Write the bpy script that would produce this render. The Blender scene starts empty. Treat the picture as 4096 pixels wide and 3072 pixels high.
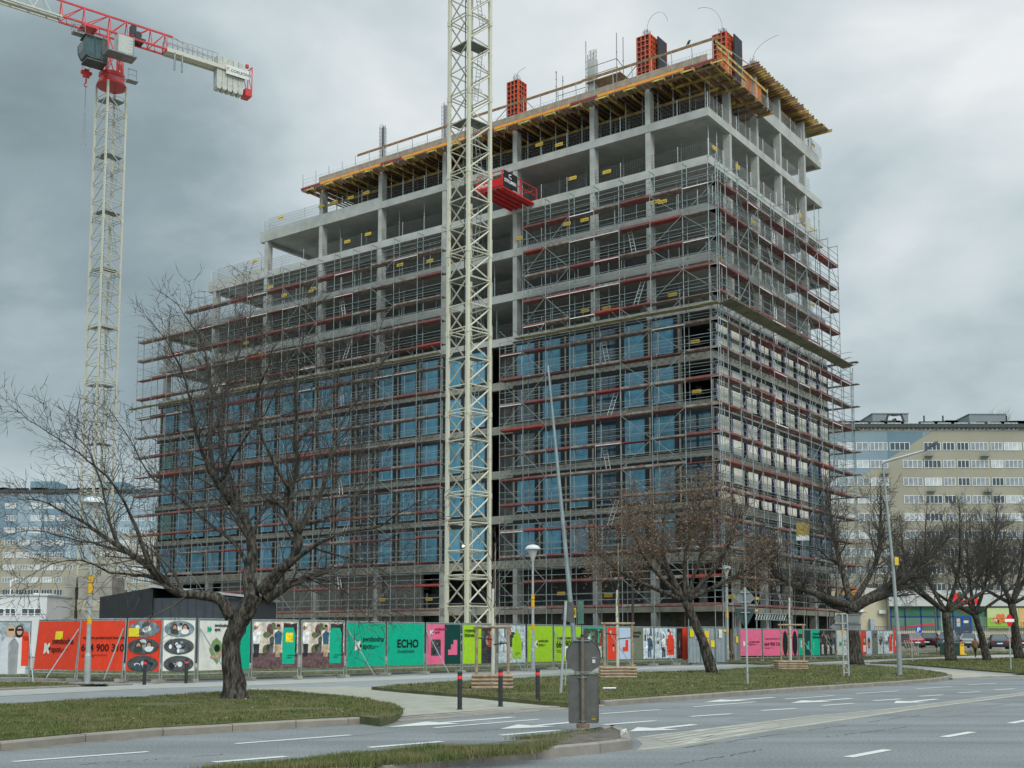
import bpy, math, random
from mathutils import Vector, Matrix
R = math.radians
PI = math.pi
random.seed(7)
SC = bpy.context.scene
COL = SC.collection

# ------------------------------------------------------------------ camera
F, CY, PITCH, CAMZ = 4669.5, 2085.2, 0.1012, 1.5
cam_d = bpy.data.cameras.new("camera")
cam = bpy.data.objects.new("camera", cam_d)
COL.objects.link(cam)
cam.location = (0, 0, CAMZ)
cam.rotation_euler = (PI / 2 + PITCH, 0, 0)
cam_d.sensor_width = 36
cam_d.lens = 36 * F / 4096
cam_d.shift_y = (CY - 1536) / 4096
cam_d.clip_end = 6000
SC.camera = cam

# ------------------------------------------------------------------ world and sun
SC.view_settings.view_transform = 'Standard'
SC.view_settings.look = 'None'
SC.view_settings.exposure = 0.04
SC.view_settings.gamma = 1.0
world = bpy.data.worlds.new("World")
SC.world = world
world.use_nodes = True
wt = world.node_tree
for n in list(wt.nodes):
    wt.nodes.remove(n)


def wn(t, **k):
    n = wt.nodes.new(t)
    for a, b in k.items():
        setattr(n, a, b)
    return n


def wl(a, b):
    wt.links.new(a, b)


SUN_EL, SUN_AZ = 42, 28
w_out = wn('ShaderNodeOutputWorld')
w_bg = wn('ShaderNodeBackground')
sky = wn('ShaderNodeTexSky', sky_type='NISHITA', sun_disc=False)
sky.sun_elevation = R(SUN_EL)
sky.sun_rotation = R(SUN_AZ)
tc = wn('ShaderNodeTexCoord')
mp = wn('ShaderNodeMapping')
mp.inputs['Scale'].default_value = (1.0, 1.0, 2.0)
wl(tc.outputs['Generated'], mp.inputs['Vector'])
nz = wn('ShaderNodeTexNoise')
nz.inputs['Scale'].default_value = 3.6
nz.inputs['Detail'].default_value = 7
nz.inputs['Roughness'].default_value = 0.52
nz.inputs['Distortion'].default_value = 0.2
wl(mp.outputs[0], nz.inputs['Vector'])


def ray(px, py):
    x = (px - 2048) / F
    y = -(py - CY) / F
    return Vector((x, math.cos(PITCH) - y * math.sin(PITCH), math.sin(PITCH) + y * math.cos(PITCH)))


def blob(px, py, wdt, amt, prev):
    """brighter or darker bank of cloud centred on one direction of the sky"""
    d = ray(px, py).normalized()
    dp = wn('ShaderNodeVectorMath', operation='DOT_PRODUCT')
    wl(tc.outputs['Generated'], dp.inputs[0])
    dp.inputs[1].default_value = d
    mr = wn('ShaderNodeMapRange', interpolation_type='SMOOTHERSTEP')
    mr.inputs['From Min'].default_value = math.cos(R(wdt))
    mr.inputs['From Max'].default_value = 1.0
    mr.inputs['To Min'].default_value = 0
    mr.inputs['To Max'].default_value = amt
    wl(dp.outputs['Value'], mr.inputs['Value'])
    ad = wn('ShaderNodeMath', operation='ADD')
    wl(prev, ad.inputs[0])
    wl(mr.outputs[0], ad.inputs[1])
    return ad.outputs[0]


v = nz.outputs['Fac']
for px, py, wd, am in ((250, 1080, 15, -0.20), (800, 900, 12, -0.07), (1500, 500, 16, .04), (450, 60, 14, 0.06),
                       (2900, 150, 24, .20), (3950, 480, 10, .12), (4040, 470, 4.2, .11), (3650, 1200, 11, -.09), (4050, 1150, 6, -.1), (100, 1750, 9, .20),
                       (3700, 1650, 7, .08)):
    v = blob(px, py, wd, am, v)
ramp = wn('ShaderNodeValToRGB')
cr = ramp.color_ramp
cr.elements[0].position = 0.13
cr.elements[0].color = (0.17, 0.225, 0.25, 1)
cr.elements[1].position = 0.90
cr.elements[1].color = (0.86, 0.89, 0.90, 1)
e = cr.elements.new(0.38)
e.color = (0.31, 0.395, 0.425, 1)
e = cr.elements.new(0.60)
e.color = (0.55, 0.64, 0.67, 1)
wl(v, ramp.inputs['Fac'])
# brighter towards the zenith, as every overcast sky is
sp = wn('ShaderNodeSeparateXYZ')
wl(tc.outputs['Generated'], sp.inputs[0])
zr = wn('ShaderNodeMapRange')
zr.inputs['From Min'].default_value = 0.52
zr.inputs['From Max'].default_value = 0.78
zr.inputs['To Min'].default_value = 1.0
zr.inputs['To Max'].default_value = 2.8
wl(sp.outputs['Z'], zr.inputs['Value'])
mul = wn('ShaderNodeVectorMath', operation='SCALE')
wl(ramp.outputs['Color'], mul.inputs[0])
# brightness added to the unseen sky behind the camera, to fill the facades
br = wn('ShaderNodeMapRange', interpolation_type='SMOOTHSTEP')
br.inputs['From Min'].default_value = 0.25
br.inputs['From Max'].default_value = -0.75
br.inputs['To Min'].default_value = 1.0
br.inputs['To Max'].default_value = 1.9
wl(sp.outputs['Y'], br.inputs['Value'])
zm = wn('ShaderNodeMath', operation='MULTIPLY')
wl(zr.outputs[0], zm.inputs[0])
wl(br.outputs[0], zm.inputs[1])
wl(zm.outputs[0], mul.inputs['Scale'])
sk = wn('ShaderNodeVectorMath', operation='SCALE')
sk.inputs['Scale'].default_value = 0.06
wl(sky.outputs['Color'], sk.inputs[0])
mx = wn('ShaderNodeMix', data_type='RGBA')
mx.inputs['Factor'].default_value = 0.93
wl(sk.outputs[0], mx.inputs[6])
wl(mul.outputs[0], mx.inputs[7])
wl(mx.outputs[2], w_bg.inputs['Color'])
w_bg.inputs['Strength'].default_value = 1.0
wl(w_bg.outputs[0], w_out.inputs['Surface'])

sun_d = bpy.data.lights.new("sun", 'SUN')
sun_d.energy = 1.7
sun_d.angle = R(22)
sun_d.color = (1.0, 0.96, 0.90)
sun = bpy.data.objects.new("sun", sun_d)
COL.objects.link(sun)
az = R(SUN_AZ)
sd = Vector((math.sin(az) * math.cos(R(SUN_EL)), -abs(math.cos(az)) * math.cos(R(SUN_EL)), math.sin(R(SUN_EL))))
sun.rotation_euler = (-sd).to_track_quat('-Z', 'Y').to_euler()
sky.sun_rotation = math.atan2(sd.x, sd.y)

# ------------------------------------------------------------------ placing helpers
CAM = Vector((0, 0, CAMZ))


def G(px, py, z=0.0):
    """point of the level z that the photograph shows at this pixel (4096 x 3072)"""
    d = ray(px, py)
    return CAM + d * ((z - CAMZ) / d.z)


def D(px, py, Y):
    d = ray(px, py)
    return CAM + d * (Y / d.y)


def PJ(p):
    p = Vector(p) - CAM
    d = p.y * math.cos(PITCH) + p.z * math.sin(PITCH)
    u = -p.y * math.sin(PITCH) + p.z * math.cos(PITCH)
    return (2048 + F * p.x / d, CY - F * u / d)


def behind(pts, z, off):
    """pixels of the line that runs off metres behind a kerb whose foot is at pixels pts"""
    W_ = [G(x, y, 0) for x, y in pts]
    out = []
    for i, p in enumerate(W_):
        dd = (W_[min(i + 1, len(W_) - 1)] - W_[max(i - 1, 0)]).normalized()
        s_ = Vector((-dd.y, dd.x, 0))
        if s_.y < 0: s_ = -s_
        out.append(PJ(p + s_ * off + Vector((0, 0, z))))
    return out


# ------------------------------------------------------------------ materials
MATS = {}


def mat(name, col, rough=0.7, metal=0.0, var=0.12, scale=3.0, bump=0.0, bscale=None, spec=0.4, col2=None, mix=(0.35, 0.65), detail=4, stretch=None, emit=None):
    if name in MATS:
        return MATS[name]
    m = bpy.data.materials.new(name)
    m.use_nodes = True
    nt = m.node_tree
    b = nt.nodes['Principled BSDF']
    b.inputs['Roughness'].default_value = rough
    b.inputs['Metallic'].default_value = metal
    b.inputs['Specular IOR Level'].default_value = spec
    c = tuple(col) + (1,)
    b.inputs['Base Color'].default_value = c
    if var > 0 or col2 is not None or bump > 0:
        t = nt.nodes.new('ShaderNodeTexCoord')
        src = t.outputs['Object']
        if stretch:
            mpp = nt.nodes.new('ShaderNodeMapping')
            mpp.inputs['Scale'].default_value = stretch
            nt.links.new(src, mpp.inputs['Vector'])
            src = mpp.outputs[0]
        n = nt.nodes.new('ShaderNodeTexNoise')
        n.inputs['Scale'].default_value = scale
        n.inputs['Detail'].default_value = detail
        n.inputs['Roughness'].default_value = 0.62
        nt.links.new(src, n.inputs['Vector'])
        rp = nt.nodes.new('ShaderNodeValToRGB')
        rp.color_ramp.elements[0].position = mix[0]
        rp.color_ramp.elements[1].position = mix[1]
        if col2 is None:
            rp.color_ramp.elements[0].color = tuple(x * (1 - var) for x in col) + (1,)
            rp.color_ramp.elements[1].color = tuple(min(1, x * (1 + var)) for x in col) + (1,)
        else:
            rp.color_ramp.elements[0].color = c
            rp.color_ramp.elements[1].color = tuple(col2) + (1,)
        nt.links.new(n.outputs['Fac'], rp.inputs['Fac'])
        nt.links.new(rp.outputs['Color'], b.inputs['Base Color'])
        if bump > 0:
            bp = nt.nodes.new('ShaderNodeBump')
            bp.inputs['Strength'].default_value = bump
            bp.inputs['Distance'].default_value = 0.06 if name == 'bark' else 0.02
            n2 = nt.nodes.new('ShaderNodeTexNoise')
            n2.inputs['Scale'].default_value = bscale or scale * 8
            n2.inputs['Detail'].default_value = 5
            nt.links.new(src, n2.inputs['Vector'])
            nt.links.new(n2.outputs['Fac'], bp.inputs['Height'])
            nt.links.new(bp.outputs[0], b.inputs['Normal'])
    if emit:
        b.inputs['Emission Color'].default_value = tuple(emit[0]) + (1,)
        b.inputs['Emission Strength'].default_value = emit[1]
    MATS[name] = m
    return m


def flat(r, g, b, rough=0.6):
    """printed colour given as the sRGB value seen on the print"""
    def lin(x):
        x /= 255.0
        return x / 12.92 if x < 0.04045 else ((x + 0.055) / 1.055) ** 2.4
    k = "print_%d_%d_%d" % (r, g, b)
    return mat(k, (lin(r) * .84, lin(g) * .84, lin(b) * .84), rough, var=0.07, scale=5, spec=0.25)


concrete = mat('concrete', (0.30, 0.30, 0.275), 0.85, var=0.0, col2=(0.44, 0.44, 0.41), mix=(.30, .66), scale=0.7, bump=0.15, bscale=9, detail=10)
concrete_old = mat('concrete_aged', (0.20, 0.19, 0.155), 0.9, var=0.0, col2=(0.33, 0.315, 0.265), mix=(.32, .68), scale=1.1, bump=0.2, bscale=9, detail=10)
concrete_dark = mat('concrete_weathered', (0.25, 0.235, 0.20), 0.9, var=0.25, scale=0.8, bump=0.2, bscale=8, detail=8)
steel_galv = mat('galvanised_steel', (0.27, 0.31, 0.305), 0.45, 0.5, var=0.2, scale=2.0)
steel_dull = mat('dull_steel', (0.20, 0.215, 0.21), 0.55, 0.4, var=0.2, scale=3)
black_mem = mat('black_membrane', (0.014, 0.015, 0.017), 0.6, var=0.3, scale=5)
black_soft = mat('black_paint', (0.02, 0.021, 0.024), 0.5, var=0.2)
deck_red = mat('deck_red_boards', (0.19, 0.055, 0.050), 0.8, var=0.0, scale=2.2, col2=(0.20, 0.115, 0.098), mix=(0.4, 0.7))
deck_bright = mat('deck_bright_red', (0.30, 0.050, 0.042), 0.7, var=0.15, scale=3)
deck_grey = mat('deck_worn_boards', (0.17, 0.105, 0.09), 0.85, col2=(0.29, 0.255, 0.22), scale=2.5, mix=(0.4, 0.62))
plywood = mat('plywood', (0.34, 0.27, 0.20), 0.8, var=0.2, scale=1.5)
ply_green = mat('plywood_weathered', (0.20, 0.195, 0.125), 0.85, var=0.25, scale=1.2)
timber_y = mat('yellow_timber', (0.40, 0.26, 0.075), 0.7, var=0.4, scale=2.5)
timber_b = mat('brown_timber', (0.22, 0.125, 0.06), 0.8, var=0.3, scale=3)
orange_paint = mat('orange_strip', (0.75, 0.27, 0.03), 0.6, var=0.15)
form_red = mat('red_formwork_steel', (0.55, 0.09, 0.035), 0.6, var=0.2)
crane_cream = mat('cream_crane_paint', (0.52, 0.50, 0.39), 0.5, var=0, scale=1.6, col2=(0.33, 0.19, 0.08), mix=(0.58, 0.74), detail=9)
crane_pale = mat('pale_crane_paint', (0.46, 0.45, 0.37), 0.5, var=0, col2=(0.30, 0.22, 0.13), mix=(.6, .78), scale=1.4, detail=8)
crane_red = mat('red_crane_paint', (0.50, 0.035, 0.035), 0.45, var=0.15)
sign_yellow = mat('yellow_plate', (0.62, 0.42, 0.04), 0.6, var=0.08)
bark = mat('bark', (0.014, 0.012, 0.010), 0.95, var=0.0, col2=(0.105, 0.090, 0.070), scale=13, mix=(0.42, 0.62), bump=1.0, bscale=20, detail=8, stretch=(1, 1, .28))
bark_far = mat('bark_far', (0.058, 0.050, 0.043), 0.95, var=0.3, scale=3)
twig_mat = mat('twigs', (0.062, 0.053, 0.045), 0.9, var=0.3, scale=2)
twig_brown = mat('brown_twigs', (0.12, 0.085, 0.060), 0.9, var=0.3, scale=2)
seed_mat = mat('dry_seeds', (0.21, 0.135, 0.08), 0.9, var=0.35, scale=4)
glass_dark = mat('dark_glass', (0.03, 0.045, 0.055), 0.12, var=0.2, spec=0.8)
car_glass = mat('car_glass', (0.03, 0.04, 0.045), 0.08, var=0, spec=0.9)
white_pvc = mat('white_window_plastic', (0.74, 0.76, 0.76), 0.5, var=0.04)
tyre = mat('tyre_rubber', (0.02, 0.02, 0.02), 0.9, var=0.1)
rim_m = mat('wheel_rim', (0.35, 0.36, 0.37), 0.35, 0.7, var=0.05)
skin_m = mat('skin', (0.45, 0.27, 0.2), 0.6, var=0.05)
wood_post = mat('peeled_pine', (0.30, 0.22, 0.145), 0.85, var=0.25, scale=6, bump=0.3)
sign_back = mat('grey_sign_back', (0.088, 0.089, 0.082), 0.6, 0.2, var=0.16, scale=7)
pole_paint = mat('grey_pole', (0.36, 0.38, 0.375), 0.5, 0.3, var=0.12, scale=4)
rusty = mat('brown_post', (0.13, 0.10, 0.072), 0.8, var=0.25, scale=8)
grass_m = mat('grass_blades', (0.066, 0.098, 0.020), 0.85, var=0, col2=(0.185, 0.150, 0.065), scale=1.6, mix=(0.38, 0.72), detail=8)
grass_gr = mat('grass_ground', (0.052, 0.070, 0.020), 0.95, var=0, col2=(0.135, 0.108, 0.060), scale=1.4, mix=(0.35, 0.7), bump=0.6, bscale=14, detail=9)
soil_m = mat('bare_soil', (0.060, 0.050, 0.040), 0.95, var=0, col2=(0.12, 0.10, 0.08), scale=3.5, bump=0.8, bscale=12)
kerb_m = mat('kerb_concrete', (0.215, 0.195, 0.165), 0.9, var=0.16, scale=1.8, bump=0.25, detail=8)


def mott(r, g, b):
    """printed photograph colour: broken up by the picture's own detail"""
    m = flat(r, g, b)
    c = tuple(m.node_tree.nodes['Principled BSDF'].inputs['Base Color'].default_value)[:3]
    return mat("picture_%d_%d_%d" % (r, g, b), tuple(x * .62 for x in c), 0.6, var=0, col2=tuple(min(1, x * 1.35 + .02) for x in c), scale=7, mix=(.36, .64), detail=7, spec=0.25)


def film_mat():
    m = mat('blue_film', (0.038, 0.155, 0.245), 0.25, var=0, col2=(0.125, 0.38, 0.52), scale=1.0, mix=(0.28, 0.74), bump=0.9, bscale=3.0, detail=7, spec=0.7, stretch=(1, 1, .35))
    return m


blue_film = film_mat()
grey_film = mat('grey_film', (0.10, 0.12, 0.125), 0.35, var=0.25, scale=1.5, bump=0.5, bscale=3)
cream_board = mat('cream_board', (0.76, 0.74, 0.64), 0.75, var=0.07, scale=1)
purple_m = mat('purple_strip', (0.23, 0.20, 0.48), 0.6, var=0.1)


def asphalt_mat():
    m = mat('asphalt', (0.185, 0.20, 0.21), 0.88, var=0)
    nt = m.node_tree
    b = nt.nodes['Principled BSDF']
    t = nt.nodes.new('ShaderNodeTexCoord')

    def noise(s, det, sc=None):
        n = nt.nodes.new('ShaderNodeTexNoise')
        n.inputs['Scale'].default_value = s
        n.inputs['Detail'].default_value = det
        if sc:
            q = nt.nodes.new('ShaderNodeMapping')
            q.inputs['Rotation'].default_value = (0, 0, R(-40.5))
            q.inputs['Scale'].default_value = sc
            nt.links.new(t.outputs['Object'], q.inputs['Vector'])
            nt.links.new(q.outputs[0], n.inputs['Vector'])
        else:
            nt.links.new(t.outputs['Object'], n.inputs['Vector'])
        return n.outputs['Fac']
    big = noise(1.0, 4, (0.03, 0.8, 1))
    fine = noise(26, 4)
    mid = noise(0.5, 6)

    def mr(a, lo, hi, f0=.3, f1=.7):
        r = nt.nodes.new('ShaderNodeMapRange')
        r.inputs['From Min'].default_value = f0
        r.inputs['From Max'].default_value = f1
        r.inputs['To Min'].default_value = lo
        r.inputs['To Max'].default_value = hi
        nt.links.new(a, r.inputs['Value'])
        return r.outputs[0]

    def mm(a, c):
        q = nt.nodes.new('ShaderNodeMath')
        q.operation = 'MULTIPLY'
        nt.links.new(a, q.inputs[0])
        nt.links.new(c, q.inputs[1])
        return q.outputs[0]
    k = mm(mm(mr(big, .78, 1.15), mr(fine, .66, 1.34)), mr(mid, .88, 1.10))
    s = nt.nodes.new('ShaderNodeVectorMath')
    s.operation = 'SCALE'
    s.inputs[0].default_value = (0.160, 0.168, 0.171)
    nt.links.new(k, s.inputs['Scale'])
    nt.links.new(s.outputs[0], b.inputs['Base Color'])
    bp = nt.nodes.new('ShaderNodeBump')
    bp.inputs['Strength'].default_value = 0.35
    bp.inputs['Distance'].default_value = 0.01
    nt.links.new(fine, bp.inputs['Height'])
    nt.links.new(bp.outputs[0], b.inputs['Normal'])
    return m


asphalt = asphalt_mat()
paint_m = mat('road_paint', (0.50, 0.50, 0.47), 0.8, col2=(0.30, 0.305, 0.30), scale=5, mix=(0.55, 0.85), detail=8)
dust_m = mat('dusty_asphalt', (0.20, 0.195, 0.18), 0.95, col2=(0.28, 0.26, 0.22), scale=1.2, mix=(.3, .75), detail=8)
dust_paint = mat('dusty_paint', (0.38, 0.36, 0.31), 0.9, col2=(0.26, 0.245, 0.21), scale=2, mix=(.35, .65), detail=8)
paver_m = mat('paving_blocks', (0.28, 0.27, 0.225), 0.9, var=0.14, scale=2, bump=0.3, detail=8)
path_m = mat('bike_path_asphalt', (0.205, 0.213, 0.215), 0.9, var=0.10, scale=1.2, bump=0.2, bscale=40, detail=9)
path_pale = mat('pale_pavement', (0.29, 0.285, 0.26), 0.9, var=0.1, scale=1.6, bump=0.2, bscale=30, detail=9)
dirt_m = mat('dirt_path', (0.30, 0.27, 0.22), 0.95, var=0.2, scale=1.0, bump=0.4, detail=9)


# ------------------------------------------------------------------ mesh helpers
class MB:
    def __init__(s):
        s.v, s.f, s.m = [], [], []

    def add(s, vs, fs, mi=0):
        o = len(s.v)
        s.v += [tuple(p) for p in vs]
        s.f += [tuple(i + o for i in f) for f in fs]
        s.m += [mi] * len(fs)
        return s

    def box(s, x0, y0, z0, x1, y1, z1, mi=0):
        if x0 > x1: x0, x1 = x1, x0
        if y0 > y1: y0, y1 = y1, y0
        if z0 > z1: z0, z1 = z1, z0
        v = [(x0, y0, z0), (x1, y0, z0), (x1, y1, z0), (x0, y1, z0), (x0, y0, z1), (x1, y0, z1), (x1, y1, z1), (x0, y1, z1)]
        return s.add(v, [(3, 2, 1, 0), (4, 5, 6, 7), (0, 1, 5, 4), (1, 2, 6, 5), (2, 3, 7, 6), (3, 0, 4, 7)], mi)

    def beam(s, p, q, w, h, mi=0, up=(0, 0, 1)):
        p, q = Vector(p), Vector(q)
        d = (q - p).normalized()
        u = Vector(up)
        a = d.cross(u)
        if a.length < 1e-4:
            a = d.cross(Vector((1, 0, 0)))
        a.normalize()
        b = a.cross(d).normalized()
        a, b = a * w / 2, b * h / 2
        v = [p - a - b, p + a - b, p + a + b, p - a + b, q - a - b, q + a - b, q + a + b, q - a + b]
        return s.add(v, [(3, 2, 1, 0), (4, 5, 6, 7), (0, 1, 5, 4), (1, 2, 6, 5), (2, 3, 7, 6), (3, 0, 4, 7)], mi)

    def tube(s, p, q, r, r2=None, n=5, mi=0, caps=True):
        p, q = Vector(p), Vector(q)
        r2 = r if r2 is None else r2
        d = (q - p)
        if d.length < 1e-6:
            return s
        d.normalize()
        a = d.orthogonal().normalized()
        b = d.cross(a)
        v = []
        for c, rr in ((p, r), (q, r2)):
            for i in range(n):
                t = 2 * PI * i / n
                v.append(c + a * (rr * math.cos(t)) + b * (rr * math.sin(t)))
        f = [(i, (i + 1) % n, n + (i + 1) % n, n + i) for i in range(n)]
        if caps:
            f += [tuple(range(n - 1, -1, -1)), tuple(range(n, 2 * n))]
        return s.add(v, f, mi)

    def path(s, pts, rad, n=6, mi=0):
        """tapered tube through points with shared rings"""
        pts = [Vector(p) for p in pts]
        if not hasattr(rad, '__len__'):
            rad = [rad] * len(pts)
        a = None
        vs = []
        for i, p in enumerate(pts):
            d = (pts[min(i + 1, len(pts) - 1)] - pts[max(i - 1, 0)])
            if d.length < 1e-7:
                d = Vector((0, 0, 1))
            d.normalize()
            if a is None:
                a = d.orthogonal().normalized()
            else:
                a = a - d * a.dot(d)
                a = a.normalized() if a.length > 1e-5 else d.orthogonal().normalized()
            b = d.cross(a)
            for k in range(n):
                t = 2 * PI * k / n
                vs.append(p + a * (rad[i] * math.cos(t)) + b * (rad[i] * math.sin(t)))
        fs = []
        for i in range(len(pts) - 1):
            for k in range(n):
                k2 = (k + 1) % n
                fs.append((i * n + k, i * n + k2, (i + 1) * n + k2, (i + 1) * n + k))
        fs.append(tuple(range(n - 1, -1, -1)))
        fs.append(tuple(range((len(pts) - 1) * n, len(pts) * n)))
        return s.add(vs, fs, mi)

    def lathe(s, prof, c=(0, 0, 0), n=16, mi=0):
        vs, fs = [], []
        for r, z in prof:
            for k in range(n):
                t = 2 * PI * k / n
                vs.append((c[0] + r * math.cos(t), c[1] + r * math.sin(t), c[2] + z))
        for i in range(len(prof) - 1):
            for k in range(n):
                k2 = (k + 1) % n
                fs.append((i * n + k, i * n + k2, (i + 1) * n + k2, (i + 1) * n + k))
        fs.append(tuple(range(n - 1, -1, -1)))
        fs.append(tuple(range((len(prof) - 1) * n, len(prof) * n)))
        return s.add(vs, fs, mi)

    def prism(s, pts, off, mi=0):
        """closed outline pts (3d) pushed along off"""
        off = Vector(off)
        n = len(pts)
        a = [Vector(p) for p in pts]
        v = a + [p + off for p in a]
        f = [tuple(range(n - 1, -1, -1)), tuple(range(n, 2 * n))]
        f += [(i, (i + 1) % n, n + (i + 1) % n, n + i) for i in range(n)]
        return s.add(v, f, mi)

    def sheet(s, pts, mi=0):
        return s.add(pts, [tuple(range(len(pts)))], mi)

    def build(s, name, mats, parent=None, smooth=False):
        me = bpy.data.meshes.new(name)
        me.from_pydata(s.v, [], s.f)
        if not isinstance(mats, (list, tuple)):
            mats = [mats]
        for m in mats:
            me.materials.append(m)
        if len(mats) > 1:
            me.polygons.foreach_set('material_index', s.m)
        if smooth:
            me.polygons.foreach_set('use_smooth', [True] * len(me.polygons))
        me.update()
        o = bpy.data.objects.new(name, me)
        COL.objects.link(o)
        if parent is not None:
            o.parent = parent
        return o


def empty(name, loc=(0, 0, 0), rz=0.0, scale=1.0, label=None, cat=None, group=None, rot=None):
    o = bpy.data.objects.new(name, None)
    o.empty_display_size = 0.3
    COL.objects.link(o)
    o.location = loc
    o.rotation_euler = rot if rot else (0, 0, rz)
    o.scale = (scale,) * 3
    return tag(o, label, cat, group)


def tag(o, label=None, cat=None, group=None, kind=None):
    if label: o['label'] = label
    if cat: o['category'] = cat
    if group: o['group'] = group
    if kind: o['kind'] = kind
    return o


def struct(o):
    o['kind'] = 'structure'
    return o


def dup(o, loc=None, rz=None, label=None, parent=None, group=None):
    c = o.copy()
    COL.objects.link(c)
    if parent is not None:
        c.parent = parent
    if loc is not None:
        c.location = loc
    if rz is not None:
        c.rotation_euler = (0, 0, rz)
    if label: c['label'] = label
    if group: c['group'] = group
    for ch in list(o.children):
        dup(ch, parent=c)
    return c


TXT = {}


def text_mesh(s, size=1.0, bold=0.0):
    k = (s, bold)
    if k in TXT:
        return TXT[k]
    cu = bpy.data.curves.new('letters', 'FONT')
    cu.body = s
    cu.size = 1.0
    cu.resolution_u = 3
    cu.offset = bold
    cu.space_line = 0.85
    o = bpy.data.objects.new('letters', cu)
    COL.objects.link(o)
    bpy.context.view_layer.update()
    me = bpy.data.meshes.new_from_object(o)
    bpy.data.objects.remove(o)
    TXT[k] = me
    return me


def text(name, s, size, pos, m, parent, bold=0.012, rot=(PI / 2, 0, 0), sx=1.0):
    """writing that stands in the local x-z plane of its parent"""
    src = text_mesh(s, 1.0, bold)
    me = src.copy()
    me.materials.clear()
    me.materials.append(m)
    o = bpy.data.objects.new(name, me)
    COL.objects.link(o)
    o.parent = parent
    o.location = pos
    o.rotation_euler = rot
    o.scale = (size * sx, size, size)
    return o


# ------------------------------------------------------------------ ground
def ground_poly(name, px, z, m, thick=None):
    pts = [G(x, y, z) for x, y in px]
    b = MB()
    b.sheet(pts)
    o = b.build(name, m)
    # triangulate safely through bmesh
    import bmesh
    bm = bmesh.new()
    bm.from_mesh(o.data)
    bmesh.ops.triangulate(bm, faces=bm.faces[:])
    bmesh.ops.recalc_face_normals(bm, faces=bm.faces[:])
    for f in bm.faces:
        if f.normal.z < 0:
            f.normal_flip()
    # sides down into the ground
    ring = [v.co.copy() for v in o.data.vertices]
    bm.to_mesh(o.data)
    bm.free()
    sb = MB()
    sb.v = [tuple(v.co) for v in o.data.vertices]
    sb.f = [tuple(p.vertices) for p in o.data.polygons]
    sb.m = [0] * len(sb.f)
    nn = len(ring)
    for i in range(nn):
        a_, c_ = ring[i], ring[(i + 1) % nn]
        sb.sheet([(a_.x, a_.y, a_.z), (c_.x, c_.y, c_.z), (c_.x, c_.y, -.02), (a_.x, a_.y, -.02)])
    bpy.data.objects.remove(o)
    return struct(sb.build(name, m))


g = MB()
g.sheet([(-900, -120, -0.03), (900, -120, -0.03), (900, 1500, -0.03), (-900, 1500, -0.03)])
struct(g.build('ground', mat('far_ground', (0.12, 0.12, 0.10), 0.95, var=0.2, scale=0.2)))
# road: the near edge runs far behind the camera
kb = [(0, 3003), (342, 2969), (652, 2943), (930, 2926), (1184, 2910), (1393, 2899), (1470, 2891), (1730, 2874), (2050, 2851), (2278, 2835), (2427, 2823), (2600, 2810),
      (2853, 2791), (3106, 2772), (3313, 2758), (3605, 2738), (3735, 2727), (3812, 2717), (4096, 2699)]
kbw = [G(x, y, 0) for x, y in kb]
d0 = (kbw[0] - kbw[2]).normalized()
d1 = (kbw[-1] - kbw[-3]).normalized()
road = [kbw[0] + d0 * 60] + kbw + [kbw[-1] + d1 * 150]
rd = MB()
nrm = Vector((0.62, -0.78, 0)).normalized()
pts2 = [p + nrm * 46 for p in road]
for i in range(len(road) - 1):
    rd.sheet([(road[i].x, road[i].y, 0), (road[i + 1].x, road[i + 1].y, 0), (pts2[i + 1].x, pts2[i + 1].y, 0), (pts2[i].x, pts2[i].y, 0)][::-1])
struct(rd.build('road', asphalt))

KZ = 0.12
# pavement behind (one sheet), reaching to the fence and to the car park
pvb = [(-600, 3075)] + kb + [(4600, 2668)]
pv = pvb
pts = [G(x, y, 0) + Vector((-.62, .78, 0)) * .1 + Vector((0, 0, .03)) for x, y in pv]
bk = [Vector((p.x * 1.0 - 40, p.y + 90, 0.075)) for p in pts]
b = MB()
for i in range(len(pts) - 1):
    b.sheet([pts[i], pts[i + 1], (bk[i + 1].x, bk[i + 1].y, .03), (bk[i].x, bk[i].y, .03)])
struct(b.build('pavement', path_m))

CURB = []


def kerb(name, px, h=0.12, w=0.15, seg=1.0, z0=-0.02):
    """kerbstones along base pixels (z = 0 line); one thing of cast stones with joints"""
    P = [G(x, y, 0) for x, y in px]
    b = MB()
    carry = 0.0
    for i in range(len(P) - 1):
        a, c = P[i], P[i + 1]
        L = (c - a).length
        n = max(1, round(L / seg))
        dd = (c - a).normalized()
        side = Vector((-dd.y, dd.x, 0))
        if side.y < 0: side = -side
        for k in range(n):
            s0 = a + (c - a) * (k / n) + dd * 0.008
            s1 = a + (c - a) * ((k + 1) / n) - dd * 0.008
            jz = random.uniform(-.004, .004)
            q = [s0, s1, s1 + side * w, s0 + side * w]
            top = [p + Vector((0, 0, h + jz)) for p in (s0 + side * .02, s1 + side * .02, s1 + side * w, s0 + side * w)]
            mid = [p + Vector((0, 0, h - .025 + jz)) for p in (s0, s1)]
            v = [p + Vector((0, 0, z0)) for p in q] + [mid[0], mid[1], q[2] + Vector((0, 0, h + jz)), q[3] + Vector((0, 0, h + jz)), top[0], top[1]]
            b.add(v, [(0, 1, 5, 4), (4, 5, 9, 8), (8, 9, 6, 7), (1, 2, 6, 9, 5), (0, 4, 8, 7, 3), (2, 3, 7, 6)])
    return struct(b.build(name, kerb_m))


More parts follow.
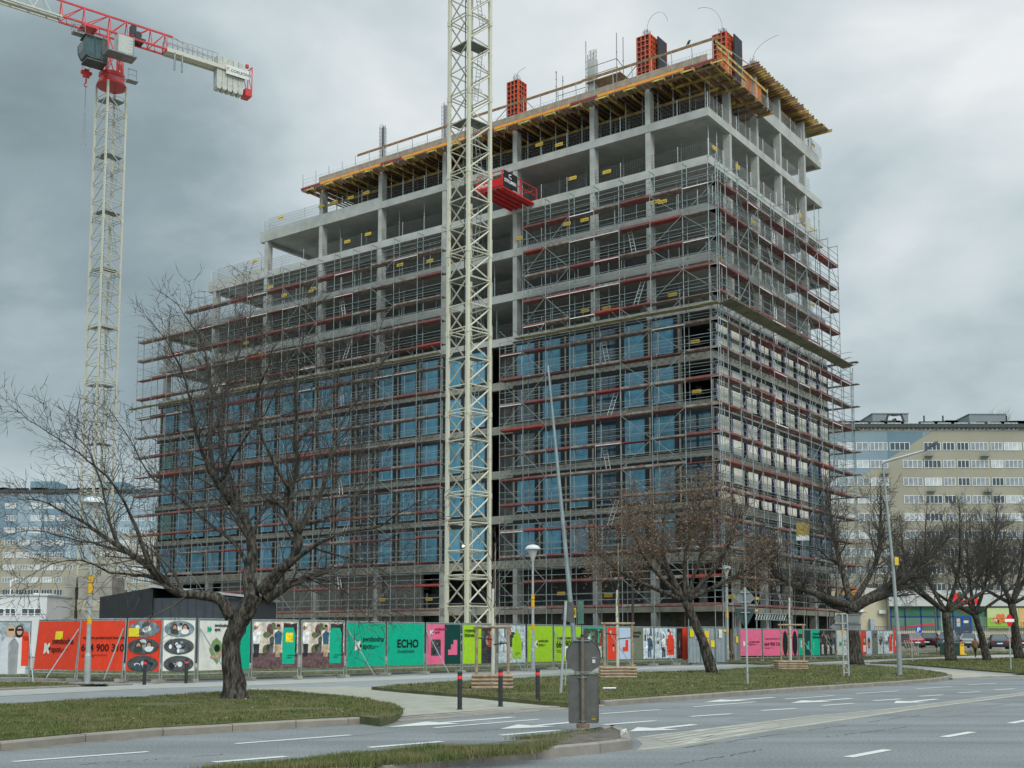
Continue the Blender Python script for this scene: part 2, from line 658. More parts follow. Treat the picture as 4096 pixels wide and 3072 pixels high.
kerb('kerb', [(-400, 3046), (0, 3003), (342, 2969), (652, 2943), (930, 2926), (1184, 2910), (1393, 2899), (1454, 2894)], seg=2.0)
kerb('kerb', [(2420, 2824), (2600, 2810), (2853, 2791), (3106, 2772), (3313, 2758), (3605, 2738), (3735, 2727), (3795, 2718), (3808, 2708)], seg=1.0)
kerb('kerb', [(1454, 2893), (1730, 2876), (2050, 2852), (2278, 2836), (2420, 2824)], h=0.03, w=0.3, seg=1.0)
kerb('kerb', [(3455, 2653), (3600, 2660), (3718, 2669), (3929, 2687), (4096, 2700), (4500, 2735)], h=0.09, w=.12, seg=1.0)
# kerb before the fence verge
fk = [(-200, 2722), (0, 2727), (300, 2729), (700, 2728), (985, 2722), (1400, 2707), (1700, 2696), (2050, 2685), (2278, 2676), (2700, 2660), (2869, 2656)]


def verge(name, px, z=0.16, soft=False):
    o = ground_poly(name, px, z, grass_gr)
    return o


V1 = [(-500, 2850), (0, 2817), (285, 2801), (696, 2779), (985, 2760), (1127, 2762), (1400, 2785), (1492, 2800), (1571, 2815), (1613, 2836), (1600, 2850), (1571, 2862), (1520, 2874)] + behind([(-500, 3063), (0, 3003), (342, 2969), (652, 2943), (930, 2926), (1184, 2910), (1393, 2899), (1450, 2894)], .14, .17)[::-1]
V2 = [(1486, 2747), (1603, 2738), (1837, 2724), (2050, 2714), (2392, 2694), (2700, 2685), (2863, 2679), (2995, 2670), (3200, 2660), (3450, 2658), (3662, 2675), (3779, 2693), (3797, 2700)] + behind([(2420, 2824), (2600, 2810), (2853, 2791), (3106, 2772), (3313, 2758), (3605, 2738), (3735, 2727), (3790, 2718)], .14, .17)[::-1] + [(2360, 2811), (2278, 2810), (2190, 2807), (2000, 2790), (1904, 2780), (1793, 2772), (1613, 2759)]
V3 = [(3480, 2650), (3617, 2641), (3686, 2638), (3850, 2635), (4096, 2630), (4500, 2625), ] + behind([(3600, 2660), (3718, 2669), (3929, 2687), (4096, 2700), (4500, 2735)], .10, .13)[::-1]
V4 = [(-300, 2722), (0, 2728), (250, 2732), (430, 2738)] + behind([(-300, 2784), (0, 2768), (300, 2754), (430, 2750)], .11, .09)[::-1]
V5 = [(-400, 2690)] + behind(fk, .13, .09) + [(3050, 2654), (3110, 2651), (3443, 2636), (3787, 2622), (4096, 2612), (4700, 2606), (4700, 2588), (3600, 2592), (3300, 2604), (2900, 2612), (2700, 2618), (2400, 2628),
                                                                        (2000, 2640), (1700, 2650), (1400, 2662), (1000, 2672), (700, 2680), (500, 2682), (0, 2682)]
for nm, V, z in (('grass_verge', V1, .14), ('grass_verge', V2, .14), ('grass_verge', V3, .10), ('grass_verge', V4, .11), ('grass_verge', V5, .13)):
    verge(nm, V, z)
kerb('kerb', fk, h=0.13, w=.08, seg=1.0)
kerb('kerb', [(-300, 2784), (0, 2768), (300, 2754), (430, 2750), (531, 2746)], h=0.11, w=.08, seg=1.0)
# pale paved crossing strip and pale pavement beside the bike path
ground_poly('paving', [(1520, 2874), (1571, 2863), (1615, 2838), (1575, 2815), (1400, 2784), (1127, 2762), (985, 2760), (1000, 2752), (1400, 2745), (1486, 2749), (1613, 2761), (1793, 2774), (2000, 2793),
                       (2190, 2810), (2278, 2815), (2380, 2812)] + behind([(1470, 2892), (1730, 2876), (2050, 2852), (2278, 2836), (2415, 2824)], .055, .25)[::-1], 0.055, paver_m)
ground_poly('pavement_strip', [(-300, 2736), (0, 2738), (500, 2737), (985, 2726), (1400, 2711), (2050, 2689), (2700, 2664), (3200, 2651), (3443, 2640), (4096, 2615), (4500, 2610),
                               (4500, 2620), (4096, 2626), (3443, 2648), (3200, 2655), (2700, 2673), (2050, 2701), (1400, 2726), (985, 2742), (540, 2756), (0, 2784), (-300, 2800)], 0.047, path_pale)
ground_poly('dirt_path', [(3470, 2662), (3560, 2664), (3720, 2676), (3929, 2692), (4110, 2703), (3960, 2704), (3810, 2713), (3800, 2698), (3779, 2690), (3662, 2672)], 0.04, dirt_m)
ground_poly('car_park', [(3300, 2592), (3600, 2597), (4700, 2592), (4700, 2577), (3600, 2576), (3200, 2576)], 0.16, asphalt)
ground_poly('site_yard', [(-600, 2672), (700, 2670), (1700, 2640), (2700, 2606), (3300, 2592), (3300, 2578), (700, 2578), (-600, 2578)], 0.11, dirt_m)

# grass blades
def inside(p, poly):
    c = False
    j = len(poly) - 1
    for i in range(len(poly)):
        a, d = poly[i], poly[j]
        if (a.y > p[1]) != (d.y > p[1]) and p[0] < (d.x - a.x) * (p[1] - a.y) / (d.y - a.y + 1e-9) + a.x:
            c = not c
        j = i
    return c


def blades(name, V, z, n, h=(0.018, 0.058), w=0.006, m=grass_m, label=None, edge=0):
    P = [G(x, y, z) for x, y in V]
    x0, x1 = min(p.x for p in P), max(p.x for p in P)
    y0, y1 = min(p.y for p in P), max(p.y for p in P)
    rnd = random.Random(n)
    vs, fs = [], []
    k = 0
    tries = 0
    while k < n and tries < n * 30:
        tries += 1
        px = rnd.uniform(-60, 4150)
        py = rnd.uniform(min(v[1] for v in V), max(v[1] for v in V))
        p = G(px, py, z)
        if not inside(p, P):
            continue
        if math.sin(p.x * .9 + 1.3 * math.sin(p.y * .7)) * math.sin(p.y * 1.1 - p.x * .3) > .80: continue
        clump = 0.5 + 0.5 * math.sin(p.x * 2.1 + math.sin(p.y * 1.3) * 2) * math.sin(p.y * 1.7 + p.x)
        sc = max(1.0, p.y / 22)
        for q in range(3):
            a = rnd.uniform(0, 2 * PI)
            hh = rnd.uniform(*h) * (0.6 + 0.7 * clump) * (1 + .25 * (sc - 1))
            bx, by = p.x + rnd.uniform(-.04, .04) * sc, p.y + rnd.uniform(-.04, .04) * sc
            lx, ly = math.cos(a) * hh * .6, math.sin(a) * hh * .6
            ww = w * sc
            o = len(vs)
            vs += [(bx - ww * math.sin(a), by + ww * math.cos(a), z - .01), (bx + ww * math.sin(a), by - ww * math.cos(a), z - .01), (bx + lx, by + ly, z + hh)]
            fs.append((o, o + 1, o + 2))
        k += 1
    me = bpy.data.meshes.new(name)
    me.from_pydata(vs, [], fs)
    me.materials.append(m)
    o = bpy.data.objects.new(name, me)
    COL.objects.link(o)
    tag(o, label or 'short winter grass', 'grass', kind='stuff')
    return o


blades('grass', V1, .14, 26000, label='short green and brown winter grass on the left verge under the big tree')
blades('grass', V2, .14, 26000, label='short green grass on the long verge beside the road')
blades('grass', V3, .10, 6000, label='short grass on the right verge beyond the dirt path')
blades('grass', V5, .13, 9000, label='rough grass strip at the foot of the hoarding')
blades('grass', V4, .11, 1500, label='thin grass wedge by the left lamp post')

# traffic island at the front
isl = [(700, 3110), (981, 3068), (1300, 3036), (1743, 2994), (2100, 2956), (2250, 2938), (2376, 2926), (2470, 2936), (2518, 2960), (2525, 2996), (2401, 3012), (2148, 3037), (1933, 3050), (1722, 3074), (1500, 3115)]
P = [(lambda q: Vector((q.x, q.y, 0)))(G(x, y, .15 if i < 7 else 0)) for i, (x, y) in enumerate(isl)]
cen = sum(P, Vector()) / len(P)
b = MB()
n = len(P)
for i in range(n):
    a, c = P[i], P[(i + 1) % n]
    L = (c - a).length
    ns = max(1, round(L / 1.0))
    for k in range(ns):
        s0 = a.lerp(c, k / ns + .006)
        s1 = a.lerp(c, (k + 1) / ns - .006)
        i0 = s0 + (cen - s0).normalized() * .0
        dd = (s1 - s0).normalized()
        sd_ = Vector((-dd.y, dd.x, 0))
        if sd_.dot(cen - s0) < 0: sd_ = -sd_
        hh = .14
        v = [s0, s1, s1 + sd_ * .14, s0 + sd_ * .14, s0 + Vector((0, 0, hh - .02)), s1 + Vector((0, 0, hh - .02)), s1 + sd_ * .14 + Vector((0, 0, hh)), s0 + sd_ * .14 + Vector((0, 0, hh)),
             s0 + sd_ * .02 + Vector((0, 0, hh)), s1 + sd_ * .02 + Vector((0, 0, hh))]
        b.add(v, [(0, 1, 5, 4), (4, 5, 9, 8), (8, 9, 6, 7), (1, 2, 6, 9, 5), (0, 4, 8, 7, 3), (2, 3, 7, 6)])
struct(b.build('kerb', kerb_m))
# mounded soil
inn = [p + (cen - p).normalized() * .12 for p in P]
vs, fs = [], []
rings = 7
for r_ in range(rings):
    t = r_ / rings
    for p in inn:
        q = p.lerp(Vector((cen.x * .35 + p.x * .65, cen.y * .35 + p.y * .65, 0)), t)
        # mound follows the long axis
        hgt = .125 + .03 * math.sin(t * PI / 2) + random.uniform(-.010, .016)
        vs.append((q.x, q.y, hgt))
vs.append((cen.x, cen.y, .16))
for r_ in range(rings - 1):
    for i in range(n):
        j = (i + 1) % n
        fs.append((r_ * n + i, r_ * n + j, (r_ + 1) * n + j, (r_ + 1) * n + i))
ib = MB()
ib.add(vs, fs)
ib.add([vs[(rings - 1) * n + i] for i in range(n)], [tuple(range(n))])
struct(ib.build('island_soil', soil_m, smooth=True))
ISL = [(700, 3100), (981, 3062), (1300, 3030), (1743, 2988), (2100, 2950), (2250, 2932), (2330, 2925), (2400, 2927), (2300, 2955), (2148, 3010), (1900, 3030), (1500, 3066)]
blades('grass', ISL, .14, 9000, h=(.03, .085), w=.004, label='patchy grass tufts on the soil of the traffic island')
ground_poly('road_dust', [(2540, 2950), (2696, 2932), (3266, 2862), (3519, 2841), (4096, 2770), (4500, 2722), (4500, 2733), (4096, 2782), (3646, 2841), (3329, 2890), (3076, 2926), (2696, 2992), (2545, 3003), (2570, 2975)], 0.003, dust_m)

# road markings
mk = MB()


def stripe(x0, y0, x1, y1, w=0.12):
    a, c = G(x0, y0, 0), G(x1, y1, 0)
    dd = (c - a).normalized()
    s_ = Vector((-dd.y, dd.x, 0)) * w / 2
    z = Vector((0, 0, .006))
    mk.sheet([a - s_ + z, c - s_ + z, c + s_ + z, a + s_ + z])


def stripe_obj(*a, **k):
    global mk
    mk = MB()
    stripe(*a, **k)
    return struct(mk.build('lane_marking', paint_m))


for q in ((50, 3048, 592, 3008), (943, 2976, 1400, 2941), (1736, 2912, 2155, 2878), (2402, 2856, 2642, 2839), (2772, 2828, 3022, 2808), (3139, 2797, 3335, 2783), (3424, 2775, 3592, 2764),
          (3664, 2756, 3807, 2747), (3870, 2740, 3987, 2733)):
    stripe_obj(*q, w=.12)
for q in ((855, 3050, 1143, 3027), (1474, 2991, 1768, 2967), (2003, 2942, 2243, 2921), (2414, 2900, 2620, 2884), (2759, 2867, 2927, 2856), (3047, 2843, 3183, 2834), (3288, 2823, 3414, 2814), (3494, 2804, 3604, 2796),
          (3677, 2786, 3772, 2780), (3835, 2772, 3921, 2767), (3978, 2760, 4057, 2755), (3392, 3030, 3551, 3000), (3775, 2949, 3889, 2929), (4041, 2894, 4140, 2876)):
    stripe_obj(*q, w=.15)


def arrow(tx, ty, ex, ey, hook=0):
    """painted arrow: tip at the left end, tail at the right end"""
    a, c = G(tx, ty, 0), G(ex, ey, 0)
    dd = (c - a).normalized()
    s_ = Vector((-dd.y, dd.x, 0))
    L = (c - a).length
    z = Vector((0, 0, .006))
    hl = min(2.2, L * .42)
    b = MB()
    b.sheet([a + z, a + dd * hl - s_ * .42 + z, a + dd * hl + s_ * .42 + z])
    b.sheet([a + dd * (hl - .01) - s_ * .09 + z * 1.0, c - s_ * .09 + z, c + s_ * .09 + z, a + dd * (hl - .01) + s_ * .09 + z])
    b.v = [(x, y, .006) for x, y, _ in b.v]
    struct(b.build('lane_arrow', paint_m))


for q in ((1543, 2910, 2053, 2869), (2000, 2917, 2330, 2886), (2816, 2810, 3095, 2790), (3161, 2813, 3408, 2794), (3576, 2814, 3747, 2797), (2518, 2927, 2780, 2899)):
    arrow(*q)
# long solid lines and hatching, dusty
b = MB()


def lineseg(b, pts, w, z=.007):
    W_ = [G(x, y, 0) for x, y in pts]
    for i in range(len(W_) - 1):
        a, c = W_[i], W_[i + 1]
        dd = (c - a).normalized()
        s_ = Vector((-dd.y, dd.x, 0)) * w / 2
        zz = Vector((0, 0, z))
        b.sheet([a - s_ + zz, c - s_ + zz, c + s_ + zz, a + s_ + zz])


lineseg(b, [(2560, 2951), (2696, 2934), (3266, 2864), (3519, 2842), (4096, 2771), (4500, 2722)], .12)
lineseg(b, [(2560, 3000), (2696, 2985), (3076, 2922), (3329, 2886), (3646, 2840), (4096, 2780), (4500, 2731)], .12)
for i in range(1, 6):
    t = i / 6
    lineseg(b, [(2600 + 20 * i, 2947 + 46 * t), (2900 - 20 * abs(i - 3), 2909 + 40 * t), (3120, 2882 + 30 * t)], .10, .0065)
struct(b.build('centre_line_marking', dust_paint))

# wear on the road: cracks, a patch, gutter dirt, a drain cover
crk = MB()
rc = random.Random(31)
for (x0, y0, x1, y1) in ((2750, 2990, 3500, 2885), (3500, 2885, 4090, 2806), (1750, 2935, 2320, 2892), (300, 3060, 900, 3018), (2700, 3060, 3050, 2998), (3300, 2950, 3650, 2905), (2600, 2840, 3050, 2800)):
    pts_ = []
    for i in range(26):
        t = i / 25
        p = G(x0 + (x1 - x0) * t, y0 + (y1 - y0) * t, 0)
        pts_.append(p + Vector((rc.uniform(-.05, .05), rc.uniform(-.05, .05), .0035)))
    for i in range(25):
        if rc.random() < .25: continue
        a, c = pts_[i], pts_[i + 1]
        dd = (c - a).normalized()
        s_ = Vector((-dd.y, dd.x, 0)) * rc.uniform(.006, .013)
        crk.sheet([a - s_, c - s_, c + s_, a + s_])
struct(crk.build('road_crack', mat('crack_dark', (.06, .06, .06), .95)))
for (x, y, w_, l_) in ((3120, 2890, 1.1, 3.0), (3760, 2870, 1.6, 5.0), (1150, 2965, .9, 2.2)):
    p = G(x, y, 0)
    dd = Vector((.66, .75, 0)).normalized()
    s_ = Vector((-dd.y, dd.x, 0))
    b = MB()
    b.sheet([p + Vector((0, 0, .0025)), p + dd * l_ + Vector((0, 0, .0025)), p + dd * l_ + s_ * w_ + Vector((0, 0, .0025)), p + s_ * w_ + Vector((0, 0, .0025))])
    struct(b.build('asphalt_patch', mat('patch_asphalt', (.155, .16, .162), .93, var=.2, scale=22, detail=5)))
for px_, nm in (([(0, 3003), (342, 2969), (652, 2943), (930, 2926), (1184, 2910), (1393, 2899), (1470, 2893), (1730, 2876), (2050, 2852), (2278, 2836), (2420, 2824), (2600, 2810), (2853, 2791), (3106, 2772), (3313, 2758), (3605, 2738), (3735, 2727), (3812, 2717)], 'gutter_dirt'),):
    W_ = [G(x, y, 0) for x, y in px_]
    b = MB()
    nn = 0
    prev = None
    for i in range(len(W_) - 1):
        L_ = (W_[i + 1] - W_[i]).length
        m_ = max(1, int(L_ / .35))
        for k in range(m_):
            a = W_[i].lerp(W_[i + 1], k / m_)
            dd = (W_[i + 1] - W_[i]).normalized()
            s_ = Vector((dd.y, -dd.x, 0))
            if s_.y > 0: s_ = -s_
            cur_ = (a + Vector((0, 0, .0022)), a + s_ * rc.uniform(.07, .24) + Vector((0, 0, .0022)))
            if prev: b.sheet([prev[0], cur_[0], cur_[1], prev[1]])
            prev = cur_
    struct(b.build(nm, mat('gutter_dirt', (.115, .105, .09), .95, col2=(.20, .185, .16), scale=4, detail=8)))
# fallen leaves and scraps on the verges
lf = MB()
for V_, z_, n_ in ((V1, .145, 420), (V2, .145, 520), (V5, .135, 260)):
    P_ = [G(x, y, z_) for x, y in V_]
    k = 0
    while k < n_:
        p = G(rc.uniform(0, 4096), rc.uniform(min(v[1] for v in V_), max(v[1] for v in V_)), z_)
        k += 1
        if not inside(p, P_): continue
        sz = rc.uniform(.02, .045) * max(1, p.y / 26)
        a = rc.uniform(0, 6.28)
        u1 = Vector((math.cos(a), math.sin(a), rc.uniform(-.2, .4))) * sz
        u2_ = Vector((-math.sin(a), math.cos(a), rc.uniform(-.2, .4))) * sz * .6
        p = p + Vector((0, 0, .03))
        lf.sheet([p - u1, p + u2_, p + u1, p - u2_])
tag(lf.build('fallen_leaves', mat('dry_leaf', (.16, .10, .05), .9, var=0, col2=(.30, .24, .15), scale=2)), 'dry leaves scattered over the grass verges', 'leaves', kind='stuff')

# ================================================================== the office building under construction
YAW, BS = 0.6209, 1.03
sB, cB = math.sin(YAW), math.cos(YAW)
BX, BY = 14.0635 * BS, 80.3426 * BS
BZ = 1.5 - 1.6 * BS


def bloc(x, y, z=0.0):
    """building frame (x along the front towards the right, y into the building) to world"""
    return Vector((BX + BS * (x * cB + y * sB), BY + BS * (-x * sB + y * cB), BZ + BS * z))


def bonF(px, py, yl):
    """building-frame point on the vertical plane y = yl seen at this pixel"""
    d = ray(px, py)
    n_ = Vector((sB, cB, 0))
    o = Vector((BX, BY, 0)) + n_ * (yl * BS)
    t = n_.dot(o - CAM) / n_.dot(d)
    p = CAM + d * t
    dx, dy = p.x - BX, p.y - BY
    return Vector(((dx * cB - dy * sB) / BS, (dx * sB + dy * cB) / BS, (p.z - BZ) / BS))


def bonR(px, py, xl):
    d = ray(px, py)
    n_ = Vector((cB, -sB, 0))
    o = Vector((BX, BY, 0)) + n_ * (xl * BS)
    t = n_.dot(o - CAM) / n_.dot(d)
    p = CAM + d * t
    dx, dy = p.x - BX, p.y - BY
    return Vector(((dx * cB - dy * sB) / BS, (dx * sB + dy * cB) / BS, (p.z - BZ) / BS))


def bthing(name, x, y, z, label, cat, group=None, rz=0.0):
    return empty(name, bloc(x, y, z), -YAW + rz, BS, label, cat, group)


H = 3.55
DEP = 22.34
GB = 1.6 - 1.5 / BS - .05    # ground level in the building frame


def zb(l):
    return 39.05 - H * l


UEND = {-1: 38.85, 0: 46.66, 1: 53.94}
bld = empty('office_building', bloc(0, 0, 0), -YAW, BS, 'tall concrete office block under construction with bare upper floors and scaffolding round it', 'building')
for l in range(-1, 11):
    u = UEND.get(l, 61.16)
    z = zb(l)
    b = MB()
    top = z + .62
    b.box(-u, 0, z + .34, 0, DEP, top)                    # plate
    if l >= 0:
        b.box(-u, -.003, z, 0, .30, z + .343)             # edge beams
        b.box(-u - .003, .30, z, -u + .3, DEP - .3, z + .343)
    b.box(-u, DEP - .30, z, 0, DEP + .003, z + .343)
    if l == -1:
        b.box(-.30, 2.2, z, .003, DEP - .3, z + 1.02)
        b.box(-30, DEP - .3, top, -.3, DEP + .002, z + 1.02)
    else:
        b.box(-.30, .30, z, .003, DEP - .3, z + .343)
    # upstand round the open terraces
    if l in (0, 1, 2):
        n_ = {0: 31.5, 1: 46.2, 2: 53.2}[l]
        b.box(-u + .0, -.002, top, -n_, .22, top + .42)
        b.box(-u - .002, .22, top, -u + .22, DEP, top + .42)
    mats_ = [concrete if l < 5 else concrete_old, steel_dull, black_mem]
    if 5 <= l <= 9:                                       # brackets left on the beam faces
        for k in range(int(61 / .62)):
            x = -.5 - k * .62
            if -19.5 < x < -17.3: continue
            b.box(x - .16, -.05, z + .42, x, -.003, z + .5, 1)
            b.box(x - .46, -.05, z + .18, x - .3, -.003, z + .26, 1)
        for k in range(34):
            b.box(.003, .5 + k * .62, z + .42, .05, .66 + k * .62, z + .5, 1)
    if 4 <= l <= 8:                                       # black membrane under the beams
        for x0, x1 in ((-61.1, -19.5), (-17.2, -5.2 if l < 6 else -.1)):
            b.box(x0, -.012, z - .14, x1, .1, z + .17, 2)
    for k in range(int(u / 2.42)):                        # casting joints
        b.box(-2.42 * k - 2.4, -.006, z + .02, -2.42 * k - 2.388, 0, z + .6, 1)
    o = b.build('floor_slab', mats_, bld)

COLX = [5.15, 9.99, 17.24, 24.5, 31.7, 38.9, 46.07, 53.3, 60.5]
RCY = [4.0, 8.97, 13.56, 18.78]
cb = MB()
cb.box(-.2, -.325, 0, .2, .325, H - .615)
col_me = cb.build('column', concrete)
rb_ = MB()
rb_.box(-.28, -.17, 0, .28, .17, H - .615)
rcol_me = rb_.build('column', concrete)
first = {}


def place_child(src, x, y, z, name=None):
    if src not in first:
        first[src] = 1
        o = src
    else:
        o = src.copy()
        COL.objects.link(o)
    o.parent = bld
    o.location = (x, y, z)
    return o


for l in (0, 1, 2, 3, 4, 9, 10):
    z0 = zb(l) + .622 - 0.0
    zf = zb(l) - H + .622
    up = l - 0
    for x in COLX:
        if x > UEND.get(l, 61.16): continue
        place_child(col_me, -x + .2, .36, zf)
    for y in RCY:
        place_child(rcol_me, -.32, y - .17, zf)
# storey above the topmost finished slab, under the formwork
for x in COLX[:6]:
    place_child(col_me, -x + .2, .36, zb(0) + .622)
for y in RCY:
    place_child(rcol_me, -.32, y - .17, zb(0) + .622)
for y in RCY[1:]:
    place_child(rcol_me, -.32, y - .17, zb(-1) + .622)
# inner and rear columns as one mass, the cores
b = MB()
for l in range(0, 11):
    zf = zb(l) - H + .622
    for x in COLX:
        if x > UEND.get(l, 61.16): continue
        for y in (8.0, 15.2, DEP - .4):
            b.box(-x - .0, y - .3, zf, -x + .4, y + .3, zf + H - .62)
for x in COLX[:5]:
    for y in (8.0, 15.2, DEP - .4):
        b.box(-x, y - .3, zb(0) + .622, -x + .4, y + .3, zb(-1) + .34)
tag(b.build('column', concrete, bld), kind='stuff')
b = MB()
b.box(-33, 9.2, GB, -9, 13.9, zb(-1) + .3)
b.box(-52, 9.2, GB, -42, 13.9, zb(2) + .3)
b.build('core_wall', mat('core_concrete', (0.20, 0.20, 0.19), .9, var=.2, scale=.7), bld)
b = MB()                                                   # rear and side masonry behind the glazed floors
for l in range(4, 11):
    z0 = zb(l) - H + .62
    b.box(-61, DEP - .25, z0, -.3, DEP - .05, zb(l) + .01)
    b.box(-61.0, .4, z0, -60.85, DEP - .3, zb(l) + .01)
b.box(-19.4, 1.2, zb(9) - .0, -17.3, 1.4, zb(4))
b.build('rear_wall', mat('dark_block', (.10, .098, .09), .9, var=.3, scale=2), bld)

# glazing: one window, copied
WPX = [0.15 + 2.42 * k for k in range(0, 7)]
win = empty('window')
win.parent = bld
b = MB()
ww, wh = 2.18, H - .62
b.box(-ww / 2, -.02, 0, -ww / 2 + .17, .12, wh)
b.box(ww / 2 - .30, -.02, 0, ww / 2, .12, wh)
b.box(-ww / 2 + .17, -.02, 0, ww / 2 - .17, .12, .20)
b.box(-ww / 2 + .17, -.02, wh - .16, ww / 2 - .17, .12, wh)
fr = b.build('frame', black_mem)
b = MB()
b.box(-ww / 2 + .17, .05, .20, ww / 2 - .17, .08, wh - .16)
pn = b.build('pane', blue_film)
b = MB()
b.box(-.50, .02, .22, -.43, .049, wh - .2)
b.box(-ww / 2 + .17, .02, .20, ww / 2 - .17, .049, .25)
ml = b.build('mullion', mat('pale_mullion', (.42, .50, .52), .5, .2, var=.1))
protos = [fr, pn, ml]
for p in protos:
    p.parent = win
wb = MB()
wb.box(-ww / 2, -.02, 0, ww / 2, .12, wh)
n_win = 0
slots = []
for l in (4, 5, 6, 7, 8):
    zf = zb(l) - H + .622
    for k in range(1, 7):
        slots.append((-1.6 - 2.42 * k + .18 - .0, zf, l, k))
    for k in range(17):
        slots.append((-20.75 - 2.42 * k, zf, l, 20 + k))
rest = MB()
film_alt = [mat('blue_film_b', (0.045, 0.15, 0.225), 0.28, var=0, col2=(0.09, 0.29, 0.40), scale=1.0, bump=.6, bscale=2.5, detail=7, spec=.6), grey_film,
            mat('green_film', (0.08, 0.20, 0.18), .4, var=.2, scale=1.5), mat('violet_film', (0.06, 0.06, 0.16), .4, var=.2, scale=1.5)]
rest_p = MB()
for i, (x, zf, l, k) in enumerate(slots):
    if k == 6 and l in (6, 7):           # opening left bare beside the recess
        pass
    far = k > 33
    if far:
        rest.box(x - ww / 2, -.02, zf, x - ww / 2 + .17, .12, zf + wh)
        rest.box(x + ww / 2 - .17, -.02, zf, x + ww / 2, .12, zf + wh)
        rest.box(x - ww / 2 + .17, .05, zf + .2, x + ww / 2 - .17, .08, zf + wh - .16, 1 + (1 if (k > 35 and (k + l) % 2) else 0))
        rest.box(x - ww / 2 + .17, -.02, zf + wh - .16, x + ww / 2 - .17, .12, zf + wh)
        continue
    w_ = win if n_win == 0 else win.copy()
    if n_win:
        COL.objects.link(w_)
        w_.parent = bld
    w_.location = (x, .02, zf)
    for p in protos:
        if n_win == 0:
            c = p
        else:
            c = p.copy()
            COL.objects.link(c)
            c.parent = w_
        if p is pn:
            if (k == 6 and l in (5, 6)) or (l == 6 and k in (25,)):
                c.data = pn.data.copy()
                c.data.materials[0] = grey_film
            elif (k * 5 + l * 11) % 11 == 4:
                if 'bare' not in first:
                    first['bare'] = pn.data.copy()
                    first['bare'].materials[0] = mat('bare_dark_pane', (.012, .045, .068), .10, var=.5, scale=.9, spec=.9)
                c.data = first['bare']
            elif (k * 7 + l * 3) % 5 in (0, 3):
                if 'alt' not in first:
                    first['alt'] = pn.data.copy()
                    first['alt'].materials[0] = film_alt[0]
                c.data = first['alt']
    n_win += 1
tag(rest.build('window', [black_mem, film_alt[0], film_alt[2]], bld), kind='stuff')
# two-pane corner windows on the lower floors
for l in (6, 7, 8):
    zf = zb(l) - H + .622
    e_ = empty('window')
    e_.parent = bld
    e_.location = (-1.32, .02, zf)
    b = MB()
    for x0, x1 in ((-1.3, -1.12), (-.02, .08), (1.12, 1.3)):
        b.box(x0, -.02, 0, x1, .12, wh)
    for x0, x1 in ((-1.12, -.02), (.08, 1.12)):
        b.box(x0, -.02, 0, x1, .12, .2)
        b.box(x0, -.02, wh - .16, x1, .12, wh)
        b.box(x0, -.0, 1.55, x1, .1, 1.6)
    b.build('frame', black_mem, e_)
    b = MB()
    b.box(-1.12, .05, .2, 1.12, .08, wh - .16)
    b.build('pane', mat('clear_blue_glass', (.02, .07, .095), .08, var=.3, scale=.8, spec=.9), e_)
# piers between the windows
b = MB()
b.box(-.07, -.01, 0, .09, .35, wh)
pier = b.build('pier', concrete_old)
rest_pier = MB()
npier = 0
for l in (4, 5, 6, 7, 8):
    zf = zb(l) - H + .622
    for k in list(range(0, 7)) + list(range(20, 38)):
        x = -2.62 - 2.42 * k if k < 7 else -19.53 - 2.42 * (k - 20)
        if k > 32:
            rest_pier.box(x - .07, -.01, zf, x + .09, .35, zf + wh)
            continue
        q = pier if npier == 0 else pier.copy()
        if npier: COL.objects.link(q)
        q.parent = bld
        q.location = (x, 0, zf)
        npier += 1
    rest_pier.box(-.12, .0, zf, -.002, .4, zf + wh)
tag(rest_pier.build('pier', concrete_dark, bld), kind='stuff')
# right flank: board panels with dark bands
pan = empty('facade_panel')
pan.parent = bld
b = MB()
b.box(-.02, .34, 0, .05, 2.3, wh, 0)
b.box(.051, .38, .05, .06, 2.24, 1.12, 1)
b.box(.051, .38, 1.46, .06, 2.24, wh - .32, 1)
pb = b.build('board', [mat('dark_gap', (.05, .05, .045), .8, var=.3), cream_board], pan)
b = MB()
b.box(-.02, .02, 0, .13, .33, wh)
b.box(-.02, 2.3, 0, .10, 2.43, wh)
b.box(-.02, .34, wh - .3, .10, 2.29, wh)
pf = b.build('frame', black_mem, pan)
b = MB()
b.box(.132, .07, .15, .145, .22, 1.15)
b.box(.132, .07, 1.45, .145, .22, 2.45)
pp = b.build('strip', purple_m, pan)
b = MB()
b.box(.0, .34, .1, .05, 2.3, wh - .3)
lowp = b.build('pane', mat('pale_blue_glass', (.06, .13, .16), .15, var=.4, scale=.7, spec=.8), pan)
bpy.data.objects.remove(lowp)
lowm = bpy.data.meshes.new('pane')
cnt = 0
for l in (4, 5, 6, 7, 8):
    zf = zb(l) - H + .622
    for k in range(9):
        q = pan if cnt == 0 else dup(pan, parent=bld)
        q.location = (0.0, .12 + 2.46 * k, zf)
        q.parent = bld
        if l == 8 or (l == 7 and k > 6) or (l == 6 and k == 7):
            for ch in q.children:
                if ch.name.startswith('board'):
                    ch.data = ch.data.copy()
                    ch.data.materials[1] = mat('pale_blue_glass', (.06, .13, .16), .15, var=.4, scale=.7, spec=.8)
        elif (k + l) % 4 == 1:
            for ch in q.children:
                if ch.name.startswith('board'):
                    ch.data = ch.data.copy()
                    ch.data.materials[0] = mat('warm_gap', (.14, .125, .10), .8, var=.3)
        cnt += 1
# rubble wall of the ground storeys
b = MB()
b.box(-52, .8, GB, -27, 1.0, zb(9) + .0)
b.box(-45, .5, GB, -36, .79, zb(9))
b.build('block_wall', mat('grey_blockwork', (.16, .15, .135), .95, var=.2, scale=2, bump=.3), bld)
b = MB()
b.box(-60.9, 2.5, GB, -.6, 2.7, zb(10))
b.build('base_wall', mat('dark_block', (.10, .098, .09), .9), bld)

